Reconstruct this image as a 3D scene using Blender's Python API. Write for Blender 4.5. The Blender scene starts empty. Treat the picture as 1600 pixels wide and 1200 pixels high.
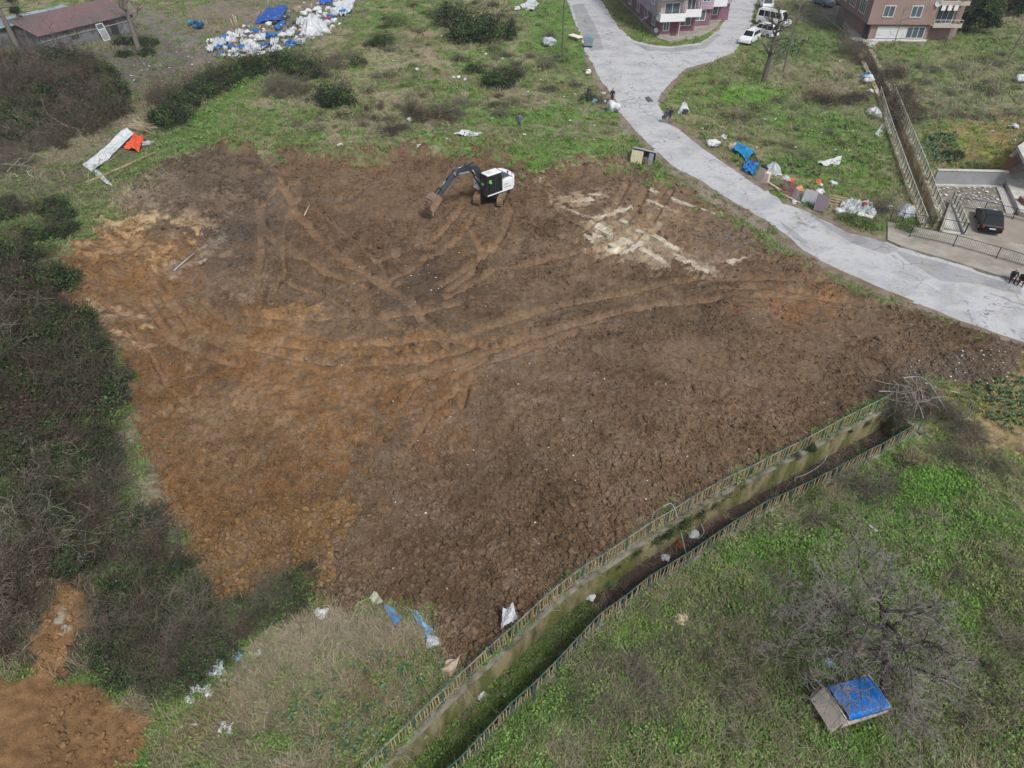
import bpy, bmesh, math, random
import numpy as np
from mathutils import Vector, Matrix, Euler
SC = bpy.context.scene
COL = SC.collection
R = math.radians

# ---------------------------------------------------------------- camera
FPX, CAMH, PITCH = 1120.0, 30.0, R(40)          # focal length in photo pixels (1600 wide), height, pitch
cam = bpy.data.cameras.new('camera'); camo = bpy.data.objects.new('camera', cam); COL.objects.link(camo)
cam.sensor_width = 36.0; cam.lens = 36.0 * FPX / 1600.0; cam.clip_end = 6000; cam.clip_start = 0.5
camo.location = (0, 0, CAMH); camo.rotation_euler = (R(90) - PITCH, 0, 0)
SC.camera = camo

# ---------------------------------------------------------------- sky, sun, exposure (soft overcast daylight)
SUN_EL, SUN_AZ = R(52), R(150)                   # azimuth clockwise from +Y: behind the camera, to its right
w = bpy.data.worlds.new('World'); SC.world = w; w.use_nodes = True
wt = w.node_tree; bg = wt.nodes['Background']
sky = wt.nodes.new('ShaderNodeTexSky'); sky.sky_type = 'NISHITA'; sky.sun_disc = False
sky.sun_elevation = SUN_EL; sky.sun_rotation = SUN_AZ; sky.air_density = 1.0; sky.dust_density = 3.0; sky.ozone_density = 1.0
hs = wt.nodes.new('ShaderNodeHueSaturation'); hs.inputs['Saturation'].default_value = 0.48
wt.links.new(sky.outputs[0], hs.inputs['Color']); wt.links.new(hs.outputs[0], bg.inputs[0]); bg.inputs[1].default_value = 0.08
sl = bpy.data.lights.new('sun', 'SUN'); sl.energy = 1.5; sl.angle = R(10); sl.color = (1.0, 0.98, 0.955)
so = bpy.data.objects.new('sun', sl); COL.objects.link(so)
sd = Vector((math.sin(SUN_AZ) * math.cos(SUN_EL), math.cos(SUN_AZ) * math.cos(SUN_EL), math.sin(SUN_EL)))
so.rotation_euler = (-sd).to_track_quat('-Z', 'Y').to_euler(); so.location = (0, 0, 60)
vs = SC.view_settings; vs.view_transform = 'Standard'; vs.look = 'None'; vs.gamma = 1.0; vs.use_curve_mapping = False
vs.exposure = 0.98
SC.cycles.use_adaptive_sampling = True; SC.cycles.adaptive_threshold = .02; SC.cycles.max_bounces = 4; SC.cycles.diffuse_bounces = 2; SC.cycles.glossy_bounces = 2; SC.cycles.transparent_max_bounces = 4; SC.cycles.volume_bounces = 0

# ---------------------------------------------------------------- small helpers
def lin(c):
    c = np.asarray(c, float) / 255.0
    return np.where(c <= .04045, c / 12.92, ((c + .055) / 1.055) ** 2.4)
KEXP = 1.22                                       # picture value of a flat surface per unit of base colour
def alb(r, g, b): return tuple(np.clip(lin((r, g, b)) / KEXP, 0, .85))
def ray(x, y):
    u, v = (x - 800) / FPX, (y - 600) / FPX
    return np.array([u, math.cos(PITCH) - v * math.sin(PITCH), -math.sin(PITCH) - v * math.cos(PITCH)])
def G(x, y, z=0.0):                               # point of the plane z seen at photo pixel (x, y)
    d = ray(x, y); t = (z - CAMH) / d[2]
    return Vector((d[0] * t, d[1] * t, z))
def to_px(X, Y, Z):
    zz = Y * math.cos(PITCH) + (CAMH - Z) * math.sin(PITCH); up = Y * math.sin(PITCH) - (CAMH - Z) * math.cos(PITCH)
    return 800 + FPX * X / zz, 600 - FPX * up / zz
def sstep(a, b, x):
    t = np.clip((x - a) / (b - a), 0, 1); return t * t * (3 - 2 * t)
def _h(ix, iy, s):
    n = (ix.astype(np.int64) * 374761393 + iy.astype(np.int64) * 668265263 + s * 1274126177) & 0xffffffff
    n = ((n ^ (n >> 13)) * 1274126177) & 0xffffffff
    return ((n ^ (n >> 16)) & 0xffff) / 65535.0
def vnoise(x, y, s=0):
    x = np.asarray(x, float); y = np.asarray(y, float)
    ix, iy = np.floor(x), np.floor(y); fx, fy = x - ix, y - iy
    fx = fx * fx * (3 - 2 * fx); fy = fy * fy * (3 - 2 * fy); ix = ix.astype(np.int64); iy = iy.astype(np.int64)
    a, b, c, d = _h(ix, iy, s), _h(ix + 1, iy, s), _h(ix, iy + 1, s), _h(ix + 1, iy + 1, s)
    return (a * (1 - fx) + b * fx) * (1 - fy) + (c * (1 - fx) + d * fx) * fy
def fbm(x, y, s=0, o=4):
    r = 0; a = .5; t = 0
    for i in range(o):
        r = r + a * vnoise(x * 2 ** i + 17.3 * i, y * 2 ** i - 9.1 * i, s + i); t += a; a *= .5
    return r / t
def in_poly(x, y, poly):
    r = np.zeros(x.shape, bool); n = len(poly)
    for i in range(n):
        x0, y0 = poly[i]; x1, y1 = poly[(i + 1) % n]
        c = ((y0 > y) != (y1 > y)) & (x < (x1 - x0) * (y - y0) / ((y1 - y0) or 1e-9) + x0); r ^= c
    return r
def line_dist(x, y, pts, closed=False):
    d = np.full(x.shape, 1e9); n = len(pts)
    for i in range(n if closed else n - 1):
        x0, y0 = pts[i]; x1, y1 = pts[(i + 1) % n]; dx, dy = x1 - x0, y1 - y0
        t = np.clip(((x - x0) * dx + (y - y0) * dy) / (dx * dx + dy * dy + 1e-9), 0, 1)
        d = np.minimum(d, (x - x0 - t * dx) ** 2 + (y - y0 - t * dy) ** 2)
    return np.sqrt(d)
def sdist(x, y, poly):                            # > 0 inside
    d = line_dist(x, y, poly, True); return np.where(in_poly(x, y, poly), d, -d)

# ---------------------------------------------------------------- materials
MATS = {}
def mat(name, col, rough=.8, var=.15, scale=6., bump=.0, metal=0., spec=.3, var2=None, vscale=1.2, coat=0., alpha_rand=.0, emit=None):
    """plain surface: base colour with two scales of noise, optional second colour in patches, bump, per-object tone"""
    if name in MATS: return MATS[name]
    m = bpy.data.materials.new(name); m.use_nodes = True; MATS[name] = m
    t = m.node_tree; N = t.nodes; b = N['Principled BSDF']; L = t.links
    b.inputs['Roughness'].default_value = rough; b.inputs['Metallic'].default_value = metal; b.inputs['Specular IOR Level'].default_value = spec
    if coat: b.inputs['Coat Weight'].default_value = coat
    tc = N.new('ShaderNodeTexCoord'); n1 = N.new('ShaderNodeTexNoise'); n1.inputs['Scale'].default_value = scale; n1.inputs['Detail'].default_value = 6
    L.new(tc.outputs['Object'], n1.inputs['Vector'])
    mp = N.new('ShaderNodeMapRange'); mp.inputs[1].default_value = .25; mp.inputs[2].default_value = .75; mp.inputs[3].default_value = 1 - var; mp.inputs[4].default_value = 1 + var
    L.new(n1.outputs[0], mp.inputs[0])
    base = N.new('ShaderNodeRGB'); base.outputs[0].default_value = (*col, 1); src = base.outputs[0]
    if var2 is not None:
        n2 = N.new('ShaderNodeTexNoise'); n2.inputs['Scale'].default_value = vscale; n2.inputs['Detail'].default_value = 5; L.new(tc.outputs['Object'], n2.inputs['Vector'])
        r2 = N.new('ShaderNodeMapRange'); r2.inputs[1].default_value = .45; r2.inputs[2].default_value = .62; L.new(n2.outputs[0], r2.inputs[0])
        mx = N.new('ShaderNodeMix'); mx.data_type = 'RGBA'; L.new(r2.outputs[0], mx.inputs[0]); L.new(src, mx.inputs[6]); mx.inputs[7].default_value = (*var2, 1); src = mx.outputs[2]
    vm = N.new('ShaderNodeVectorMath'); vm.operation = 'SCALE'; L.new(src, vm.inputs[0]); L.new(mp.outputs[0], vm.inputs[3]); src = vm.outputs[0]
    if alpha_rand:
        oi = N.new('ShaderNodeObjectInfo'); r3 = N.new('ShaderNodeMapRange'); r3.inputs[3].default_value = 1 - alpha_rand; r3.inputs[4].default_value = 1 + alpha_rand
        L.new(oi.outputs['Random'], r3.inputs[0]); v2 = N.new('ShaderNodeVectorMath'); v2.operation = 'SCALE'; L.new(src, v2.inputs[0]); L.new(r3.outputs[0], v2.inputs[3]); src = v2.outputs[0]
    L.new(src, b.inputs['Base Color'])
    if bump:
        bp = N.new('ShaderNodeBump'); bp.inputs['Strength'].default_value = min(1, bump); bp.inputs['Distance'].default_value = .03
        n3 = N.new('ShaderNodeTexNoise'); n3.inputs['Scale'].default_value = scale * 2.5; n3.inputs['Detail'].default_value = 5; L.new(tc.outputs['Object'], n3.inputs['Vector'])
        L.new(n3.outputs[0], bp.inputs['Height']); L.new(bp.outputs[0], b.inputs['Normal'])
    if emit: b.inputs['Emission Color'].default_value = (*emit[:3], 1); b.inputs['Emission Strength'].default_value = emit[3]
    return m
def attr_mat(name, attr='col', atype='GEOMETRY', rough=.9, fine=(5., 30.), fvar=(.25, .25), bump=.4, bscale=14., spec=.15, transl=0., bdist=.05):
    """surface whose base colour comes from a colour attribute, with two scales of noise on top"""
    m = bpy.data.materials.new(name); m.use_nodes = True; MATS[name] = m
    t = m.node_tree; N = t.nodes; b = N['Principled BSDF']; L = t.links
    b.inputs['Roughness'].default_value = rough; b.inputs['Specular IOR Level'].default_value = spec
    a = N.new('ShaderNodeAttribute'); a.attribute_name = attr; a.attribute_type = atype; src = a.outputs['Color']
    tc = N.new('ShaderNodeTexCoord')
    for s, v in zip(fine, fvar):
        n = N.new('ShaderNodeTexNoise'); n.inputs['Scale'].default_value = s; n.inputs['Detail'].default_value = 4; L.new(tc.outputs['Object'], n.inputs['Vector'])
        mp = N.new('ShaderNodeMapRange'); mp.inputs[1].default_value = .3; mp.inputs[2].default_value = .7; mp.inputs[3].default_value = 1 - v; mp.inputs[4].default_value = 1 + v; L.new(n.outputs[0], mp.inputs[0])
        vm = N.new('ShaderNodeVectorMath'); vm.operation = 'SCALE'; L.new(src, vm.inputs[0]); L.new(mp.outputs[0], vm.inputs[3]); src = vm.outputs[0]
    L.new(src, b.inputs['Base Color'])
    if bump:
        bp = N.new('ShaderNodeBump'); bp.inputs['Strength'].default_value = bump; bp.inputs['Distance'].default_value = bdist
        n3 = N.new('ShaderNodeTexNoise'); n3.inputs['Scale'].default_value = bscale; n3.inputs['Detail'].default_value = 5; L.new(tc.outputs['Object'], n3.inputs['Vector'])
        L.new(n3.outputs[0], bp.inputs['Height']); L.new(bp.outputs[0], b.inputs['Normal'])
    if transl:
        b.inputs['Transmission Weight'].default_value = 0
        td = N.new('ShaderNodeBsdfTranslucent'); L.new(src, td.inputs[0]); ms = N.new('ShaderNodeMixShader'); ms.inputs[0].default_value = transl
        L.new(b.outputs[0], ms.inputs[1]); L.new(td.outputs[0], ms.inputs[2]); L.new(ms.outputs[0], N['Material Output'].inputs[0])
    return m

# ---------------------------------------------------------------- mesh building
class MB:
    def __init__(s): s.v = []; s.f = []; s.m = []
    def add(s, vs_, fs, mi=0):
        o = len(s.v); s.v += [tuple(p) for p in vs_]; s.f += [tuple(i + o for i in f) for f in fs]; s.m += [mi] * len(fs); return s
    def box(s, c, d, rz=0., mi=0, rot=None, taper=1.):
        hx, hy, hz = d[0] / 2, d[1] / 2, d[2] / 2; M = rot if rot is not None else Matrix.Rotation(rz, 3, 'Z'); c = Vector(c)
        P = [c + M @ Vector((x * hx * (taper if z > 0 else 1), y * hy * (taper if z > 0 else 1), z * hz)) for z in (-1, 1) for x, y in ((-1, -1), (1, -1), (1, 1), (-1, 1))]
        return s.add(P, [(3, 2, 1, 0), (4, 5, 6, 7), (0, 1, 5, 4), (1, 2, 6, 5), (2, 3, 7, 6), (3, 0, 4, 7)], mi)
    def bar(s, a, b, wd, ht=None, mi=0, up=(0, 0, 1)):
        a, b = Vector(a), Vector(b); ht = ht or wd; d = b - a; L_ = d.length
        if L_ < 1e-6: return s
        x = d / L_; u = Vector(up)
        if abs(x.dot(u)) > .98: u = Vector((0, 1, 0))
        y = u.cross(x).normalized(); z = x.cross(y); return s.box((a + b) / 2, (L_, wd, ht), rot=Matrix((x, y, z)).transposed(), mi=mi)
    def tube(s, pts, rad, n=6, mi=0, cap=True, close=False):
        pts = [Vector(p) for p in pts]; k = len(pts)
        if not hasattr(rad, '__len__'): rad = [rad] * k
        o = len(s.v); prev = None
        for i, p in enumerate(pts):
            t = (pts[min(i + 1, k - 1)] - pts[max(i - 1, 0)])
            t = t.normalized() if t.length > 1e-9 else Vector((0, 0, 1))
            if prev is None: u = t.orthogonal().normalized()
            else:
                u = prev - t * prev.dot(t); u = u.normalized() if u.length > 1e-6 else t.orthogonal().normalized()
            prev = u; w_ = t.cross(u)
            for j in range(n):
                a = 2 * math.pi * j / n; s.v.append(tuple(p + (u * math.cos(a) + w_ * math.sin(a)) * rad[i]))
        for i in range(k - 1):
            for j in range(n): s.f.append((o + i * n + j, o + i * n + (j + 1) % n, o + (i + 1) * n + (j + 1) % n, o + (i + 1) * n + j)); s.m.append(mi)
        if cap:
            s.f.append(tuple(o + j for j in range(n))[::-1]); s.m.append(mi); s.f.append(tuple(o + (k - 1) * n + j for j in range(n))); s.m.append(mi)
        return s
    def prism(s, poly, z0, z1, mi=0):
        n = len(poly); return s.add([(p[0], p[1], z0) for p in poly] + [(p[0], p[1], z1) for p in poly],
            [tuple(range(n))[::-1], tuple(range(n, 2 * n))] + [(i, (i + 1) % n, n + (i + 1) % n, n + i) for i in range(n)], mi)
    def slab(s, prof, y0, y1, mi=0):                # side profile (x, z) extruded along y
        n = len(prof); return s.add([(p[0], y0, p[1]) for p in prof] + [(p[0], y1, p[1]) for p in prof],
            [tuple(range(n)), tuple(range(n, 2 * n))[::-1]] + [((i + 1) % n, i, n + i, n + (i + 1) % n) for i in range(n)], mi)
    def cyl(s, a, b, r, n=12, mi=0, r2=None): return s.tube([a, b], [r, r if r2 is None else r2], n, mi)
    def grid(s, P, nu, nv, mi=0):
        return s.add(P, [(j * nu + i, j * nu + i + 1, (j + 1) * nu + i + 1, (j + 1) * nu + i) for j in range(nv - 1) for i in range(nu - 1)], mi)
    def blob(s, c, r, seed=0, sub=2, amp=.2, freq=2., mi=0, flat=None):
        bm = bmesh.new(); bmesh.ops.create_icosphere(bm, subdivisions=sub, radius=1); rs = np.random.RandomState(seed); ph = rs.rand(6, 3) * 6; fr = (rs.rand(6, 3) - .5) * 2 * freq
        for v in bm.verts:
            p = v.co.copy(); k = 1 + amp * sum(math.sin(fr[q][0] * p.x * 2 + ph[q][0] + fr[q][1] * p.y * 2 + fr[q][2] * p.z * 2) for q in range(6)) / 2.2
            v.co = Vector((p.x * r[0] * k, p.y * r[1] * k, p.z * r[2] * k))
            if flat is not None and v.co.z < flat: v.co.z = flat + (v.co.z - flat) * .12
            v.co += Vector(c)
        bm.verts.index_update(); s.add([v.co for v in bm.verts], [[v.index for v in f.verts] for f in bm.faces], mi); bm.free(); return s
    def mesh(s, name, mats, smooth=False):
        me = bpy.data.meshes.new(name); me.from_pydata(s.v, [], s.f)
        mats = mats if isinstance(mats, (list, tuple)) else [mats]
        for m in mats: me.materials.append(m)
        if len(mats) > 1: me.polygons.foreach_set('material_index', np.array(s.m, np.int32))
        if smooth: me.polygons.foreach_set('use_smooth', np.ones(len(s.f), bool))
        me.update(); return me
    def build(s, name, mats, parent=None, smooth=False, loc=(0, 0, 0), rz=0., bev=0.):
        me = s.mesh(name, mats, smooth)
        return link(name, me, parent, loc, rz, bev)
def link(name, me, parent=None, loc=(0, 0, 0), rz=0., bev=0.):
    o = bpy.data.objects.new(name, me); COL.objects.link(o); o.location = loc; o.rotation_euler = (0, 0, rz)
    if parent is not None: o.parent = parent
    if bev:
        b = o.modifiers.new('bevel', 'BEVEL'); b.width = bev; b.segments = 2; b.limit_method = 'ANGLE'
    return o
def tag(o, label=None, cat=None, group=None, kind=None):
    for k, v in (('label', label), ('category', cat), ('group', group), ('kind', kind)):
        if v: o[k] = v
    return o
def thing(name, label, cat, loc=(0, 0, 0), rz=0., group=None):
    o = bpy.data.objects.new(name, None); COL.objects.link(o); o.location = loc; o.rotation_euler = (0, 0, rz); o.empty_display_size = .3
    return tag(o, label, cat, group)
def copy_tree(o, parent=None):
    c = o.copy(); COL.objects.link(c)
    if parent is not None: c.parent = parent
    for ch in list(o.children): copy_tree(ch, c)
    return c
def text_mesh(s_, size):
    cu = bpy.data.curves.new('lettering', 'FONT'); cu.body = s_; cu.size = size; cu.extrude = .004; cu.resolution_u = 2
    o = bpy.data.objects.new('lettering', cu); COL.objects.link(o); bpy.context.view_layer.update()
    me = bpy.data.meshes.new_from_object(o.evaluated_get(bpy.context.evaluated_depsgraph_get())); bpy.data.objects.remove(o); return me
# ---------------------------------------------------------------- plan of the place, traced as photo pixels on the ground plane
SOIL = [(345,218),(372,222),(410,243),(447,228),(490,243),(560,246),(600,232),(640,228),(690,235),(740,240),(790,232),(825,250),(815,275),(835,290),(850,278),(870,262),(905,250),(960,255),(1010,265),(1040,278),(1075,295),(1130,330),(1170,358),(1230,395),(1300,432),(1380,465),(1480,503),(1560,532),(1592,550),(1590,575),(1560,600),(1500,605),(1440,588),(1405,604),(1370,624),
 (1290,672),(1200,717),(1100,770),(1016,820),(945,868),(876,915),(806,978),(769,1010),(742,1034),(715,1022),(690,1000),(660,960),(620,945),(575,940),(540,942),(500,925),(470,905),(430,910),(380,930),(345,940),(320,910),(300,870),(280,820),(260,780),(240,720),(215,660),(200,600),(180,560),(150,520),(110,480),(95,440),(105,400),(135,370),(180,345),(200,330),(195,310),(215,285),(260,262),(300,250),(320,235)]
ROAD = [(880,-12),(885,0),(905,50),(915,85),(935,125),(955,150),(970,180),(987,202),(1020,232),(1050,260),(1100,287),(1150,320),(1200,347),(1250,390),(1300,418),(1350,441),(1425,472),(1500,502),(1600,538),(1760,590),
 (1760,505),(1600,444),(1560,434),(1480,407),(1405,386),(1385,378),(1325,362),(1262,330),(1225,317),(1200,299),(1150,265),(1100,232),(1065,203),(1040,190),(1031,165),(1034,148),(1050,130),(1075,107),(1112,97),(1145,82),(1156,70),(1172,42),(1180,8),(1188,-12),(1130,-12),(1132,0),(1137,27),(1122,47),(1095,67),(1050,73),(1020,71),(990,63),(970,47),(952,22),(940,0),(934,-12)]
RAIL_L = [(520,1250),(566,1200),(600,1167),(646,1122),(690,1080),(731,1042),(769,1007),(806,975),(841,942),(876,912),(912,885),(945,865),(981,841),(1016,817),(1046,800),(1079,779),(1111,760),(1145,742),(1174,729),(1200,715),(1232,699),(1261,685),(1290,669),(1317,654),(1345,640),(1375,625),(1396,613)]
RAIL_R = [(655,1250),(700,1200),(719,1184),(760,1140),(800,1097),(834,1068),(872,1030),(906,993),(937,960),(976,932),(1017,899),(1077,863),(1110,840),(1144,817),(1200,782),(1239,765),(1270,750),(1315,727),(1360,702),(1385,690),(1410,675),(1442,657)]
WALLTOP = .05; FENCEH = .95; DEPTH_A, DEPTH_B = 1.7, .7
def wl(pts, z=0.): return [(G(x, y, z).x, G(x, y, z).y) for x, y in pts]
CHL = wl(RAIL_L, WALLTOP + FENCEH); CHR = wl(RAIL_R, WALLTOP + FENCEH)
CHA = CHL + CHR[::-1]
DBL = wl([(1443,358),(1421,299),(1390,209),(1372,150),(1342,85)]); DBR = wl([(1470,345),(1437,256),(1415,202),(1393,146),(1360,80)])
CHB = DBL + DBR[::-1]
SOILW = wl(SOIL); ROADW = wl(ROAD)
FLAT = [wl([(960,-30),(960,60),(1030,75),(1120,60),(1150,20),(1150,-30)]), wl([(1320,-30),(1330,70),(1500,80),(1520,-30)]), wl([(1380,335),(1440,300),(1450,255),(1600,200),(1800,240),(1800,480),(1600,470)]), wl([(-80,130),(-80,-20),(330,-20),(330,20),(200,90)])]

PAVED = [wl(q) for q in ([(1386,349),(1412,353),(1450,361),(1503,369),(1530,372),(1600,385),(1680,400),(1680,474),(1600,444),(1565,434),(1480,407),(1409,387),(1386,377)], [(1499,329),(1512,321),(1600,341),(1700,362),(1700,403),(1600,384),(1530,371),(1504,367)], [(975,0),(1000,33),(1029,61),(1048,66),(1090,60),(1116,46),(1130,28),(1128,-10),(968,-10)], [(1316,40),(1330,62),(1345,72),(1362,75),(1372,66),(1352,50),(1345,0),(1325,5)], [(1452,288),(1560,291),(1575,330),(1500,320),(1470,335)])]
def H0(X, Y):
    X = np.asarray(X, float); Y = np.asarray(Y, float); U, V = to_px(X, Y, 0.)
    near = (Y > -20) & (Y < 200) & (abs(X) < 150)
    ds = sdist(X, Y, SOILW); dr = sdist(X, Y, ROADW)
    h = .9 * (fbm(X / 11, Y / 11, 3) - .5) + .5 * (fbm(X / 3.1, Y / 3.1, 8, 3) - .5)
    h = h * sstep(-.5, -5, dr)
    for p in FLAT: h = h * sstep(0, -4, sdist(X, Y, p))
    # rise under the thicket beside the plot
    bank = sstep(200, 20, U + 40 * (fbm(X / 6, Y / 6, 31) - .5)) * sstep(330, 470, V)
    h = h + 2.0 * bank
    cut = sstep(150, 80, U - .25 * (V - 900)) * sstep(985, 930, V) * sstep(830, 900, V); h = h + .7 * cut
    # ridges of pushed-up soil along the far edge
    for pts, wd, ht in (([(350,232),(420,245),(470,246),(560,252),(640,240),(740,250),(805,250)], 1.6, .9), ([(880,262),(950,268),(1010,280)], 1.6, .6), ([(1060,300),(1170,370),(1290,440),(1400,482),(1540,535)], .8, .25), ([(330,300),(300,360),(240,400)], 2.5, .5), ([(130,400),(150,470),(190,540)], 2, .4)):
        h = h + ht * np.exp(-(line_dist(X, Y, wl(pts)) / wd) ** 2) * (.55 + .9 * fbm(X / 1.6, Y / 1.6, 5, 3))
    h = np.where(near, h, 0)
    h = h * (1 - sstep(-.1, -1.4, -np.abs(sdist(X, Y, CHA)) * 1.) * 0) * sstep(.0, 1.6, np.maximum(0, -sdist(X, Y, CHA)))
    h = np.where(dr > -.6, np.minimum(h, 0) - .05 * sstep(-.6, .2, dr), h)
    a = sdist(X, Y, CHA); h = h - DEPTH_A * sstep(.02, .22, a)
    b = sdist(X, Y, CHB); h = np.where(b > -.6, h * sstep(-.1, -.6, b), h) - DEPTH_B * sstep(.0, .3, b)
    return h
def P(x, y, up=0.):                               # point of the terrain seen at photo pixel (x, y)
    z = 0.
    for _ in range(12): q = G(x, y, z); z = .5 * z + .5 * HZ(q.x, q.y)
    q = G(x, y, z); return Vector((q.x, q.y, z + up))
def cellof(X, Y):
    r = np.clip(np.searchsorted(YR, Y) - 1, 0, nr - 2); s = X / (17.5 + .56 * np.clip(Y, 0, 400)); c = np.clip(np.searchsorted(S, s) - 1, 0, nc - 2)
    return r, c, np.clip((Y - YR[r]) / (YR[r + 1] - YR[r]), 0, 1), np.clip((s - S[c]) / (S[c + 1] - S[c]), 0, 1)
def interp(A, X, Y):
    r, c, fy, fx = cellof(X, Y); return (A[r, c] * (1 - fx) + A[r, c + 1] * fx) * (1 - fy) + (A[r + 1, c] * (1 - fx) + A[r + 1, c + 1] * fx) * fy
def HZ(x, y): return float(interp(GZ0, np.array([float(x)]), np.array([float(y)]))[0])

TRACKS = [([(1480,472),(1380,458),(1280,440),(1150,440),(1090,440),(1000,458),(900,480),(800,507),(720,530),(600,540),(470,545),(380,540),(310,510),(270,480),(240,440)],.42),
 ([(1500,490),(1390,478),(1270,466),(1150,466),(1060,476),(960,495),(850,527),(740,560),(640,592)],.42),
 ([(1060,287),(1035,302),(1030,330),(990,365),(940,395),(860,410),(780,425),(700,470)],.4),([(1010,292),(1000,320),(985,345),(940,370),(900,383)],.4),
 ([(1290,438),(1180,425),(1110,405),(1040,380),(1000,340)],.4),([(1100,440),(1030,420),(960,380),(900,350),(860,320)],.3),
 ([(745,335),(705,385),(665,410),(600,440)],.42),([(722,325),(690,362),(630,395),(570,415)],.42),([(735,360),(755,395),(740,430),(700,460)],.35),
 ([(400,312),(410,350),(450,392),(520,432),(575,455)],.45),([(440,285),(465,330),(520,390),(580,430),(640,470),(660,500),(700,530)],.45),([(405,335),(408,385),(400,435)],.4),([(440,380),(445,430),(425,460)],.35),
 ([(228,470),(262,520),(300,550),(380,575)],.42),([(250,452),(300,500),(350,530),(440,540)],.42),([(320,470),(350,500),(430,515)],.4),([(560,480),(620,515),(690,530),(760,545)],.4),
 ([(470,310),(450,335),(440,370),(480,410),(560,440),(620,445)],.4),([(690,600),(720,580),(760,560)],.35),([(640,700),(680,640),(740,590)],.3),
 ([(620,560),(700,575),(790,560),(900,525)],.32),([(300,470),(380,490),(470,500),(560,500),(650,495),(720,480)],.34),([(330,520),(440,560),(560,575),(680,560),(740,545)],.34),([(560,380),(600,420),(600,450),(560,480)],.32),([(380,420),(440,440),(520,470),(560,500)],.34),([(500,330),(560,380),(640,410),(700,400)],.34),([(980,290),(960,330),(900,370),(840,395)],.36),([(1050,300),(1020,345),(990,380),(960,400),(900,420)],.36),([(1210,410),(1120,395),(1050,370),(990,330)],.34),([(1370,480),(1280,462),(1200,452),(1120,455)],.34),([(210,520),(240,560),(260,600),(300,640)],.36),([(620,640),(650,600),(700,580),(730,600),(720,640),(680,660)],.34),([(470,290),(430,300),(405,330),(420,370),(470,410)],.36),([(780,300),(800,330),(790,370),(740,420),(690,450)],.34)]
TRACKS_W = [(wl(p), wd * .68) for p, wd in TRACKS]
for p, wd in TRACKS[10:12] + TRACKS[14:15]: TRACKS_W.append((wl([(x + 3, y + 13 + 4 * math.sin(x * .02)) for x, y in p]), wd * .5))
c_ = alb
BROWN, DKBROWN, ORANGE, GREYSOIL, TAN, TRACK = c_(112,92,73), c_(90,74,60), c_(130,96,61), c_(94,82,72), c_(166,140,112), c_(142,116,90)
GREEN, OLIVE, BRIGHT, DRY, EARTH, DKEARTH, PALE = c_(84,112,52), c_(96,102,66), c_(94,124,54), c_(136,124,100), c_(112,96,76), c_(82,74,68), c_(205,196,178)
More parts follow.
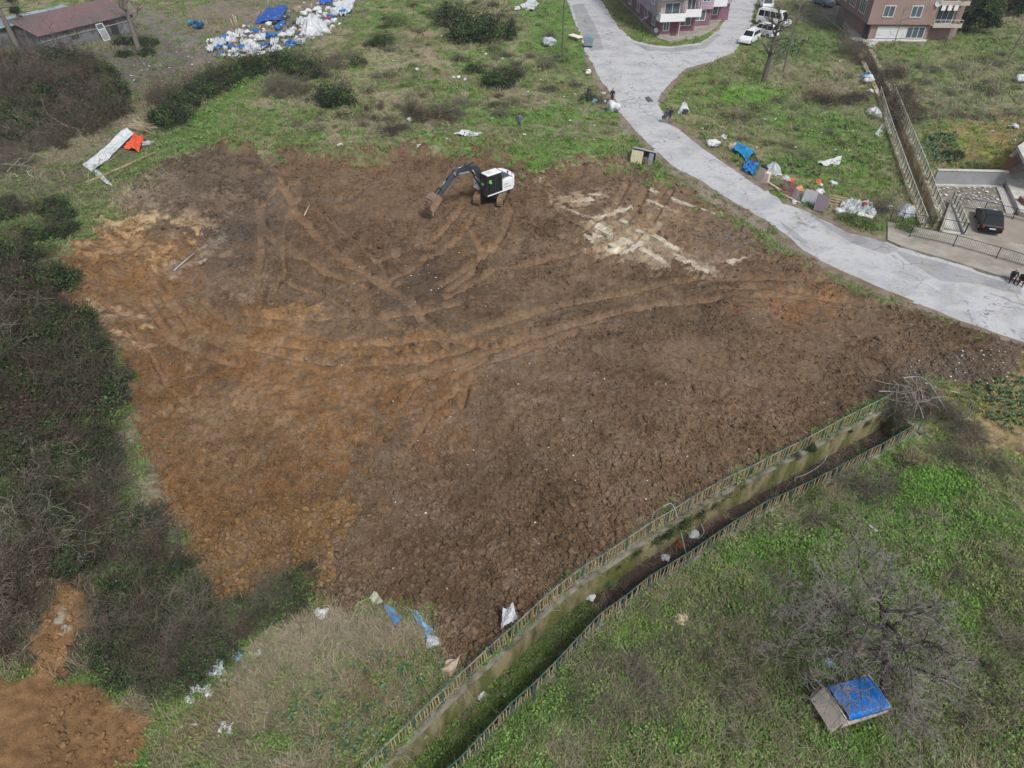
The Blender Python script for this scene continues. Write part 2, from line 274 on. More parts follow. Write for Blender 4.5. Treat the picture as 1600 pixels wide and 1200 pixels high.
# (shape, points, width or softness, colour, strength, green, dry, clods)
def ST(kind, pts, soft, col, k=.8, g=None, d=None, c=None, nz=14): return (kind, pts, soft, col, k, g, d, c, nz)
SOIL_ST = [
 ST('poly', [(330,215),(560,240),(850,235),(860,330),(760,420),(600,470),(470,440),(420,300)], 50, c_(110,87,66), .75),
 ST('poly', [(215,280),(330,235),(450,250),(430,320),(400,370),(330,400),(270,370),(220,350)], 25, GREYSOIL, .85, c=.9),
 ST('poly', [(300,400),(420,290),(480,300),(440,370),(330,450)], 18, c_(92,82,74), .7, c=1.),
 ST('poly', [(600,420),(700,390),(720,450),(640,500),(590,470)], 20, c_(84,72,64), .6),
 ST('poly', [(100,400),(180,340),(300,380),(330,470),(460,500),(480,560),(560,640),(560,760),(480,900),(340,940),(290,830),(210,640),(180,550),(100,470)], 45, ORANGE, .7),
 ST('poly', [(330,560),(700,540),(760,590),(640,680),(520,720),(420,640)], 40, c_(140,104,70), .5),
 ST('line', [(440,520),(560,545),(700,538),(820,520)], 26, c_(140,108,74), .6), ST('line', [(420,575),(520,590),(640,585)], 18, c_(140,108,74), .5),
 ST('poly', [(280,640),(390,600),(470,620),(440,700),(340,760),(300,720)], 25, c_(136,114,92), .4, c=.4),
 ST('ell', (230,350,55,10), 8, c_(178,148,112), .8, c=.1), ST('ell', (200,385,60,14), 10, c_(166,134,98), .7, c=.2), ST('ell', (255,340,40,8), 8, c_(170,150,118), .6, c=.2),
 ST('ell', (185,500,40,12), 10, c_(168,142,116), .7, c=.2), ST('ell', (190,525,22,8), 8, c_(172,146,120), .7, c=.2), ST('ell', (165,440,40,18), 12, c_(138,104,70), .5),
 ST('ell', (300,545,14,22), 8, c_(150,132,112), .5), ST('ell', (405,625,60,14), 12, c_(150,118,88), .5, c=.3), ST('ell', (340,640,40,12), 12, c_(142,120,96), .4, c=.3),
 ST('ell', (330,325,60,14), 10, c_(132,112,96), .6, c=.3), ST('ell', (270,300,40,18), 10, c_(126,112,98), .5, c=.3), ST('ell', (225,312,25,16), 8, c_(138,126,108), .6, c=.2),
 ST('line', [(270,425),(310,400),(345,370)], 10, c_(150,138,124), .45, c=.2), ST('ell', (316,403,7,4), 3, c_(210,200,184), .9, c=0, nz=3),
 ST('ell', (350,395,22,8), 6, c_(150,128,106), .6), ST('ell', (370,450,30,16), 8, c_(140,116,96), .5), ST('ell', (460,490,20,9), 6, c_(158,124,84), .6), ST('ell', (330,460,25,10), 8, c_(136,116,100), .5),
 ST('poly', [(870,300),(1010,285),(1130,340),(1190,400),(1130,430),(1000,400),(930,390),(880,350)], 25, c_(128,108,90), .7, c=.3),
 ST('poly', [(900,345),(960,340),(1020,350),(1075,395),(1110,425),(1040,420),(985,400),(930,385)], 12, c_(168,150,126), .6, c=.1, nz=10),
 ST('ell', (905,315,28,12), 6, c_(170,148,122), .7, c=.1, nz=8), ST('line', [(880,325),(910,338),(930,343)], 6, c_(158,140,120), .8, c=.1, nz=5), ST('line', [(925,345),(955,335),(985,325)], 5, c_(198,186,164), .8, c=0, nz=5),
 ST('line', [(935,357),(955,365)], 9, PALE, .9, c=0, nz=6), ST('line', [(925,365),(940,368)], 6, c_(196,186,172), .8, c=0, nz=6), ST('line', [(915,370),(925,377)], 6, c_(190,184,176), .8, c=0, nz=6),
 ST('line', [(958,385),(975,380),(985,372)], 12, PALE, .85, c=0, nz=9), ST('line', [(972,374),(985,380)], 6, PALE, .9, c=0, nz=3), ST('line', [(977,395),(1000,382)], 6, c_(204,198,188), .9, c=0, nz=3), ST('line', [(995,358),(1008,364)], 5, PALE, .9, c=0, nz=3),
 ST('line', [(1002,390),(1040,410)], 6, PALE, .95, c=0, nz=3), ST('line', [(1022,372),(1058,390)], 6, PALE, .9, c=0, nz=3), ST('line', [(1055,400),(1080,414)], 8, c_(206,200,190), .9, c=0, nz=8), ST('line', [(1090,420),(1104,427)], 6, c_(206,196,178), .85, c=0, nz=6),
 ST('line', [(1050,312),(1084,324)], 5, c_(196,188,176), .9, c=0, nz=3), ST('line', [(1095,328),(1116,334)], 3, c_(180,168,150), .7, c=0, nz=3), ST('line', [(1013,315),(1036,322)], 4, c_(196,182,160), .9, c=0, nz=3), ST('line', [(1036,322),(1068,338)], 4, c_(168,150,130), .7, c=0, nz=3), ST('line', [(1018,297),(1026,303)], 5, c_(196,188,174), .9, c=0, nz=3), ST('line', [(921,305),(938,305)], 3, c_(196,184,160), .9, c=0, nz=2), ST('line', [(968,346),(980,350)], 5, c_(190,178,160), .8, c=0, nz=4),
 ST('line', [(1135,410),(1165,405)], 7, c_(196,184,164), .8, c=0, nz=9), ST('ell', (1030,345,22,12), 6, c_(160,130,100), .5), ST('ell', (1045,355,50,16), 10, c_(140,116,92), .5), ST('line', [(985,365),(1010,375),(1025,350)], 12, c_(184,170,148), .45, c=.1, nz=9),
 ST('line', [(1010,400),(1045,415),(1080,422)], 8, c_(176,160,140), .5, c=.1), ST('ell', (1120,400,55,14), 10, c_(144,128,116), .45, c=.2), ST('ell', (1150,385,40,14), 10, c_(92,82,80), .5),
 ST('poly', [(1180,440),(1320,455),(1350,500),(1210,520)], 30, c_(124,92,66), .5), ST('ell', (1240,480,60,20), 14, c_(140,104,72), .5), ST('ell', (1120,620,140,40), 40, c_(124,100,84), .4), ST('ell', (900,560,140,50), 40, c_(120,98,84), .35),
 ST('poly', [(300,820),(520,780),(545,830),(490,930),(330,940)], 22, c_(132,106,72), .55), ST('line', [(540,770),(530,840),(500,900)], 14, c_(146,112,72), .6), ST('ell', (680,690,60,30), 20, c_(128,96,70), .45), ST('ell', (600,640,70,25), 20, c_(134,100,70), .4),
 ST('poly', [(1380,570),(1590,540),(1595,590),(1500,605),(1430,590)], 14, c_(108,96,86), .6, g=.08),
]
GRASS_ST = [
 ST('poly', [(0,100),(300,60),(300,160),(240,250),(140,330),(0,360)], 40, c_(78,74,60), .9, .15, .3), ST('poly', [(0,330),(110,300),(190,330),(130,400),(60,420),(0,400)], 22, c_(84,98,58), .7, .8, .2),
 ST('poly', [(170,30),(250,20),(330,60),(330,110),(270,130),(190,130),(160,80)], 22, c_(96,88,84), .85, .05, .1), ST('poly', [(280,60),(400,70),(470,60),(560,10),(400,-20),(300,10)], 16, c_(110,98,90), .8, .05, .05), ST('line', [(195,15),(240,25),(290,60),(330,100)], 18, c_(112,104,98), .8, .03, .05),
 ST('line', [(60,250),(140,215),(230,170)], 34, c_(124,112,94), .8, .1, .7), ST('line', [(280,125),(318,105)], 7, c_(132,112,92), .8, .05, .1), ST('poly', [(150,260),(300,205),(350,225),(250,270),(170,300)], 18, c_(86,102,58), .8, .8, .2),
 ST('poly', [(330,160),(500,180),(560,230),(430,235),(350,215)], 24, c_(98,108,66), .8, .8, .3), ST('ell', (560,195,70,22), 14, c_(138,128,104), .8, .1, .9), ST('ell', (590,140,50,40), 20, c_(126,118,92), .6, .3, .8),
 ST('ell', (720,158,60,22), 12, c_(92,122,58), .85, 1, .05), ST('ell', (780,100,90,30), 20, c_(98,116,64), .6, .8, .2), ST('ell', (835,155,75,18), 14, c_(134,122,100), .8, .1, .7), ST('ell', (760,205,90,10), 8, c_(128,120,98), .7, .2, .6),
 ST('ell', (640,95,70,12), 10, c_(142,130,106), .8, .1, .9), ST('ell', (700,72,60,10), 8, c_(136,122,100), .8, .1, .8), ST('ell', (825,92,50,12), 8, c_(138,126,104), .75, .15, .8), ST('ell', (470,165,50,13), 10, c_(140,128,106), .75, .15, .9), ST('ell', (660,150,40,16), 8, c_(138,126,104), .75, .15, .9), ST('ell', (600,215,60,8), 6, c_(134,120,98), .75, .1, .6), ST('ell', (925,218,45,9), 6, c_(138,122,100), .75, .15, .5), ST('line', [(600,130),(690,118),(750,130)], 7, c_(108,94,78), .8, .1, .3), ST('line', [(570,62),(650,70),(700,66)], 7, c_(104,92,78), .8, .1, .4),
 ST('ell', (720,222,60,11), 8, c_(92,126,56), .85, 1, .05), ST('ell', (870,185,55,11), 8, c_(90,124,54), .85, 1, .05), ST('poly', [(820,220),(870,205),(960,225),(990,245),(900,250),(840,275),(825,250)], 12, c_(92,122,58), .85, 1, .1), ST('ell', (930,200,60,14), 12, c_(124,112,94), .7, .2, .5),
 ST('poly', [(800,0),(885,0),(915,90),(930,130),(880,110),(830,60)], 16, c_(90,116,58), .85, 1, .1), ST('ell', (900,130,60,20), 14, c_(108,114,76), .6, .6, .4), ST('ell', (930,160,35,14), 10, c_(112,104,90), .7, .2, .4), ST('line', [(960,185),(985,210),(1020,245)], 10, c_(112,112,84), .6, .4, .2),
 ST('line', [(975,190),(1000,222),(1045,262),(1100,300),(1160,340),(1230,385),(1300,423),(1420,477),(1590,540)], 9, c_(132,122,112), .85, .03, .02, nz=5), ST('line', [(1085,305),(1150,345),(1220,385)], 5, c_(92,116,60), .8, 1, .1, nz=5), ST('line', [(950,160),(965,190),(990,215)], 8, c_(126,118,106), .7, .05, .1),
 ST('line', [(1055,205),(1100,240),(1150,275),(1210,310),(1300,350),(1370,365)], 10, c_(120,110,96), .75, .15, .1), ST('poly', [(950,0),(985,0),(1030,65),(1000,60),(965,40)], 8, c_(104,108,62), .8, .8, .2), ST('line', [(990,66),(1030,71),(1080,70)], 4, c_(98,108,62), .8, .8, .1),
 ST('poly', [(1040,140),(1060,110),(1150,90),(1190,90),(1190,130),(1130,190),(1070,190)], 18, c_(110,114,70), .7, .6, .3), ST('ell', (1180,152,50,22), 12, c_(92,132,50), .9, 1, 0), ST('ell', (1240,180,80,26), 16, c_(92,118,58), .8, 1, .05), ST('ell', (1150,190,60,14), 12, c_(104,112,74), .6, .6, .3), ST('ell', (1180,220,90,14), 10, c_(106,110,74), .7, .5, .4),
 ST('ell', (1265,60,75,40), 20, c_(86,104,60), .8, .9, .1), ST('ell', (1225,25,30,15), 10, c_(96,92,70), .6, .4, .2), ST('ell', (1320,230,80,40), 18, c_(90,114,58), .8, 1, .1), ST('ell', (1340,290,60,24), 14, c_(94,112,54), .8, 1, .1), ST('ell', (1250,120,70,12), 8, c_(126,116,98), .6, .2, .6), ST('ell', (1300,160,60,18), 12, c_(116,110,90), .6, .3, .6),
 ST('poly', [(1255,-10),(1330,-10),(1330,40),(1300,45),(1270,22)], 8, c_(122,112,108), .9, .02, .02), ST('line', [(1240,20),(1300,45),(1330,60)], 8, c_(104,92,86), .7, .1, .2),
 ST('poly', [(1370,90),(1600,70),(1600,200),(1420,200)], 24, c_(114,114,86), .75, .5, .5), ST('ell', (1430,165,60,20), 14, c_(128,118,98), .7, .15, .8), ST('ell', (1540,70,90,18), 16, c_(96,106,66), .7, .8, .2), ST('ell', (1560,180,60,14), 12, c_(122,114,94), .6, .2, .6),
 ST('poly', [(1440,200),(1600,190),(1570,262),(1450,262)], 12, c_(134,110,72), .85, .2, .1), ST('ell', (1465,235,35,24), 10, c_(70,90,66), .8, .8, 0), ST('ell', (1515,225,16,12), 6, c_(122,134,62), .7, .9, 0), ST('ell', (1545,240,16,8), 6, c_(132,136,60), .6, .7, 0),
 ST('poly', [(1452,288),(1560,291),(1575,330),(1500,320),(1470,335)], 8, c_(116,106,98), 1., .0, .0, nz=4), ST('ell', (1520,308,38,8), 6, c_(150,142,138), .5, 0, 0),
 ST('poly', [(1490,570),(1620,540),(1640,720),(1560,720),(1500,660),(1450,640),(1440,600)], 20, c_(142,112,80), .8, .12, .12), ST('ell', (1470,645,50,30), 14, c_(118,112,72), .7, .6, .2), ST('ell', (1500,620,25,20), 10, c_(104,110,64), .6, .7, .2), ST('ell', (1570,700,70,40), 20, c_(146,124,92), .7, .1, .3),
 ST('poly', [(950,1000),(1200,830),(1400,690),(1600,720),(1600,1200),(800,1200)], 50, c_(88,110,56), .6, .9, .25), ST('ell', (1010,990,50,30), 14, c_(104,126,54), .8, 1, 0), ST('ell', (1450,760,60,24), 12, c_(90,132,50), .95, 1.1, 0), ST('ell', (1560,830,50,20), 12, c_(92,130,52), .85, 1.1, 0), ST('ell', (1150,860,60,22), 14, c_(94,128,54), .8, 1.1, 0), ST('ell', (1060,1150,60,24), 14, c_(92,126,52), .8, 1.1, 0), ST('ell', (1330,1160,70,26), 14, c_(90,128,50), .85, 1.1, 0), ST('ell', (1500,960,40,40), 14, c_(92,128,54), .7, 1.1, 0), ST('ell', (1440,830,60,16), 12, c_(88,122,54), .85, 1, 0), ST('ell', (1270,1080,50,40), 18, c_(84,120,46), .8, 1, 0), ST('ell', (1100,920,70,25), 20, c_(120,118,82), .6, .5, .6), ST('ell', (1180,1000,80,40), 30, c_(120,114,92), .55, .4, .7), ST('ell', (940,1090,60,30), 20, c_(84,112,52), .7, 1, .1),
 ST('ell', (1580,900,60,60), 30, c_(112,112,70), .6, .6, .4), ST('ell', (1450,1120,80,50), 30, c_(104,106,66), .6, .8, .3), ST('ell', (1010,1110,60,40), 20, c_(92,104,66), .6, .7, .4), ST('ell', (880,1180,60,20), 14, c_(116,108,84), .6, .3, .7),
 ST('line', [(790,1130),(900,1030),(960,975),(1080,890),(1200,810)], 12, c_(84,86,62), .7, .5, .3), ST('ell', (1330,745,60,24), 16, c_(98,90,76), .7, .4, .6), ST('ell', (1260,770,40,20), 12, c_(92,108,60), .7, .9, .2), ST('ell', (1400,715,26,10), 8, c_(98,80,66), .8, .1, .2),
 ST('poly', [(470,930),(560,950),(660,965),(710,1030),(680,1090),(600,1160),(520,1230),(330,1230),(230,1200),(240,1100),(340,1000),(430,940)], 26, c_(114,104,84), .8, .3, .5), ST('poly', [(410,990),(520,960),(590,1000),(560,1060),(450,1130),(360,1140),(340,1080)], 22, c_(148,136,116), .75, .12, 1), ST('ell', (620,1000,55,22), 14, c_(152,138,116), .75, .05, 1), ST('ell', (640,1040,50,22), 14, c_(100,100,62), .6, .6, .3),
 ST('poly', [(480,1060),(640,1040),(690,1070),(560,1190),(470,1200)], 20, c_(104,88,66), .6, .5, .3), ST('ell', (420,1195,60,20), 12, c_(138,126,108), .7, .1, .8), ST('line', [(260,1140),(330,1060),(400,990),(470,930)], 18, c_(84,116,48), 1., 1.2, .05, nz=8), ST('line', [(200,1200),(240,1130),(280,1100)], 16, c_(84,118,48), 1., 1.2, .0, nz=8), ST('ell', (320,1130,60,30), 14, c_(124,100,72), .7, .3, .3), ST('ell', (530,1120,30,12), 8, c_(86,112,52), .8, 1, .1), ST('ell', (600,1150,26,12), 8, c_(88,114,52), .8, 1, .1), ST('ell', (520,1030,18,10), 6, c_(86,116,50), .8, 1, .1), ST('ell', (640,1060,22,10), 6, c_(84,118,48), .9, 1, .0), ST('ell', (430,1165,24,12), 8, c_(88,110,54), .8, 1, .1), ST('ell', (580,1085,40,14), 8, c_(104,84,64), .7, .2, .2), ST('ell', (480,935,40,10), 8, c_(94,112,60), .7, .9, .1), ST('ell', (690,1110,30,20), 10, c_(96,78,60), .6, .3, .2),
 ST('poly', [(-40,1060),(60,1040),(140,1060),(190,1095),(225,1120),(228,1165),(185,1230),(-40,1230)], 16, c_(116,88,61), 1., .0, .0, c=.06, nz=9), ST('poly', [(66,965),(92,905),(132,910),(140,965),(112,1000),(98,1055),(60,1080),(25,1050)], 14, c_(126,95,66), 1., .0, .0, c=.1, nz=9), ST('ell', (98,955,9,14), 5, c_(156,148,134), .8, 0, 0),
 ST('line', [(160,640),(190,700),(200,760),(250,830),(300,880)], 24, c_(118,106,92), .9, .06, .4, nz=9), ST('poly', [(180,740),(260,740),(290,800),(200,830),(130,790)], 18, c_(134,120,104), .7, .1, .8), ST('poly', [(-60,400),(130,400),(180,560),(190,740),(280,860),(320,930),(230,1080),(-60,1050)], 24, c_(66,62,48), 1., .06, .25, nz=9),
 ST('poly', [(66,965),(92,905),(132,910),(140,965),(112,1000),(98,1055),(60,1080),(25,1050)], 14, c_(126,95,66), 1., .0, .0, c=.1, nz=9), ST('ell', (98,955,9,14), 5, c_(156,148,134), .8, 0, 0),
]
def paint(X, Y, Z):
    """base colour, green-tuft, straw-tuft and clod densities, soil mask of ground points"""
    n = X.size; U, V = to_px(X, Y, Z)
    n1 = fbm(X / 2.2, Y / 2.2, 40) - .5; n2 = fbm(X / .6, Y / .6, 50, 3) - .5; n3 = fbm(X / 7, Y / 7, 60, 3) - .5; n0 = fbm(X / .25, Y / .25, 66, 2) - .5; nn = n1 * 1.3 + n2 * 1.0; ng = nn + n0 * .9
    pxm = FPX / (Y * math.cos(PITCH) + CAMH * math.sin(PITCH))      # photo pixels per metre here
    sd = sdist(U, V, SOIL) / pxm + ng * (1.1 + 1.6 * sstep(470, 330, V) + .8 * sstep(330, 220, U))
    soil = sstep(-.12, .12, sd)
    def mixc(C, m, col): return C * (1 - m[:, None]) + np.array(col) * m[:, None]
    # meadow
    A = np.tile(np.array(OLIVE), (n, 1)); gr = np.full(n, .6); dr = np.full(n, .3); cl = np.zeros(n)
    m = sstep(-.05, .12, n3 + n2 * .3); A = mixc(A, m * .8, GREEN); gr = gr + .35 * m; dr = dr * (1 - m * .6)
    m = sstep(.0, .12, n1 - n3 * .4); A = mixc(A, m * .8, DRY); gr = gr * (1 - .6 * m); dr = dr + .5 * m
    m = sstep(.1, .22, -n1 + n2 * .5); A = mixc(A, m * .6, EARTH); gr = gr * (1 - .5 * m)
    B = np.tile(np.array(BROWN), (n, 1)); m = sstep(-.1, .15, n3 + .3 * n1); B = mixc(B, m * .5, DKBROWN); m = sstep(.05, .2, n1); B = mixc(B, m * .35, c_(128,104,84))
    bc = np.ones(n)
    for which, L_ in ((0, GRASS_ST), (1, SOIL_ST)):
        for kind, pts, soft, col, k, g, d, c, nz in L_:
            if kind == 'ell':
                cx, cy, rx, ry = pts; bb = (cx - rx - 45, cy - ry - 45, cx + rx + 45, cy + ry + 45)
            else:
                xs, ys = [p[0] for p in pts], [p[1] for p in pts]; bb = (min(xs) - 2 * soft - 45, min(ys) - 2 * soft - 45, max(xs) + 2 * soft + 45, max(ys) + 2 * soft + 45)
            I = np.nonzero((U > bb[0]) & (U < bb[2]) & (V > bb[1]) & (V < bb[3]))[0]
            if not len(I): continue
            u, v = U[I], V[I]; q = ng[I] * nz * (3.6 if kind == 'poly' else 2.4)
            if kind == 'ell': dd = (1 - np.sqrt(((u - cx) / rx) ** 2 + ((v - cy) / ry) ** 2)) * min(rx, ry) ; s = max(soft * .35, 1.2)
            elif kind == 'line': dd = soft * .5 - line_dist(u, v, pts); s = max(.8, soft * (.3 if nz > 6 else .12)); q = q * min(1, soft / 14.)
            else: dd = sdist(u, v, pts); s = soft * .35
            m = sstep(-s, s, dd + q) * k * (np.clip(.8 + 1.5 * n2[I] + .9 * n1[I], .25, 1.15) if nz > 10 else 1.)
            m = np.clip(m, 0, 1)
            if which == 0:
                A[I] = mixc(A[I], m, col)
                if g is not None: gr[I] = gr[I] * (1 - m) + g * m
                if d is not None: dr[I] = dr[I] * (1 - m) + d * m
                if c is not None: cl[I] = cl[I] * (1 - m) + c * m
            else:
                B[I] = mixc(B[I], m, col)
                if c is not None: bc[I] = bc[I] * (1 - m) + c * m
    # wheel and crawler tracks pressed into the soil
    tr = np.zeros(n)
    for pts, wd in TRACKS_W:
        xs, ys = [p[0] for p in pts], [p[1] for p in pts]; I = np.nonzero((X > min(xs) - 2) & (X < max(xs) + 2) & (Y > min(ys) - 2) & (Y < max(ys) + 2))[0]
        if len(I): tr[I] = np.maximum(tr[I], sstep(wd + .07, wd - .05, line_dist(X[I], Y[I], pts) + nn[I] * .18))
    k = np.clip(tr * (.75 + .7 * (vnoise(X / 3, Y / 3, 77) - .4)), 0, 1)[:, None] * .6
    bc = bc * (1 - .85 * tr) * (.25 + .75 * np.maximum(sstep(-.12, .1, n1 + .5 * n3), .85 * sstep(560, 680, V)))
    grit = fbm(X / .33, Y / .33, 57, 3) - .5; mo = fbm(X / 1.1, Y / 1.1, 58, 4) - .5
    lum = B.mean(1)[:, None]; gm_ = sstep(.0, .2, mo + grit * .6)[:, None] * .35; B = B * (1 - gm_) + gm_ * lum * np.array((1.22, 1.0, .82)) * .85
    B = B * np.array((1.0, 1.01, .98)) * (1 + .7 * grit[:, None] + .6 * mo[:, None]) * (1 - .09 * sstep(.02, .14, n3 + .4 * n1)[:, None])
    B = B * (1 - k) + (np.array(c_(150,121,92)) * .62 + B * .45) * (1 + .3 * grit[:, None]) * k
    A = A * np.array((1.14, 1.2, 1.2)) * (1 + .7 * grit[:, None])
    C = A * (1 - soil[:, None]) + B * soil[:, None]
    gr = gr * (1 - soil); dr = dr * (1 - soil); cl = np.maximum(cl * (1 - soil), bc * soil)
    # channel beds
    a = sdist(X, Y, CHA); m = sstep(.1, .3, a); bed = np.tile(np.array(c_(74,64,58)), (n, 1))
    gm = sstep(.06, .2, n3 + n1 * .5 + .22 * sstep(960, 880, U) * sstep(840, 900, V) - .14 * (U > 1050)); bed = mixc(bed, gm * .8, c_(86,104,52)); bed = mixc(bed, sstep(.15, .25, n1) * .6, c_(120,104,88))
    C = C * (1 - m[:, None]) + bed * m[:, None]; gr = gr * (1 - m) + gm * m * .9; dr = dr * (1 - m) + .12 * m; cl = cl * (1 - m)
    b = sdist(X, Y, CHB); m = sstep(.1, .3, b); C = mixc(C, m, c_(150,136,112)); gr = gr * (1 - m); dr = dr * (1 - m) + .1 * m; cl = cl * (1 - m)
    rd = sdist(X, Y, ROADW); off = sstep(-.1, -.5, rd); gr = gr * off; dr = dr * off; cl = cl * off
    for p in PAVED:
        off = sstep(.15, -.25, sdist(X, Y, p)); gr = gr * off; dr = dr * off
    for p in FLAT[2:3]:
        off = 1 - sstep(-.3, .3, sdist(X, Y, p)) * ((U > 1450) & (V > 285)); gr = gr * off; dr = dr * off
    return dict(col=C, gr=gr, dr=dr, cl=cl, soil=soil, tr=tr * soil, n1=n1, n2=n2)

def grid_axis(a, b, f):
    r = [a]
    while r[-1] < b: r.append(r[-1] + f(r[-1]))
    return np.array(r)
YR = grid_axis(-30, 175, lambda y: .5 if y < 8 else .075 + .0026 * max(0, y - 8) + .5 * max(0, y - 150) / 25)
YR = np.concatenate([YR, 175 + np.cumsum(np.geomspace(2, 400, 22))])
NX = 860
S = np.linspace(-1, 1, NX); S = np.concatenate([[-8, -4, -2.4, -1.7, -1.3], S * 1.08, [1.3, 1.7, 2.4, 4, 8]])
half = 17.5 + .56 * np.clip(YR, 0, 400)
GX = S[None, :] * half[:, None]; GY = np.repeat(YR[:, None], GX.shape[1], 1)
gx, gy = GX.ravel(), GY.ravel()
inner = (np.abs(gx) < 200) & (gy < 200)
gz = np.zeros(gx.size); gz[inner] = H0(gx[inner], gy[inner])
GZ0 = gz.reshape(GX.shape).copy(); nr, nc = GX.shape
pt = paint(gx, np.maximum(gy, 1.), gz)
def billow(x, y, s): return np.abs(vnoise(x, y, s) * 2 - 1)
cell = .2 + 0 * gx
det = (.17 * billow(gx / .46, gy / .46, 90) + .15 * billow(gx / .24, gy / .24, 91) + .07 * vnoise(gx / .12, gy / .12, 92) + .10 * (fbm(gx / 1.3, gy / 1.3, 93, 3) - .5))
furrow = .025 * np.sin((gx * .55 + gy * .83) * 7.5 + 5 * fbm(gx / 4, gy / 4, 95, 2)) * sstep(.45, .6, fbm(gx / 6, gy / 6, 96, 2))
trk = pt['tr']
UV = to_px(gx, np.maximum(gy, 1.), gz); rough = np.maximum(sstep(520, 380, UV[1]), sstep(420, 260, UV[0])) * (1 - .7 * trk) * (1 - .92 * sstep(-25, 5, sdist(UV[0], UV[1], [(875,318),(920,298),(1020,292),(1090,322),(1175,400),(1110,432),(1040,418),(950,395),(905,375)]))); gz = gz + pt['soil'] * rough * inner * sstep(.5, 2., -sdist(gx, gy, ROADW)) * (.8 * (fbm(gx / 5., gy / 5., 119, 3) - .5) + .9 * (fbm(gx / 2.4, gy / 2.4, 120, 3) - .5) + .5 * (fbm(gx / .9, gy / .9, 121, 3) - .5))
gz = gz + pt['soil'] * (det + furrow) * (1 - .75 * trk) * (.35 + .65 * pt['cl']) - pt['soil'] * trk * .2 * (.6 + .8 * vnoise(gx / .5, gy / .5, 130))
edge_ = np.zeros(gx.size)
for pts, wd in TRACKS_W:
    xs, ys = [p[0] for p in pts], [p[1] for p in pts]; I = np.nonzero((gx > min(xs) - 2) & (gx < max(xs) + 2) & (gy > min(ys) - 2) & (gy < max(ys) + 2))[0]
    if len(I): edge_[I] = np.maximum(edge_[I], np.exp(-((line_dist(gx[I], gy[I], pts) - wd - .18) / .13) ** 2))
gz = gz + .07 * edge_ * pt['soil'] * (1 - trk) * (.4 + billow(gx / .4, gy / .4, 97))
offr = sstep(.0, -.8, sdist(gx, gy, ROADW)) * inner
gz = gz + (1 - pt['soil']) * offr * (.10 * (fbm(gx / .5, gy / .5, 70, 3) - .5)) * sstep(0., .3, np.abs(sdist(gx, gy, CHA)) )
nr, nc = GX.shape
idx = np.arange(nr * nc).reshape(nr, nc)
quads = np.stack([idx[:-1, :-1], idx[:-1, 1:], idx[1:, 1:], idx[1:, :-1]], -1).reshape(-1, 4)
qs = pt['soil'][quads].mean(1) > .5
M_GROUND = attr_mat('ground_earth', 'col', 'GEOMETRY', .95, (3., 22.), (.22, .3), .5, 20., .1)
M_SOIL = attr_mat('ploughed_soil', 'col', 'GEOMETRY', .93, (4., 26.), (.22, .28), .8, 16., .15, bdist=.06)
def sheet_from_quads(name, q, m):
    used, inv = np.unique(q, return_inverse=True); inv = inv.reshape(q.shape)
    me = bpy.data.meshes.new(name); me.vertices.add(len(used)); me.vertices.foreach_set('co', np.stack([gx, gy, gz], -1)[used].astype(np.float32).ravel())
    me.loops.add(q.size); me.loops.foreach_set('vertex_index', inv.astype(np.int32).ravel()); me.polygons.add(len(q))
    me.polygons.foreach_set('loop_start', np.arange(0, q.size, 4, dtype=np.int32)); me.polygons.foreach_set('loop_total', np.full(len(q), 4, np.int32))
    me.polygons.foreach_set('use_smooth', np.ones(len(q), bool)); me.update(calc_edges=True)
    a = me.attributes.new('col', 'FLOAT_COLOR', 'POINT'); a.data.foreach_set('color', np.concatenate([pt['col'][used], np.ones((len(used), 1))], 1).astype(np.float32).ravel())
    me.materials.append(m); return link(name, me)
tag(sheet_from_quads('ground', quads[~qs], M_GROUND), 'rough grassy and earthen ground around the cleared plot', kind='structure')
tag(sheet_from_quads('soil_field', quads[qs], M_SOIL), 'freshly turned brown and orange soil of the cleared plot', kind='structure')
# ---------------------------------------------------------------- road, pavements, channel walls, fences
from mathutils.geometry import tessellate_polygon
def resample(pts, step, jit=0., seed=0, closed=True):
    out = []; n = len(pts); rs = random.Random(seed)
    for i in range(n if closed else n - 1):
        a, b = Vector(pts[i]), Vector(pts[(i + 1) % n]); k = max(1, int((b - a).length / step))
        for j in range(k):
            p = a.lerp(b, j / k)
            if jit: p = p + Vector((fbm(np.array([p.x / .9]), np.array([p.y / .9]), seed, 3)[0] - .5, fbm(np.array([p.x / .9 + 50]), np.array([p.y / .9]), seed, 3)[0] - .5)) * 2 * jit
            out.append(p)
    if not closed: out.append(Vector(pts[-1]))
    return out
def offset(pts, d):                                # sideways shift of an open world polyline, > 0 to the right of its direction
    out = []
    for i, p in enumerate(pts):
        a = Vector(pts[max(i - 1, 0)]); b = Vector(pts[min(i + 1, len(pts) - 1)]); t = (b - a).normalized(); out.append((p[0] + t.y * d, p[1] - t.x * d))
    return out
def flat_sheet(name, pts, z, m, jit=.15, parent=None, thick=0., step=.6, seed=1):
    q = resample(pts, step, jit, seed); tri = tessellate_polygon([[Vector((p.x, p.y, 0)) for p in q]]); b = MB()
    area = sum(q[i].x * q[(i + 1) % len(q)].y - q[(i + 1) % len(q)].x * q[i].y for i in range(len(q)))
    tri = [t if (q[t[1]] - q[t[0]]).cross(q[t[2]] - q[t[0]]) > 0 else t[::-1] for t in tri]
    b.add([(p.x, p.y, z) for p in q], tri)
    if thick:
        n = len(q); qq = q if area > 0 else q[::-1]
        b.add([(p.x, p.y, z) for p in qq] + [(p.x, p.y, z - thick) for p in qq], [((i + 1) % n, i, n + i, n + (i + 1) % n) for i in range(n)])
    return b.build(name, m, parent)
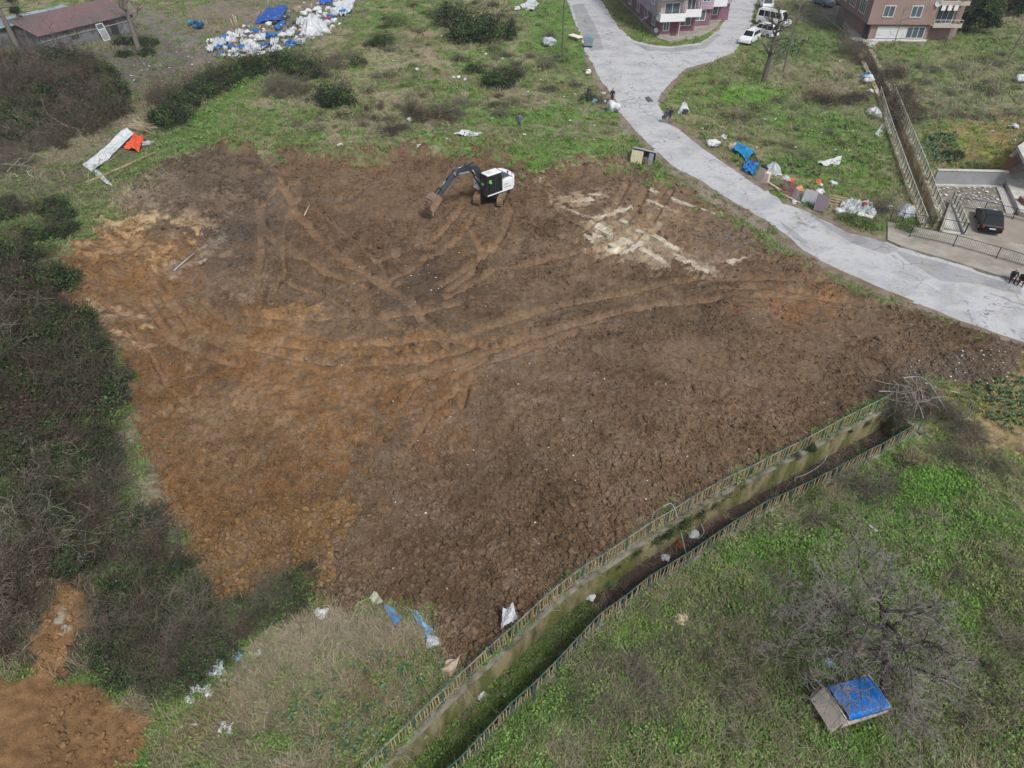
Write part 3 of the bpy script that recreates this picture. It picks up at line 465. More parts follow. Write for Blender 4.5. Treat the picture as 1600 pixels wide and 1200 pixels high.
def asphalt(name, c1, c2, dust, crack=.5, wet=.5):
    m = bpy.data.materials.new(name); m.use_nodes = True; t = m.node_tree; N = t.nodes; L = t.links; b = N['Principled BSDF']; b.inputs['Roughness'].default_value = .9; b.inputs['Specular IOR Level'].default_value = .2
    tc = N.new('ShaderNodeTexCoord')
    def noise(s, d=6, dist=0.):
        n = N.new('ShaderNodeTexNoise'); n.inputs['Scale'].default_value = s; n.inputs['Detail'].default_value = d; n.inputs['Distortion'].default_value = dist; L.new(tc.outputs['Object'], n.inputs['Vector']); return n.outputs[0]
    def rng(v, a, b_, c=0., d=1.):
        r = N.new('ShaderNodeMapRange'); r.inputs[1].default_value = a; r.inputs[2].default_value = b_; r.inputs[3].default_value = c; r.inputs[4].default_value = d; L.new(v, r.inputs[0]); return r.outputs[0]
    def mix(f, a, b_):
        x = N.new('ShaderNodeMix'); x.data_type = 'RGBA'; L.new(f, x.inputs[0])
        for s_, i in ((a, 6), (b_, 7)):
            if isinstance(s_, tuple): x.inputs[i].default_value = (*s_, 1)
            else: L.new(s_, x.inputs[i])
        return x.outputs[2]
    s = mix(rng(noise(.35, 8, .4), .45, .62), c1, c2)
    s = mix(rng(noise(.9, 8, .6), .5, .66, 0, .6), s, dust); s = mix(rng(noise(2.2, 8, .8), .52, .68, 0, .35), s, alb(134, 134, 136))
    # cracks: cell borders broken up by noise
    vo = N.new('ShaderNodeTexVoronoi'); vo.feature = 'DISTANCE_TO_EDGE'; vo.inputs['Scale'].default_value = .33
    nv = N.new('ShaderNodeTexNoise'); nv.inputs['Scale'].default_value = 1.3; nv.inputs['Detail'].default_value = 6; L.new(tc.outputs['Object'], nv.inputs['Vector'])
    ad = N.new('ShaderNodeVectorMath'); ad.operation = 'MULTIPLY_ADD'; L.new(nv.outputs['Color'], ad.inputs[0]); ad.inputs[1].default_value = (1.3, 1.3, 0); L.new(tc.outputs['Object'], ad.inputs[2]); L.new(ad.outputs[0], vo.inputs['Vector'])
    cr = rng(vo.outputs['Distance'], .0, .02, 1., 0.); gate = rng(noise(.3, 4), .47, .56, 0, crack)
    ml = N.new('ShaderNodeMath'); ml.operation = 'MULTIPLY'; L.new(cr, ml.inputs[0]); L.new(gate, ml.inputs[1])
    s = mix(ml.outputs[0], s, alb(96, 96, 98))
    pt_ = N.new('ShaderNodeMath'); pt_.operation = 'MULTIPLY'; L.new(rng(noise(1.6, 8, 1.5), .60, .66), pt_.inputs[0]); L.new(rng(noise(.16, 3), .52, .6, 0, wet), pt_.inputs[1])
    s = mix(pt_.outputs[0], s, alb(112, 114, 118))
    g = N.new('ShaderNodeVectorMath'); g.operation = 'SCALE'; L.new(s, g.inputs[0]); L.new(rng(noise(14, 4), .3, .7, .9, 1.1), g.inputs[3]); L.new(g.outputs[0], b.inputs['Base Color'])
    bp = N.new('ShaderNodeBump'); bp.inputs['Strength'].default_value = .3; bp.inputs['Distance'].default_value = .02; L.new(noise(30), bp.inputs['Height']); L.new(bp.outputs[0], b.inputs['Normal'])
    MATS[name] = m; return m
M_ROAD = asphalt('worn_asphalt', alb(184, 185, 188), alb(166, 167, 169), alb(190, 184, 172), .65, 1.)
M_PATCH = asphalt('older_asphalt', alb(158, 159, 161), alb(140, 141, 143), alb(166, 162, 155), .6, .6)
M_CONC = mat('concrete', alb(158, 152, 142), .9, .14, 1.6, .15, var2=alb(140, 134, 122), vscale=.5)
M_CONCW = mat('pale_concrete', alb(196, 194, 188), .9, .12, 1.3, .15, var2=alb(176, 172, 164), vscale=.7)
M_CONCG = mat('grey_concrete', alb(146, 148, 150), .9, .12, 1.5, .15, var2=alb(132, 134, 136), vscale=.4)
road = tag(flat_sheet('road', ROADW, .02, M_ROAD, .38, seed=4, step=.4), 'worn pale grey asphalt road with cracks and patches', kind='structure')
for k, (pl, m) in enumerate((([(893,8),(912,6),(940,62),(942,78),(922,80),(908,55)], M_PATCH), ([(1262,334),(1325,364),(1384,380),(1405,390),(1380,398),(1330,380),(1290,355)], M_PATCH), ([(1400,392),(1480,412),(1555,437),(1598,446),(1598,462),(1530,445),(1470,440),(1420,410)], M_PATCH), ([(1036,256),(1080,280),(1130,310),(1200,350),(1250,392),(1240,394),(1180,356),(1120,322),(1060,290),(1030,264)], mat('shoulder_dirt', alb(140, 130, 118), .95, .2, 2., .3, var2=alb(120, 108, 92), vscale=.5)), ([(1008,152),(1014,150),(1022,158),(1012,160)], mat('drain_hole_shade', alb(84, 84, 86), .8)), ([(1218,345),(1240,360),(1262,382),(1240,375)], M_PATCH), ([(985,66),(1015,73),(1050,76),(1095,70),(1120,52),(1126,56),(1100,76),(1050,82),(1010,79)], M_PATCH))):  # smallest dark sheet: the shade inside a drain hole, put on as colour
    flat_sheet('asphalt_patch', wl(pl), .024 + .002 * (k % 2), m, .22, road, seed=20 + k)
M_VDIRT = mat('verge_dirt', alb(134, 122, 108), .95, .2, 3., .3, var2=alb(112, 98, 82), vscale=.6)
def verge(pts, wd, seed):
    A = wl(pts); q = offset([tuple(p) for p in resample(A, .7, closed=False)], 0); rs = random.Random(seed); L_, R_ = [], []
    for i, p in enumerate(q):
        k = .35 + 1.1 * fbm(np.array([p[0] / 1.7]), np.array([p[1] / 1.7]), seed, 3)[0]; L_.append((q[i], wd * k * .6)); R_.append((q[i], wd * k))
    a = [offset(q, -w_)[i] for i, (_, w_) in enumerate(L_)]; c = [offset(q, w_)[i] for i, (_, w_) in enumerate(R_)]
    flat_sheet('dirt_strip', a + c[::-1], .032, M_VDIRT, .12, road, step=.35, seed=seed)
for k, pts in enumerate(([(968,178),(987,203),(1020,234)], [(1024,238),(1050,262),(1100,289),(1150,322),(1200,350)], [(1205,353),(1250,392),(1300,420),(1350,443),(1425,474)], [(1432,478),(1500,504),(1600,540),(1700,575)], [(1385,377),(1325,361),(1262,329),(1225,316)], [(1200,298),(1150,264),(1100,231),(1065,202),(1042,190)], [(1032,160),(1036,147),(1050,131),(1075,108),(1112,98)], [(915,86),(935,126),(955,151),(966,172)])): verge(pts, .55, 60 + k)
# pavements
tag(flat_sheet('pavement', PAVED[0], .15, M_CONC, .03, thick=.2, seed=7), 'raised concrete pavement bridging the stone channel beside the road', kind='structure')
tag(flat_sheet('parking_yard', PAVED[1], .10, mat('yard_concrete', alb(150, 142, 130), .9, .16, .8, .1, var2=alb(136, 130, 120), vscale=.25), .05, thick=.2, seed=8), 'stained concrete parking yard behind the black railing', kind='structure')
tag(flat_sheet('building_pavement', PAVED[2], .10, M_CONC, .05, thick=.16, seed=9), 'narrow concrete pavement around the mauve apartment block', kind='structure')
tag(flat_sheet('entrance_path', PAVED[3], .09, M_CONCW, .05, thick=.14, seed=10), 'pale concrete path along the salmon apartment block', kind='structure')

def strip_wall(name, pts, o0, o1, z0, z1, m, label, bev=0.):
    A, B = offset(pts, o0), offset(pts, o1); n = len(pts); b = MB()
    v = [(x, y, z) for L_, z in ((A, z0), (B, z0), (B, z1), (A, z1)) for x, y in L_]
    f = []
    for i in range(n - 1):
        for r in range(4): f.append((r * n + i, r * n + i + 1, ((r + 1) % 4) * n + i + 1, ((r + 1) % 4) * n + i))
    f += [(0, n, 2 * n, 3 * n), (n - 1, 4 * n - 1, 3 * n - 1, 2 * n - 1)]
    b.add(v, f); o = b.build(name, m)
    bm = bmesh.new(); bm.from_mesh(o.data); bmesh.ops.recalc_face_normals(bm, faces=bm.faces); bm.to_mesh(o.data); bm.free()
    return tag(o, label, 'wall', kind='thing') if label else o
def mossy(name, c1, c2, moss, run=.35):
    m = bpy.data.materials.new(name); m.use_nodes = True; t = m.node_tree; N = t.nodes; L = t.links; b = N['Principled BSDF']; b.inputs['Roughness'].default_value = .9; b.inputs['Specular IOR Level'].default_value = .15
    tc = N.new('ShaderNodeTexCoord'); mp = N.new('ShaderNodeMapping'); mp.inputs['Scale'].default_value = (1.3, 1.3, run); L.new(tc.outputs['Object'], mp.inputs[0])
    def noise(s, vec, d=6):
        n = N.new('ShaderNodeTexNoise'); n.inputs['Scale'].default_value = s; n.inputs['Detail'].default_value = d; L.new(vec, n.inputs['Vector']); return n.outputs[0]
    def rng(v, a, b_, c=0., d=1.):
        r = N.new('ShaderNodeMapRange'); r.inputs[1].default_value = a; r.inputs[2].default_value = b_; r.inputs[3].default_value = c; r.inputs[4].default_value = d; L.new(v, r.inputs[0]); return r.outputs[0]
    def mix(f, a, b_):
        x = N.new('ShaderNodeMix'); x.data_type = 'RGBA'; L.new(f, x.inputs[0])
        for s_, i in ((a, 6), (b_, 7)):
            if isinstance(s_, tuple): x.inputs[i].default_value = (*s_, 1)
            else: L.new(s_, x.inputs[i])
        return x.outputs[2]
    s = mix(rng(noise(.9, mp.outputs[0]), .42, .6), c1, c2); s = mix(rng(noise(.45, mp.outputs[0], 8), .45, .58, 0, .85), s, moss); s = mix(rng(noise(2.6, mp.outputs[0], 8), .56, .68, 0, .6), s, alb(64, 58, 44))
    g = N.new('ShaderNodeVectorMath'); g.operation = 'SCALE'; L.new(s, g.inputs[0]); L.new(rng(noise(9, tc.outputs['Object']), .3, .7, .85, 1.15), g.inputs[3]); L.new(g.outputs[0], b.inputs['Base Color'])
    bp = N.new('ShaderNodeBump'); bp.inputs['Strength'].default_value = .3; bp.inputs['Distance'].default_value = .03; L.new(noise(12, tc.outputs['Object']), bp.inputs['Height']); L.new(bp.outputs[0], b.inputs['Normal'])
    MATS[name] = m; return m
M_MOSS = mossy('mossy_concrete', alb(146, 138, 106), alb(112, 106, 78), alb(96, 102, 52))
M_COPE = mat('weathered_coping', alb(132, 128, 116), .9, .25, 3., .2, var2=alb(82, 82, 62), vscale=.9)
M_STAIN = mossy('stained_concrete', alb(206, 200, 178), alb(184, 174, 146), alb(160, 146, 114), .3)
wl_ = strip_wall('channel_wall', CHL, -.12, .28, -2.2, WALLTOP - .06, M_MOSS, 'mossy concrete channel wall at the edge of the ploughed soil')
cp = strip_wall('coping', CHL, -.15, .31, WALLTOP - .06, WALLTOP, M_COPE, None); cp.parent = wl_
wr_ = strip_wall('channel_wall', CHR, -.16, .10, -2.2, WALLTOP - .05, M_MOSS, 'mossy concrete channel wall beside the rough grass with the bare tree')
cp = strip_wall('coping', CHR, -.18, .12, WALLTOP - .05, WALLTOP, M_COPE, None); cp.parent = wr_
w3 = strip_wall('ditch_wall', DBL, -.28, .26, -2.8, .25, M_STAIN, 'stained ditch wall along the overgrown gardens, road end to thicket')
w4 = strip_wall('ditch_wall', DBR, -.26, .28, -2.8, .25, M_STAIN, 'stained ditch wall beside the parking yard and grey retaining wall')
# culvert mouth at the end of the near channel
a0, a1 = Vector(CHL[-1]), Vector(CHR[-1]); e = (a1 - a0); nrm = Vector((e.y, -e.x)).normalized()
if nrm.y < 0: nrm = -nrm
cv = thing('culvert', 'dark culvert mouth in a concrete headwall under dead branches', 'culvert', (*((a0 + a1) / 2), 0))
M_DARKC = mat('dark_pipe_concrete', alb(62, 58, 50), .9, .2, 3., .2)  # one dark tone for the pipe and its end plate
ang = math.atan2(e.y, e.x); b = MB(); Wd = e.length + .5
for sx in (-1, 1): b.box((sx * (Wd / 4 + .35), .2, -1.2), (Wd / 2 - .7, .4, 2.7), mi=0)
b.box((0, .2, -.02), (1.4, .4, .2), mi=0)
b.build('headwall', M_COPE, cv, rz=ang)
b = MB(); b.tube([(0, .38, -.75), (0, 4.5, -.75)], .60, 20, cap=False); b.box((0, 4.6, -.75), (1.8, .1, 1.8)); b.build('pipe', M_DARKC, cv, rz=ang)

def fence(name, pts, zb, ht, label, mats, post_step=None, bar_step=.15, posts=True, bar=(.046, .014), skip=(), group=None, railr=.024, offs=0., tilt=1.):
    """railing with posts, two rails and upright bars, each a part"""
    mp_, mr, mb_ = mats; base = offset(pts, offs) if offs else [tuple(p) for p in pts]
    if post_step: q = [tuple(p) for p in resample(base, post_step, closed=False)]
    else: q = base
    o = thing(name, label, 'fence', (q[len(q) // 2][0], q[len(q) // 2][1], 0), group=group); ox, oy = q[len(q) // 2]
    pm = MB(); pm.box((0, 0, ht / 2 + .01), (.06, .06, ht + .04)); pm.box((0, 0, .01), (.14, .14, .02)); pm = pm.mesh('post', mp_)
    bm_ = MB(); bm_.box((0, 0, ht * .53), (*bar, ht * .78)); bm_ = bm_.mesh('bar', mb_); rs = random.Random(len(q)); count = 0; extra = MB()
    for i, p in enumerate(q):
        if posts: link('post', pm, o, (p[0] - ox, p[1] - oy, zb), rs.uniform(-.1, .1))
        if i == len(q) - 1: break
        a, c = Vector(p), Vector(q[i + 1]); d = c - a; L_ = d.length; an = math.atan2(d.y, d.x)
        for hh, rr in ((ht - .01, railr), (ht * .14, railr * .8)):
            rb = MB(); rb.bar((a.x - ox, a.y - oy, zb + hh), (c.x - ox, c.y - oy, zb + hh), rr * 2, rr * 1.6); rb.build('rail', mr, o)
        k = max(1, int(L_ / bar_step))
        for j in range(1, k):
            if rs.random() < .07 * tilt: continue
            s = a + d * (j / k); count += 1
            if count <= 295: x = link('bar', bm_, o, (s.x - ox, s.y - oy, zb), an); x.rotation_euler = (rs.uniform(-.07, .07) * tilt, rs.gauss(0, .06) * tilt, an)
            else: extra.box((s.x - ox, s.y - oy, zb + ht * .53), (*bar, ht * .78), an)
    if extra.v: tag(extra.build('bars', mb_, o), kind='stuff')
    return o
M_TEAL = mat('green_paint', alb(56, 90, 84), .6, .2, 8., var2=alb(98, 108, 98), vscale=2.5); M_RAILW = mat('chipped_rail_paint', alb(132, 138, 126), .6, .25, 9., var2=alb(76, 108, 102), vscale=1.2)
M_YEL = mat('faded_yellow_paint', alb(170, 152, 110), .7, .2, 5., var2=alb(140, 116, 84), vscale=.6, alpha_rand=.25)
NEARL = [p for p in reversed(CHL)]; NEARR = [p for p in reversed(CHR)]
fence('channel_fence', CHL, WALLTOP, FENCEH, 'green and yellow bar fence along the ploughed soil side of the channel', (M_TEAL, M_RAILW, M_YEL), bar_step=.155)
fence('channel_fence', CHR, WALLTOP, FENCEH, 'green and yellow bar fence on the grassy bare tree side of the channel', (M_TEAL, M_TEAL, M_YEL), bar_step=.155)
M_PALEB = mat('pale_weathered_bars', alb(200, 198, 180), .8, .2, 5., var2=alb(172, 168, 146), vscale=.6, alpha_rand=.15); M_DKP = mat('dark_teal_posts', alb(66, 84, 86), .6)
fence('ditch_fence', DBL[:4], .25, .9, 'pale bar fence on the garden side of the stained ditch', (M_DKP, M_PALEB, M_PALEB), post_step=1.1, bar_step=.15, bar=(.11, .02))
fence('ditch_fence', DBR[:4], .25, .9, 'pale bar fence between the stained ditch and the grey retaining wall', (M_DKP, M_PALEB, M_PALEB), post_step=1.1, bar_step=.15, bar=(.11, .02))
# sluice spur beside the yard
sp = wl([(1485,318),(1506,368)]); sp2 = wl([(1485,318),(1468,366)])
fence('spur_fence', sp, .35, .85, 'short pale bar fence on the concrete spur beside the parked dark car', (M_DKP, M_PALEB, M_PALEB), post_step=.9, bar_step=.17, bar=(.09, .02))
b = MB(); ap = wl([(1485,320),(1471,366),(1500,368)]); b.prism([tuple(p) for p in ap][::-1], -.3, .2); tag(b.build('sluice_apron', M_CONCW), 'white concrete wedge apron between the ditch and the spur fence', 'apron')
tag(strip_wall('spur_wall', sp, -.14, .14, -.4, .35, M_CONCW, None), 'low white concrete spur wall under the short pale fence', 'wall', kind='thing')
tag(strip_wall('spur_wall', sp2, -.1, .1, -.4, .42, M_CONC, None), 'sloping concrete spur wall meeting the stained ditch', 'wall', kind='thing')
# black railings on the bridge and round the yard
M_BLK = mat('black_iron', alb(46, 50, 52), .5, .1)
KW = dict(bar_step=.15, bar=(.016, .016), railr=.022, tilt=.12)
fence('iron_railing', wl([(1420,372),(1488,387),(1555,406),(1640,432)]), .15, 1.0, 'black iron railing between the pavement and the bridge deck', (M_BLK,) * 3, **KW)
fence('iron_railing', wl([(1390,346),(1407,352),(1455,358),(1505,368)]), .15, 1.0, 'black iron railing across the end of the stained ditch', (M_BLK,) * 3, **KW)
fence('iron_railing', wl([(1494,326),(1535,333),(1581,344),(1650,362)]), .12, 1.0, 'black iron railing behind the dark parked car', (M_BLK,) * 3, **KW)
# grey retaining wall
rw = wl([(1457,289),(1557,291),(1566,292)])
tag(strip_wall('retaining_wall', rw, -.25, .0, -.2, 1.45, M_CONCG, None), 'smooth grey concrete retaining wall with a white coping', 'wall', kind='thing')
rwt = [o for o in COL.objects if o.name == 'retaining_wall'][0]
cp = strip_wall('coping', rw, -.30, .06, 1.45, 1.53, M_CONCW, None); cp.parent = rwt
cp = strip_wall('footing', rw, .0, .28, -.1, .12, M_CONCW, None); cp.parent = rwt

# remains of a concrete floor showing in the scraped soil
M_SLABR = mat('muddy_pale_concrete', alb(188, 178, 158), .9, .16, 2.5, .2, var2=alb(158, 142, 118), vscale=1.6)
for k, (a, b_, wd) in enumerate((((934,356),(957,366),.85),((926,364),(941,369),.5),((915,368),(926,379),.45),((954,386),(980,378),.9),((970,373),(986,381),.6),((975,397),(1001,383),.5),((994,357),(1009,365),.45),((1001,389),(1042,411),.55),((1020,371),(1060,391),.5),((1052,400),(1082,415),.7),((1088,419),(1106,427),.5),((1050,312),(1084,324),.45),((1013,315),(1037,323),.35),((1017,297),(1027,304),.45),((921,305),(939,305),.3),((967,345),(981,350),.5),((1136,411),(1166,405),.5),((926,344),(958,335),.4),((962,334),(986,325),.3),((895,318),(925,312),.9),((1096,328),(1118,335),.25),((878,324),(905,336),.4))):
    A, B = P(*a), P(*b_); d = Vector((B.x - A.x, B.y - A.y)); n_ = Vector((-d.y, d.x)).normalized() * wd / 2; q = [Vector((A.x, A.y)) - n_, Vector((B.x, B.y)) - n_, Vector((B.x, B.y)) + n_, Vector((A.x, A.y)) + n_]
    z = float(np.percentile([interp(gz.reshape(nr, nc), np.array([A.x * (1 - t) + B.x * t]), np.array([A.y * (1 - t) + B.y * t]))[0] for t in np.linspace(0, 1, 9)], 75)); rs = random.Random(k)
    tag(flat_sheet('concrete_strip', [tuple(p) for p in q], z + rs.uniform(.0, .025), M_SLABR, .13, thick=.25, step=.22, seed=90 + k), 'pale broken concrete strip showing through the scraped soil', 'concrete slab', 'pale concrete strips in the scraped soil', 'thing')
# ---------------------------------------------------------------- clods, grass and straw (uncountable: one object each)
RS = np.random.RandomState(11)
PROTO = {}
def proto_collection(name, meshes):
    c = bpy.data.collections.new(name)
    for k, me in enumerate(meshes):
        o = bpy.data.objects.new('%s_%02d' % (name, k), me); c.objects.link(o)
    return c
def scatter(name, meshes, pos, rot, scl, colr, label):
    n = len(pos); me = bpy.data.meshes.new(name); me.vertices.add(n); me.vertices.foreach_set('co', pos.astype(np.float32).ravel())
    for an, ty, key, val in (('rot', 'FLOAT_VECTOR', 'vector', rot), ('scl', 'FLOAT_VECTOR', 'vector', scl), ('icol', 'FLOAT_COLOR', 'color', np.concatenate([colr, np.ones((n, 1))], 1))):
        a = me.attributes.new(an, ty, 'POINT'); a.data.foreach_set(key, val.astype(np.float32).ravel())
    a = me.attributes.new('pick', 'INT', 'POINT'); a.data.foreach_set('value', RS.randint(0, len(meshes), n).astype(np.int32))
    o = link(name, me); tag(o, label, kind='stuff')
    t = bpy.data.node_groups.new(name + '_scatter', 'GeometryNodeTree'); t.interface.new_socket('Geometry', in_out='INPUT', socket_type='NodeSocketGeometry'); t.interface.new_socket('Geometry', in_out='OUTPUT', socket_type='NodeSocketGeometry')
    N, L = t.nodes, t.links; gi, go = N.new('NodeGroupInput'), N.new('NodeGroupOutput'); ip = N.new('GeometryNodeInstanceOnPoints'); ci = N.new('GeometryNodeCollectionInfo')
    ci.inputs['Collection'].default_value = proto_collection(name + '_piece', meshes); ci.inputs['Separate Children'].default_value = True; ci.inputs['Reset Children'].default_value = True
    def na(nm, ty):
        q = N.new('GeometryNodeInputNamedAttribute'); q.data_type = ty; q.inputs[0].default_value = nm; return q.outputs[0]
    mp = N.new('GeometryNodeMeshToPoints'); L.new(gi.outputs[0], mp.inputs[0]); L.new(mp.outputs[0], ip.inputs['Points'])
    L.new(ci.outputs[0], ip.inputs['Instance']); ip.inputs['Pick Instance'].default_value = True
    L.new(na('pick', 'INT'), ip.inputs['Instance Index']); er = N.new('FunctionNodeEulerToRotation'); L.new(na('rot', 'FLOAT_VECTOR'), er.inputs[0]); L.new(er.outputs[0], ip.inputs['Rotation']); L.new(na('scl', 'FLOAT_VECTOR'), ip.inputs['Scale']); L.new(ip.outputs[0], go.inputs[0])
    md = o.modifiers.new('scatter', 'NODES'); md.node_group = t
    return o
M_CLOD = attr_mat('soil_clod', 'icol', 'INSTANCER', .95, (4.,), (.25,), 0, 10., .1)
M_BLADE = attr_mat('grass_blade', 'icol', 'INSTANCER', .8, (), (), 0, 1., .15)
M_STRAW = attr_mat('dry_straw', 'icol', 'INSTANCER', .85, (), (), 0, 1., .1)
def clod_mesh(seed):
    b = MB(); b.blob((0, 0, .12), (.5, .42, .36), seed, 1 if seed % 2 else 2, .55, 1.6); return b.mesh('clod', M_CLOD, seed % 3 == 0)
def tuft_mesh(seed, n, hmin, hmax, spread, wd, m, lean=.5, seg=2):
    rs = random.Random(seed); b = MB()
    for i in range(n):
        a = rs.uniform(0, 6.283); r = spread * math.sqrt(rs.random()); x, y = r * math.cos(a), r * math.sin(a); h = rs.uniform(hmin, hmax); la = rs.uniform(0, 6.283); l = lean * rs.uniform(.3, 1.4)
        dx, dy = math.cos(la) * h * l, math.sin(la) * h * l; px_, py_ = -math.sin(la) * wd / 2, math.cos(la) * wd / 2; zz = h * max(.12, 1 - .35 * l * l)
        b.add([(x - px_, y - py_, -.03), (x + px_, y + py_, -.03), (x + dx * .4 + px_ * .8, y + dy * .4 + py_ * .8, zz * .62), (x + dx * .4 - px_ * .8, y + dy * .4 - py_ * .8, zz * .62), (x + dx, y + dy, zz)], [(0, 1, 2, 3), (3, 2, 4)])
    return b.mesh('tuft', m)
def leaf_tuft(seed, n, r, ls, m):
    rs = random.Random(seed); b = MB()
    for i in range(n):
        a = rs.uniform(0, 6.283); d = r * math.sqrt(rs.random()); x, y, z = d * math.cos(a), d * math.sin(a), rs.uniform(.02, .28) * (1.2 - d / r * .6); u = Vector((rs.gauss(0, 1), rs.gauss(0, 1), rs.gauss(0, .45))).normalized(); v = u.cross(Vector((rs.gauss(0, .4), rs.gauss(0, .4), 1))).normalized(); l = ls * rs.uniform(.6, 1.3); c = Vector((x, y, z))
        b.add([c - u * l * .5, c + v * l * .32, c + u * l * .5, c - v * l * .32], [(0, 1, 2, 3)])
    return b.mesh('weed', m)
def candidates(n, seed, x0=-140, x1=1740, y0=-40, y1=1330):
    rs = np.random.RandomState(seed); U = rs.uniform(x0, x1, n); V = rs.uniform(y0, y1, n)
    u, v = (U - 800) / FPX, (V - 600) / FPX; dz = -math.sin(PITCH) - v * math.cos(PITCH); t = -CAMH / dz; X = u * t; Y = (math.cos(PITCH) - v * math.sin(PITCH)) * t
    for _ in range(3):
        Z = interp(GZ0, X, Y); t = (Z - CAMH) / dz; X = u * t; Y = (math.cos(PITCH) - v * math.sin(PITCH)) * t
    r, c, fy, fx = cellof(X, Y); ii = (r + (fy > rs.rand(n))) * nc + c + (fx > rs.rand(n))
    return X, Y, Z, U, V, {k_: v_[ii] for k_, v_ in pt.items()}, rs
gzi = gz.reshape(nr, nc)
def surf(X, Y): return interp(gzi, X, Y)           # height of the finished ground sheet, clods and all
# clods
X, Y, Z, U, V, f, rs = candidates(560000, 5, 60, 1660, 190, 1230)
k = rs.rand(len(X)) < f['cl'] * (.55 + .9 * np.clip(f['n1'] + .5, 0, 1)); X, Y, U, V = X[k], Y[k], U[k], V[k]; C = f['col'][k]
sz = np.exp(rs.normal(-2.75, .5, len(X))); sz = sz * (.9 + .5 * sstep(600, 900, V) + .5 * sstep(480, 330, V)) * (1 + .5 * (rs.rand(len(X)) < .04)); sz = np.minimum(sz, .36)
pos = np.stack([X, Y, surf(X, Y) - sz * .08], -1); scl = sz[:, None] * rs.uniform(.75, 1.3, (len(X), 3)); rot = np.stack([rs.uniform(-.5, .5, len(X)), rs.uniform(-.5, .5, len(X)), rs.uniform(0, 6.28, len(X))], -1)
scatter('soil_clods', [clod_mesh(i) for i in range(7)], pos, rot, scl, C * rs.uniform(.8, 1.16, (len(X), 1)), 'loose clods of turned soil all over the cleared plot')
# green grass, straw and low leafy weeds
X, Y, Z, U, V, f, rs = candidates(190000, 6)
far = 1 + .9 * sstep(500, 60, V)
k = rs.rand(len(X)) < f['gr'] * .8; x, y, C = X[k], Y[k], f['col'][k]; n = len(x); g = np.array(alb(106, 138, 68)) * rs.uniform(.45, 1.5, (n, 1)) * (1 + rs.uniform(-.14, .14, (n, 3))); C = C * .5 + g * .5
s = rs.uniform(.55, 1.25, n) * far[k] * (.7 + .6 * fbm(x / 2.5, y / 2.5, 140, 2)); pos = np.stack([x, y, surf(x, y)], -1); rot = np.stack([rs.uniform(-.25, .25, n), rs.uniform(-.25, .25, n), rs.uniform(0, 6.28, n)], -1)
scatter('grass', [tuft_mesh(i, 16, .08, .26, .2, .028, M_BLADE, .7) for i in range(4)] + [leaf_tuft(20 + i, 16, .24, .11, M_BLADE) for i in range(3)], pos, rot, np.stack([s, s, s * rs.uniform(.7, 1.4, n)], -1), C * 1.15, 'short green grass and low weeds on the rough ground')
k = rs.rand(len(X)) < f['dr'] * .6; x, y, C = X[k], Y[k], f['col'][k]; n = len(x); g = np.array(alb(176, 164, 138)) * rs.uniform(.6, 1.25, (n, 1)); C = C * .45 + g * .55
s = rs.uniform(.6, 1.4, n) * far[k]; pos = np.stack([x, y, surf(x, y)], -1); rot = np.stack([rs.uniform(-.5, .5, n), rs.uniform(-.5, .5, n), rs.uniform(0, 6.28, n)], -1)
scatter('dry_grass', [tuft_mesh(40 + i, 13, .2, .55, .2, .018, M_STRAW, 1.3) for i in range(5)], pos, rot, np.stack([s, s, s * rs.uniform(.5, 1.2, n)], -1), C, 'dead straw and dry grass stalks on the rough ground')

# ---------------------------------------------------------------- shrubs and trees (things)
def leaf_mesh(name, m, seed, n, leaf, clumps, tones, spread=.34, flat=.75):
    """unit shrub crown: leaf-sized quads gathered in clumps through the volume"""
    rs = np.random.RandomState(seed); cc = rs.normal(0, 1, (clumps, 3)); cc /= np.linalg.norm(cc, axis=1)[:, None]; cc *= rs.uniform(.25, .82, (clumps, 1)); cc[:, 2] = np.abs(cc[:, 2]) * flat + .12
    w_ = rs.randint(0, clumps, n); p = cc[w_] + rs.normal(0, spread * .5, (n, 3)) * (.6 + rs.rand(clumps)[w_][:, None] * .8); p[:, 2] = np.abs(p[:, 2])
    u = rs.normal(0, 1, (n, 3)); u /= np.linalg.norm(u, axis=1)[:, None]; v = np.cross(u, rs.normal(0, 1, (n, 3))); v /= np.linalg.norm(v, axis=1)[:, None]
    l = leaf * rs.uniform(.55, 1.4, (n, 1)); q = np.stack([p - u * l * .6, p + v * l * .3, p + u * l * .6, p - v * l * .3], 1).reshape(-1, 3)
    me = bpy.data.meshes.new(name); me.vertices.add(4 * n); me.vertices.foreach_set('co', q.astype(np.float32).ravel()); me.loops.add(4 * n); me.loops.foreach_set('vertex_index', np.arange(4 * n, dtype=np.int32)); me.polygons.add(n)
    me.polygons.foreach_set('loop_start', np.arange(0, 4 * n, 4, dtype=np.int32)); me.polygons.foreach_set('loop_total', np.full(n, 4, np.int32)); me.update(calc_edges=True)
    tn = np.array(tones); ct = tn[rs.randint(0, len(tn), clumps)][w_] * rs.uniform(.7, 1.3, (n, 1)); c4 = np.repeat(np.concatenate([ct, np.ones((n, 1))], 1), 4, 0)
    a = me.attributes.new('col', 'FLOAT_COLOR', 'POINT'); a.data.foreach_set('color', c4.astype(np.float32).ravel()); me.materials.append(m); return me
M_LEAF = attr_mat('leaf', 'col', 'GEOMETRY', .75, (), (), 0, 1., .2)
M_TWIG = mat('twig_bark', alb(104, 95, 84), .9, .2, 4., alpha_rand=.2); M_TWIGD = mat('dark_twig_bark', alb(76, 66, 58), .9, .2, 4., alpha_rand=.2); M_BARK = mat('grey_bark', alb(112, 106, 100), .9, .25, 5., .5); M_PALEBARK = mat('pale_dead_wood', alb(170, 162, 150), .85, .2, 5.)
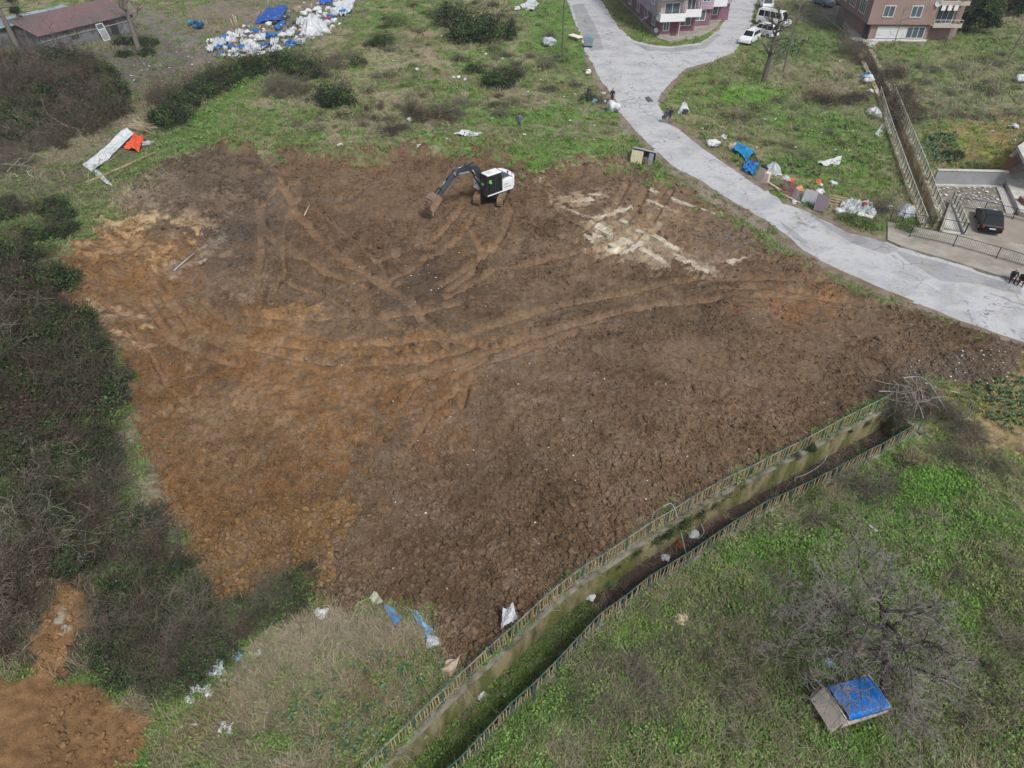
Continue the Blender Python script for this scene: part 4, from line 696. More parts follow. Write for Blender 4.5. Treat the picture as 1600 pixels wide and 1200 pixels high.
def grow(b, rs, p, d, L_, r, lev, kids, droop, wob=.35, n=3, up=.0, minr=.004, two=False):
    """one branch and, recursively, its side branches"""
    k = 4 if lev > 1 else 3; pts = [p]; rad = [r]; q = p.copy(); dd = d.copy()
    for i in range(k):
        dd = (dd + Vector((rs.gauss(0, wob), rs.gauss(0, wob), rs.gauss(0, wob) + up - droop)) * .5).normalized(); q = q + dd * (L_ / k); pts.append(q.copy()); rad.append(max(minr, r * (1 - .8 * (i + 1) / k)))
    b.tube(pts, rad, 7 if r > .1 else (5 if r > .04 else n), 1 if (lev >= 2 and two) else 0, cap=False)
    if lev <= 0: return
    for j in range(kids[lev - 1]):
        t = rs.uniform(.25, 1.) * k; i = min(int(t), k - 1); s = pts[i].lerp(pts[i + 1], t - i); ax = (pts[i + 1] - pts[i]).normalized(); sd_ = ax.cross(Vector((rs.gauss(0, 1), rs.gauss(0, 1), rs.gauss(0, 1)))).normalized()
        grow(b, rs, s, (ax * rs.uniform(.35, .9) + sd_ * rs.uniform(.6, 1.)).normalized(), L_ * rs.uniform(.4, .68), max(minr, r * .5 * (1 - .5 * t / k)), lev - 1, kids, droop, wob, n, up, minr, two)
def twig_mesh(seed, m, stems=9, lev=2, kids=(5, 4), L_=1.1, r=.014, spread=.8, droop=.02):
    rs = random.Random(seed); b = MB()
    for i in range(stems):
        a = rs.uniform(0, 6.283); e_ = rs.uniform(.15, 1.) * spread; grow(b, rs, Vector((rs.gauss(0, .12), rs.gauss(0, .12), -.05)), Vector((math.cos(a) * e_, math.sin(a) * e_, 1 - .55 * e_)).normalized(), L_ * rs.uniform(.7, 1.2), r, lev, kids, droop, .4, 3, 0, .005)
    return b.mesh('stems', m)
DG = [alb(52, 68, 44), alb(64, 82, 50), alb(42, 56, 40), alb(80, 98, 56)]; BR = [alb(92, 80, 68), alb(76, 68, 58), alb(66, 74, 52), alb(110, 96, 82)]; MG = [alb(98, 118, 66), alb(84, 106, 62), alb(112, 126, 78)]; GG = [alb(108, 104, 92), alb(90, 94, 76), alb(76, 88, 60)]
CROWN = {'ever': [leaf_mesh('crown', M_LEAF, 100 + i, 4600, .08, 44, DG, .28) for i in range(4)], 'bramble': [leaf_mesh('crown', M_LEAF, 200 + i, 2200, .06, 34, BR, .3, .6) for i in range(3)],
         'green': [leaf_mesh('crown', M_LEAF, 300 + i, 3600, .08, 20, MG, .36, .6) for i in range(3)], 'grey': [leaf_mesh('crown', M_LEAF, 400 + i, 1500, .05, 34, GG, .3, .6) for i in range(3)]}
STEM = {'ever': [twig_mesh(500 + i, M_TWIGD, 10, 2, (4, 3), 1.15, .010, 1.0) for i in range(3)], 'bramble': [twig_mesh(510 + i, M_TWIGD, 16, 2, (4, 3), 1.15, .012, 1.0, .06) for i in range(3)], 'green': [twig_mesh(520, M_TWIGD, 8, 1, (4,))], 'grey': [twig_mesh(530 + i, M_TWIG, 20, 2, (5, 4), 1.2, .011, 1.0, .05) for i in range(3)],
        'bare': [twig_mesh(540 + i, mat('pale_shrub_bark', alb(128, 120, 104), .9, .2, 4., alpha_rand=.2), 7, 3, (3, 3, 3), 1.1, .012, .9, .02) for i in range(4)]}
NM = {'ever': 'evergreen_shrub', 'bramble': 'bramble_thicket', 'green': 'leafy_shrub', 'grey': 'dry_bramble', 'bare': 'bare_shrub'}
SHR = random.Random(77)
def shrub(kind, x, y, r, h, label, group=None, at=None):
    p = at if at is not None else P(x, y); o = thing(NM[kind], label, 'shrub', (p.x, p.y, p.z - .06), SHR.uniform(0, 6.28), group); sx, sy = r * SHR.uniform(.85, 1.15), r * SHR.uniform(.85, 1.15)
    for nm, src in (('stems', STEM), ('crown', CROWN)):
        if kind in src: q = link(nm, SHR.choice(src[kind]), o); q.scale = (sx, sy, h)
    return o
def many(kind, spots, label, group):
    for s in spots: shrub(kind, s[0], s[1], s[2], s[3], label, group)
# the thicket along the edge of the plot
def fill(poly, n, seed, mind):
    rs = random.Random(seed); xs, ys = [p[0] for p in poly], [p[1] for p in poly]; out = []
    for _ in range(6000):
        x, y = rs.uniform(min(xs), max(xs)), rs.uniform(min(ys), max(ys))
        if in_poly(np.array([x]), np.array([y]), poly)[0] and all((x - a) ** 2 + ((y - b) * 1.5) ** 2 > mind ** 2 for a, b in out): out.append((x, y))
        if len(out) >= n: break
    return out
r_ = random.Random(3)
KD = {'ever': 'dark evergreen shrub', 'bramble': 'brown bramble tangle', 'green': 'bright leafy shrub', 'grey': 'grey dry bramble', 'bare': 'bare twiggy shrub'}
def thicket(poly, n, seed, mind, mix, rr, hh, where):
    for x, y in fill(poly, n, seed, mind):
        if in_poly(np.array([x]), np.array([y]), [(40,985),(70,885),(150,885),(170,985),(150,1050),(130,1110),(20,1110),(0,1050)])[0]: continue
        k = r_.choices(list(mix), list(mix.values()))[0]; s = .6 if k == 'green' else 1.
        a_, c_2 = r_.random(), r_.random(); ad = ('small ' if a_ < .33 else 'large ' if a_ > .67 else '') + ('low ' if c_2 < .33 else 'tall ' if c_2 > .67 else '')
        shrub(k, x, y, (rr[0] + (rr[1] - rr[0]) * a_) * (.8 if k == 'green' else 1), (hh[0] + (hh[1] - hh[0]) * c_2) * s, '%s%s %s' % (ad, KD[k], where), '%s %s' % (KD[k], where))
thicket([(-60,400),(40,400),(95,440),(118,490),(155,560),(172,620),(175,660),(-60,660)], 84, 1, 18, dict(ever=9, bramble=4, grey=.5, green=1), (1.3, 2.4), (1.3, 2.6), 'in the thicket beside the orange soil')
thicket([(-60,640),(150,645),(170,690),(175,740),(-60,740)], 40, 4, 20, dict(green=3, ever=5, bramble=3, grey=1), (1.0, 1.7), (.8, 1.4), 'in the lower gap of the thicket')
thicket([(-60,730),(150,730),(200,770),(275,850),(200,880),(-60,895)], 62, 5, 21, dict(grey=4, bare=2, bramble=3, green=2, ever=3), (1.0, 1.7), (.7, 1.3), 'on the bank beside the orange soil')
thicket([(120,880),(190,865),(280,850),(310,900),(330,945),(430,915),(475,922),(390,985),(310,1060),(210,1085),(140,1000)], 66, 6, 20, dict(ever=9, grey=2, green=2, bramble=1), (.9, 1.6), (.6, 1.2), 'on the slope above the orange dirt')
thicket([(-60,880),(80,880),(90,925),(50,1030),(-60,1045)], 18, 7, 25, dict(grey=6, bramble=3, bare=1), (.9, 1.6), (.8, 1.4), 'above the orange cut bank')
thicket([(-60,320),(60,315),(105,335),(105,385),(50,405),(-60,410)], 18, 10, 24, dict(ever=5, bramble=3, green=2), (1.2, 2.0), (.9, 1.6), 'between the grass bank and the thicket')
many('green', [(x, y, r_.uniform(.5, .9), r_.uniform(.35, .6)) for x, y in fill([(190,1085),(330,1040),(300,1080),(240,1110)], 4, 9, 24)], 'small leafy shrub at the foot of the slope by the orange dirt', 'small shrubs at the foot of the slope')
thicket([(-60,120),(60,100),(150,100),(185,140),(190,180),(130,215),(60,235),(-60,245)], 60, 11, 20, dict(ever=5, bramble=7, grey=3), (1.8, 3.0), (1.8, 3.2), 'below the red roofed shed')
thicket([(180,60),(240,70),(240,90),(190,100)], 5, 13, 20, dict(ever=1), (1.4, 2.0), (.9, 1.4), 'beside the forked bare tree')
thicket([(-60,225),(60,225),(130,225),(60,260),(-60,290)], 10, 14, 26, dict(grey=3, bramble=2), (1.2, 2.0), (.8, 1.4), 'above the bleached branch heap')
thicket([(0,85),(120,88),(150,100),(60,110),(-40,120)], 12, 15, 22, dict(grey=3, bramble=3, ever=1), (1.4, 2.2), (1.4, 2.4), 'along the front of the shed')
many('ever', [(x, y, 2.6, 2.7) for x, y in ((262,194),(277,182),(293,170),(309,158),(326,148),(344,138),(363,128),(383,119),(404,113),(425,110),(446,110),(466,114),(480,121))], 'clipped looking dark hedge bush below the rubbish dump', 'dark hedge below the rubbish dump')
many('grey', [(x, y, 1.8, 1.9) for x, y in ((440,140),(470,146),(500,120),(515,105),(425,148),(262,152),(245,160),(455,150),(300,140),(320,125))], 'dry grey bramble at the end of the dark hedge', 'dry brambles by the hedge')
for kind, x, y, r, h, lab in (('ever',525,162,3.2,2.8,'rounded dark green bush alone on the grass below the hedge'),('ever',560,102,1.6,1.4,'small dark bush above the rounded dark green bush'),('ever',728,62,4.0,3.8,'large dark green bush beside the leaning dead stump'),('ever',760,58,3.8,3.8,'large dark green bush beside the narrow cypress shrub'),('ever',710,38,3.8,3.6,'large dark green bush uphill of the leaning dead stump'),('ever',796,62,1.2,3.6,'narrow upright dark cypress shrub by the white heap'),
  ('ever',775,133,2.8,2.2,'dark mounded bush in the middle of the dry grass'),('ever',800,122,2.2,1.6,'dark mounded bush next to the dry brush heap'),('grey',806,112,1.8,1.2,'dry brush heap behind the dark mounded bush'),('ever',920,158,1.3,1.2,'dark bush beside the person with the pale bag'),('grey',938,160,1.1,.9,'dry twiggy bush between the two people by the road'),('grey',855,106,1.3,1.6,'brown twiggy bush below the wrapped bale'),('green',877,95,1.6,1.2,'weedy bush around the foot of the utility pole'),
  ('bramble',660,188,2.0,1.8,'dark brown bramble at the bank above the soil'),('bramble',690,186,1.9,1.3,'low brown bramble along the bank above the soil'),('grey',640,178,1.5,2.0,'tall dry stalks beside the brown bank brambles'),('bramble',610,208,1.6,1.0,'low bramble heap at the meadow edge of the soil'),('grey',712,178,1.6,1.0,'dry bramble at the end of the bank'),('ever',742,112,1.5,1.2,'small dark bush on the hillside path'),('bramble',715,95,1.2,1.0,'brown bramble on the hillside path'),('ever',595,70,2.2,1.6,'dark green bush below the white tarpaulin heap'),('green',620,38,2.8,1.6,'broad green bush uphill of the white tarpaulin heap'),('green',680,25,2.4,1.4,'broad green bush by the top of the meadow'),('bramble',600,62,2.4,1.0,'brown bramble along the old terrace'),
  ('bramble',1290,160,1.8,1.4,'brown bramble clump beside the reed pile'),('bramble',1320,160,1.9,1.3,'brown bramble clump between the reed pile and the ditch'),('bramble',1340,155,1.5,1.3,'brown bramble touching the ditch bank'),('grey',1160,185,1.6,.8,'dry stick fence heap in the garden'),('grey',1185,172,1.4,.7,'dry sticks bordering the bright lawn'),
  ('green',1330,345,1.3,.9,'green bush behind the crumpled grey sheet'),('grey',1372,330,1.5,1.2,'grey twiggy bush beside the plastic covered heap'),('green',1355,352,1.2,.8,'green bush by the end of the iron railing'),('green',1415,360,1.1,.8,'green weeds at the foot of the ditch fence'),('green',1525,262,1.1,.8,'dark green bush at the corner of the retaining wall'),('ever',1490,245,1.3,.9,'dark leafy clump in the orange garden bed')): shrub(kind, x, y, r, h, lab)
many('grey', [(x, y, 2.0, 1.6) for x, y in ((1358,108),(1376,140),(1392,178),(1404,160),(1384,120),(1416,190))], 'grey bramble arching over the upper end of the ditch', 'grey brambles over the ditch')
thicket([(500,95),(620,50),(800,70),(870,100),(930,140),(800,190),(650,205),(520,205),(430,200),(370,205)], 74, 81, 17, dict(grey=5, bramble=3, green=3, ever=.6), (.6, 1.6), (.4, 1.0), 'on the rough hillside above the soil')
thicket([(560,10),(700,0),(800,10),(870,20),(860,60),(700,60),(600,50)], 22, 82, 17, dict(green=4, bramble=3, grey=2), (.9, 2.0), (.5, 1.1), 'at the top of the meadow')
thicket([(1060,120),(1180,95),(1320,60),(1335,110),(1340,290),(1240,260),(1100,210)], 34, 83, 18, dict(grey=4, green=3, bramble=2), (.5, 1.3), (.3, .8), 'in the gardens across the road')
thicket([(1410,90),(1600,70),(1600,190),(1430,195)], 26, 84, 18, dict(grey=5, bramble=2, green=2), (.7, 1.7), (.4, .9), 'in the overgrown field beside the ditch')
thicket([(960,1000),(1100,900),(1230,820),(1380,740),(1580,760),(1600,1180),(850,1190)], 54, 85, 36, dict(grey=4, bare=5, green=2), (.5, 1.1), (.3, .7), 'low in the meadow around the leafless tree')
thicket([(250,1160),(340,1060),(440,970),(560,960),(660,1040),(560,1150),(420,1195)], 16, 86, 34, dict(grey=4, green=3, bare=2), (.3, .7), (.2, .45), 'in the dry stalks below the soil')
many('bramble', [(x, y, 2.2, 1.7) for x, y in ((1352,100),(1362,118),(1372,135),(1380,152),(1388,170),(1394,186),(1402,120),(1412,150),(1418,175),(1340,75))], 'brown bramble overgrowing the upper end of the ditch', 'brambles over the ditch')
many('grey', [(x, y, 1.5, 1.7) for x, y in ((1318,62),(1326,75),(1335,88),(1322,85),(1345,98))], 'grey bare bramble at the corner of the salmon block', 'grey brambles by the salmon block')
many('grey', [(1392,622,.9,1.0),(1408,628,.9,1.1),(1424,632,.9,1.2),(1438,640,.9,1.0),(1430,652,.8,.9),(1415,612,.8,.8),(1400,645,.7,.8),(1448,630,.8,.9),(1380,640,.6,.9),(1370,655,.6,.8),(1410,655,.7,.9),(1425,620,.9,1.3),(1395,608,.8,.9)], 'grey bramble smothering the culvert mouth', 'brambles over the culvert mouth')
# brushwood in the foreground meadow
many('bare', [(1150,1000,1.6,1.7),(1180,1100,1.6,1.6),(1110,1070,1.5,1.4),(1130,1150,1.4,1.3)], 'bare grey twiggy shrub in the meadow beyond the tarpaulin cart', 'bare shrubs around the meadow')
many('bare', [(1290,800,1.4,1.6),(1320,830,1.3,1.5),(1250,830,1.2,1.3),(1440,860,1.3,1.4)], 'bare shrub above the big leafless tree', 'bare shrubs above the leafless tree')
many('bare', [(1540,1000,1.6,1.7),(1570,900,1.5,1.8),(1580,1080,1.5,1.5),(1520,1150,1.4,1.2),(1620,980,1.6,1.7)], 'pale bare sapling at the meadow side of the leafless tree', 'bare saplings by the leafless tree')
many('grey', [(1330,762,1.3,.9),(1360,775,1.2,.9),(1300,745,1.1,.8),(1390,760,1.0,.8)], 'brown bramble mound below the channel fence', 'bramble mounds by the channel fence')
many('grey', [(1440,622,1.0,.9),(1462,640,1.0,.9),(1485,655,1.0,1.0),(1505,672,1.1,1.0),(1520,690,1.1,.9),(1500,715,1.0,.7),(1530,728,1.0,.7),(1560,728,.8,.6),(1470,712,.8,.6)], 'grey bramble in the tangled row by the kale bed', 'tangled bramble row by the kale bed')
many('grey', [(990,1060,1.2,.7),(1010,1085,1.1,.6),(960,1120,1.0,.6),(1060,1000,1.0,.6)], 'low grey bramble patch near the bent channel fence', 'low brambles near the fence')
many('green', [(820,1020,.9,.4),(850,990,.9,.4),(870,975,.8,.35),(790,1050,.8,.3),(945,905,.6,.3),(900,950,.7,.35)], 'green weed mound on the channel bed', 'green mounds on the channel bed')
many('ever', [(1085,800,.7,.7),(1060,815,.8,.8),(1110,785,.7,.7),(1040,830,.7,.6),(1130,772,.6,.6),(1022,842,.5,.5),(1240,712,.5,.5),(1262,700,.5,.6),(1290,688,.4,.5),(1180,745,.4,.4),(1205,735,.45,.4),(1155,758,.5,.5),(1320,672,.5,.5),(1345,660,.5,.5),(990,862,.45,.4),(960,880,.4,.35)], 'dark creeper hanging over the channel wall', 'creepers on the channel wall')
many('green', [(1250,790,.9,.6),(1010,945,.8,.4),(935,1010,.8,.5),(1270,775,.8,.6),(900,1110,.9,.5),(830,1150,.8,.5),(1390,870,.9,.4),(1240,1050,.9,.4),(1450,1010,.8,.4)], 'leafy green clump in the meadow grass', 'leafy clumps in the meadow')
# leafless trees
def bare_tree(name, label, path, rad, limbs, kids, seed, lev=3, m=None, L_=3.0, droop=.03, up=.0, tmin=.35, spread=1., minr=.006, pale=None, asym=0.):
    rs = random.Random(seed); base = Vector(path[0]); o = thing(name, label, 'tree', base); b = MB(); pts = [Vector(p) - base for p in path]; b.tube([pts[0] - Vector((0, 0, .3))] + pts, [rad * 1.25] + [rad * (1 - .75 * i / (len(pts) - 1)) for i in range(len(pts))], 10); b.build('trunk', m or M_BARK, o, True)
    c = MB(); n = len(pts) - 1
    for i in range(limbs):
        t = n * (tmin + (1 - tmin) * (i + rs.random()) / limbs); k = min(int(t), n - 1); p = pts[k].lerp(pts[k + 1], t - k); a = i * 2.4 + rs.uniform(-.4, .4)
        grow(c, rs, p, Vector((math.cos(a) * spread, math.sin(a) * spread, .28 + .6 * (t / n) ** 2)).normalized(), L_ * rs.uniform(.8, 1.15) * (1 - .25 * t / n) * (1 - asym * math.cos(a)), rad * .42, lev, kids, droop, .4, 3, up, minr, True)
    c.build('crown', [pale or M_TWIG, m or M_BARK], o); return o
tb = P(1381, 1108)
bare_tree('leafless_tree', 'wide leafless grey tree standing over the blue tarpaulin cart', [(tb.x, tb.y, tb.z), (15.5, 15.2, 1.8), (15.4, 15.9, 3.1), (15.3, 16.5, 4.2)], .23, 14, (4, 4, 5, 6), 5, 4, mat('dark_trunk_bark', alb(66, 61, 57), .9, .3, 6., .5), 3.8, .05, .0, .30, 1., .0064, mat('grey_twigs', alb(134, 128, 122), .9, .2, 4.), asym=.3)
def up_tree(name, label, x, y, h, rad, lean=(0, 0), **kw):
    p = P(x, y); return bare_tree(name, label, [(p.x, p.y, p.z), (p.x + lean[0] * .3, p.y + lean[1] * .3, h * .35), (p.x + lean[0] * .65, p.y + lean[1] * .65, h * .7), (p.x + lean[0], p.y + lean[1], h)], rad, **kw)
up_tree('leafless_tree', 'thick leafless trunk in the garden by the parked white cars', 1193, 128, 8, .34, (.5, .5), limbs=13, kids=(4, 4, 5), seed=8, L_=2.6, m=mat('dark_grey_bark', alb(92, 88, 82), .9, .3, 4., .5), tmin=.3, up=.1)
up_tree('leafless_tree', 'thin dark leafless tree behind the thick trunk in the garden', 1224, 112, 9, .14, (.3, .2), limbs=7, kids=(4, 4), seed=9, lev=2, L_=2., tmin=.4, up=.15)
up_tree('leafless_tree', 'leafless tree with a forked trunk by the end of the shed', 218, 82, 10, .4, (-.2, .5), limbs=9, kids=(4, 4, 5), seed=10, L_=3.4, tmin=.35, up=.15)
up_tree('leafless_tree', 'tall grey trunk beside the ivy clad trunk', 30, 78, 12, .42, (-1.2, 0), limbs=8, kids=(4, 4, 4), seed=12, L_=3.2, tmin=.4, up=.1)
up_tree('leafless_tree', 'thin leafless tree in front of the salmon block', 1478, 66, 9, .16, (.5, .5), limbs=8, kids=(4, 4, 4), seed=13, lev=3, L_=2.2, tmin=.35, up=.1)
up_tree('leafless_tree', 'slim leafless tree at the corner of the salmon block', 1395, 75, 5, .07, (0, .2), limbs=8, kids=(4, 4), seed=14, lev=2, L_=1.6, tmin=.2, up=.15)
up_tree('leafless_tree', 'small dark leafless tree in the field beside the ditch', 1572, 100, 5, .12, (.6, 0), limbs=8, kids=(4, 4, 4), seed=15, lev=3, L_=1.8, tmin=.3, up=.1)
up_tree('leafless_tree', 'small leaning leafless tree beyond the retaining wall garden', 1588, 118, 4.5, .1, (1.2, .2), limbs=7, kids=(4, 4, 4), seed=16, lev=3, L_=1.6, tmin=.3, up=.1)
for i, (x, y, h, s) in enumerate(((45, 838, 2.6, 21), (20, 770, 2.4, 22))):
    up_tree('leafless_sapling', ('low leafless sapling with pale limbs in the grey brambles', 'pale branched sapling at the top of the grey brambles')[i], x, y, h, .06, (.4, 0), limbs=9, kids=(3, 4), seed=s, lev=2, L_=2.2, tmin=.15, pale=mat('pale_twigs', alb(150, 144, 134), .9, .15, 4.), droop=.12)
up_tree('leafless_sapling', 'small bare sapling leaning over the orange soil edge', 52, 500, 3, .05, (.3, 0), limbs=7, kids=(3, 4), seed=24, lev=2, L_=1.6, tmin=.15)
for i, (x, y, h, sd_) in enumerate(((95,100,6,41),(130,92,5.5,42),(165,98,5,43),(60,112,6.5,44),(15,120,6,45))):
    up_tree('leafless_sapling', 'slender bare sapling in the brush before the shed', x, y, h, .08, (.3, .2), limbs=9, kids=(3, 4), seed=sd_, lev=2, L_=2.0, tmin=.25, up=.15); COL.objects[-1]
for o in [q for q in COL.objects if q.get('label') == 'slender bare sapling in the brush before the shed']: o['group'] = 'bare saplings before the shed'
# ivy clad trunk and evergreen tree
def leafy_tree(name, label, x, y, h, r, kind, th, trunk_r=.3, squash=1.):
    p = P(x, y); o = thing(name, label, 'tree', p); b = MB(); b.tube([(0, 0, -.3), (0.05, 0, h * .4), (0, .1, h * .8)], [trunk_r, trunk_r * .8, trunk_r * .35], 8); b.build('trunk', M_BARK, o, True)
    c = MB(); rs = random.Random(int(x))
    for i in range(6): grow(c, rs, Vector((0, 0, h * rs.uniform(.3, .7))), Vector((rs.gauss(0, 1), rs.gauss(0, 1), .5)).normalized(), r * .8, .07, 1, (4,), 0)
    c.build('limbs', M_TWIGD, o)
    for i, (dx, dy, dz, s) in enumerate(th): q = link('crown', SHR.choice(CROWN[kind]), o, (dx * r, dy * r, dz * h), SHR.uniform(0, 6)); q.scale = (s * r, s * r, s * r * squash)
    return o
leafy_tree('evergreen_tree', 'dense dark evergreen tree beside the salmon apartment block', 1512, 50, 9, 3.6, 'ever', ((0, 0, .1, 1), (.35, .1, .35, .9), (-.3, -.1, .4, .9), (0, .1, .62, .8), (-.5, .2, .12, .7), (.55, -.1, .1, .75)))
leafy_tree('ivy_trunk', 'ivy clad tree trunk in front of the shed roof', 46, 70, 8, 1.0, 'ever', ((0, 0, 0, .9), (.1, 0, .18, .9), (0, .1, .36, .85), (-.1, 0, .54, .9), (0, 0, .72, .9)), .3, 1.5)
leafy_tree('evergreen_tree', 'dark evergreen at the edge of the ditch side field', 1586, 25, 6, 2.2, 'ever', ((0, 0, .1, 1), (.3, 0, .4, .9), (-.3, .2, .5, .8)))
# kale and cabbage beds
def kale_mesh(seed, tones):
    rs = random.Random(seed); b = MB()
    for i in range(9):
        a = i * 2.4; l = rs.uniform(.11, .24); e_ = rs.uniform(.3, 1.1); w_ = l * .36; d = Vector((math.cos(a) * math.cos(e_), math.sin(a) * math.cos(e_), math.sin(e_))); s = Vector((-math.sin(a), math.cos(a), 0)); c = Vector((0, 0, .05 + .01 * i))
        b.add([c, c + d * l * .5 + s * w_ + Vector((0, 0, .03)), c + d * l * .9 + s * w_ * .7, c + d * l * 1.05 - Vector((0, 0, .04)), c + d * l * .9 - s * w_ * .7, c + d * l * .5 - s * w_ + Vector((0, 0, .03))], [(0, 1, 2, 3, 4, 5)], rs.randint(0, len(tones) - 1))
    b.tube([(0, 0, -.05), (0, 0, .16)], .012, 4); return b.mesh('kale_plant', tones)
KT = [mat('kale_leaf', alb(84, 112, 80), .6, .15, 8., alpha_rand=.2), mat('kale_leaf_dark', alb(60, 88, 60), .6, .15, 8., alpha_rand=.2), mat('kale_leaf_pale', alb(108, 132, 98), .6, .15, 8., alpha_rand=.2)]
KM = [kale_mesh(i, KT) for i in range(5)]
def bed(poly, n, seed, mind, label, group, s0=.9, s1=1.4):
    rs = random.Random(seed)
    for x, y in fill(poly, n, seed, mind):
        p = P(x, y); o = link('kale_plant', rs.choice(KM), None, (p.x, p.y, p.z + .02), rs.uniform(0, 6)); s = rs.uniform(s0, s1); o.scale = (s, s, s); tag(o, label, 'kale', group)
bed([(1508,608),(1560,590),(1610,590),(1610,665),(1570,675),(1530,640)], 60, 31, 9, 'kale plant in the orange garden bed by the end of the soil', 'kale plants in the orange bed')
bed([(440,1110),(560,1030),(640,1020),(700,1030),(690,1065),(620,1120),(570,1180),(500,1190)], 42, 32, 16, 'grey green kale plant in the bed beside the channel fence', 'kale plants beside the channel fence', .8, 1.3)
bed([(1440,215),(1490,210),(1500,255),(1455,258)], 60, 33, 5, 'dark kale plant in the bed above the retaining wall', 'kale plants above the retaining wall', 1.2, 1.9)
bed([(1215,68),(1255,66),(1250,88),(1215,90)], 40, 34, 4.5, 'blue green kale plant in the bed by the parked white cars', 'kale plants by the white cars', 1.4, 2.0)
bed([(1190,255),(1290,265),(1285,280),(1230,275)], 16, 35, 9, 'scattered kale plant above the roadside junk', 'kale plants above the roadside junk', 1.1, 1.7)
# ---------------------------------------------------------------- buildings
M_GLASS = mat('window_glass', alb(86, 98, 106), .12, .25, .7, spec=.6); M_WHITE = mat('white_plaster', alb(226, 226, 228), .7, .06, 2.); M_FRAME = mat('white_frame', alb(220, 222, 224), .5, .05)
M_MAUVE = mat('mauve_plaster', alb(132, 98, 112), .85, .1, 1.2, .1, var2=alb(122, 88, 100), vscale=.4); M_LILAC = mat('lilac_plaster', alb(172, 152, 168), .85, .07, 1.2, .1, var2=alb(164, 144, 160), vscale=.4); M_CREAM = mat('cream_plaster', alb(184, 172, 170), .85, .06, 1.2)
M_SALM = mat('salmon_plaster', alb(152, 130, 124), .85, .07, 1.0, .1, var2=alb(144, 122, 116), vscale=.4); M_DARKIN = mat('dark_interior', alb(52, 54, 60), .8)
def window(parent, u0, u1, z0, z1, v, axis='x', split=2, out=-1, fr=None):
    """framed window on a wall plane; axis x: wall along x at y = v, axis y: wall along y at x = v; panes are sub-parts"""
    fr = fr or M_FRAME
    def q(u, d, z): return (u, v + out * d, z) if axis == 'x' else (v + out * d, u, z)
    f = MB(); t = .09
    def bx(a0, a1, c0, c1, d0, d1):
        A, B = q(a0, d0, c0), q(a1, d1, c1); f.box([(A[i] + B[i]) / 2 for i in range(3)], [abs(B[i] - A[i]) for i in range(3)])
    bx(u0, u1, z0 - t, z0, 0, .1); bx(u0, u1, z1, z1 + t, 0, .08); bx(u0 - t, u0, z0 - t, z1 + t, 0, .08); bx(u1, u1 + t, z0 - t, z1 + t, 0, .08)
    for i in range(1, split): c = u0 + (u1 - u0) * i / split; bx(c - .035, c + .035, z0, z1, 0, .06)
    w_ = f.build('window', fr, parent)
    for i in range(split):
        a, b_ = u0 + (u1 - u0) * i / split, u0 + (u1 - u0) * (i + 1) / split; g = MB(); A, B = q(a + .03, .005, z0), q(b_ - .03, .03, z1); g.box([(A[k] + B[k]) / 2 for k in range(3)], [abs(B[k] - A[k]) for k in range(3)]); g.build('pane', M_GLASS, w_)
    return w_
def part(parent, name, m, boxes, bev=0.):
    b = MB()
    for x0, x1, y0, y1, z0, z1 in boxes: b.box(((x0 + x1) / 2, (y0 + y1) / 2, (z0 + z1) / 2), (x1 - x0, y1 - y0, z1 - z0))
    return b.build(name, m, parent, bev=bev)
# mauve and lilac block by the junction
A_ = G(1031, 59); pk = thing('apartment_block', 'mauve and lilac apartment block with white balconies at the road junction', 'building', (A_.x, A_.y, 0), R(8))
bays = [(0, 3.2, .5), (3.2, 6.4, 2.9), (6.4, 9.9, 5.6), (9.9, 14.2, 8.8)]
for i, (u0, u1, v) in enumerate(bays):
    part(pk, 'wall', M_MAUVE, [(u0, u1, v, 24, 0, 2.55)]); part(pk, 'upper_wall', M_LILAC if i else M_CREAM, [(u0 - (.0 if i else .35), u1 + .02, v - .45, 24, 2.56, 12.4)])
part(pk, 'plinth', M_CONC, [(-.06, 3.26, .44, 24.1, 0, .35)]); part(pk, 'roof', M_CONCG, [(-.7, 14.6, 9, 24.4, 12.41, 12.7), (-.7, 3.6, -.4, 9, 12.41, 12.7), (3.6, 6.8, 2, 9, 12.41, 12.7), (6.8, 10.2, 4.8, 9, 12.41, 12.7)])
part(pk, 'wall', M_LILAC, [(-.42, -.36, 2.0, 24, 2.57, 12.3)])
for u0, u1, v0, v1 in ((-.6, 3.3, -.95, .04), (3.7, 6.6, 1.3, 2.44), (10.2, 13.0, 7.2, 8.34)):
    for st in (0, 1, 2):
        z = 2.42 + 3. * st; bl = part(pk, 'balcony', M_WHITE, [(u0, u1, v0, v1, z, z + .16), (u0, u1, v0, v0 + .12, z + .16, z + 1.1), (u0, u0 + .12, v0 + .12, v1, z + .16, z + 1.1), (u1 - .12, u1, v0 + .12, v1, z + .16, z + 1.1)])
        dr_ = window(pk, u0 + .9, u1 - .8, z + .2, z + 2.35, v1 - .0, split=2)
    part(pk, 'balcony_pillar', M_LILAC, [(u1 - .3, u1 - .02, v0 + .14, v0 + .42, 2.6, 12.3)])
window(pk, .55, 1.35, .9, 2.1, .5); part(pk, 'door', mat('maroon_door', alb(112, 66, 84), .6), [(1.7, 2.7, .44, .49, .1, 2.2)])
for u0, u1, v, in ((3.9, 5.6, 2.9), (7.2, 8.9, 5.6), (10.6, 12.2, 8.8)):
    window(pk, u0, u1, .95, 2.3, v)
    for st in (0, 1, 2): window(pk, u0 + (.9 if v == 5.6 else -.1), u1 + (.3 if v == 5.6 else -.1), 3.7 + 3 * st, 5.0 + 3 * st, v - .45) if v == 5.6 else None
for s in (0, 1, 2, 3):
    for v in (3.2, 7.5, 12., 17.): window(pk, v, v + 1.3, 1.0 + 3 * s, 2.3 + 3 * s, -.0 if s == 0 else -.42, 'y')
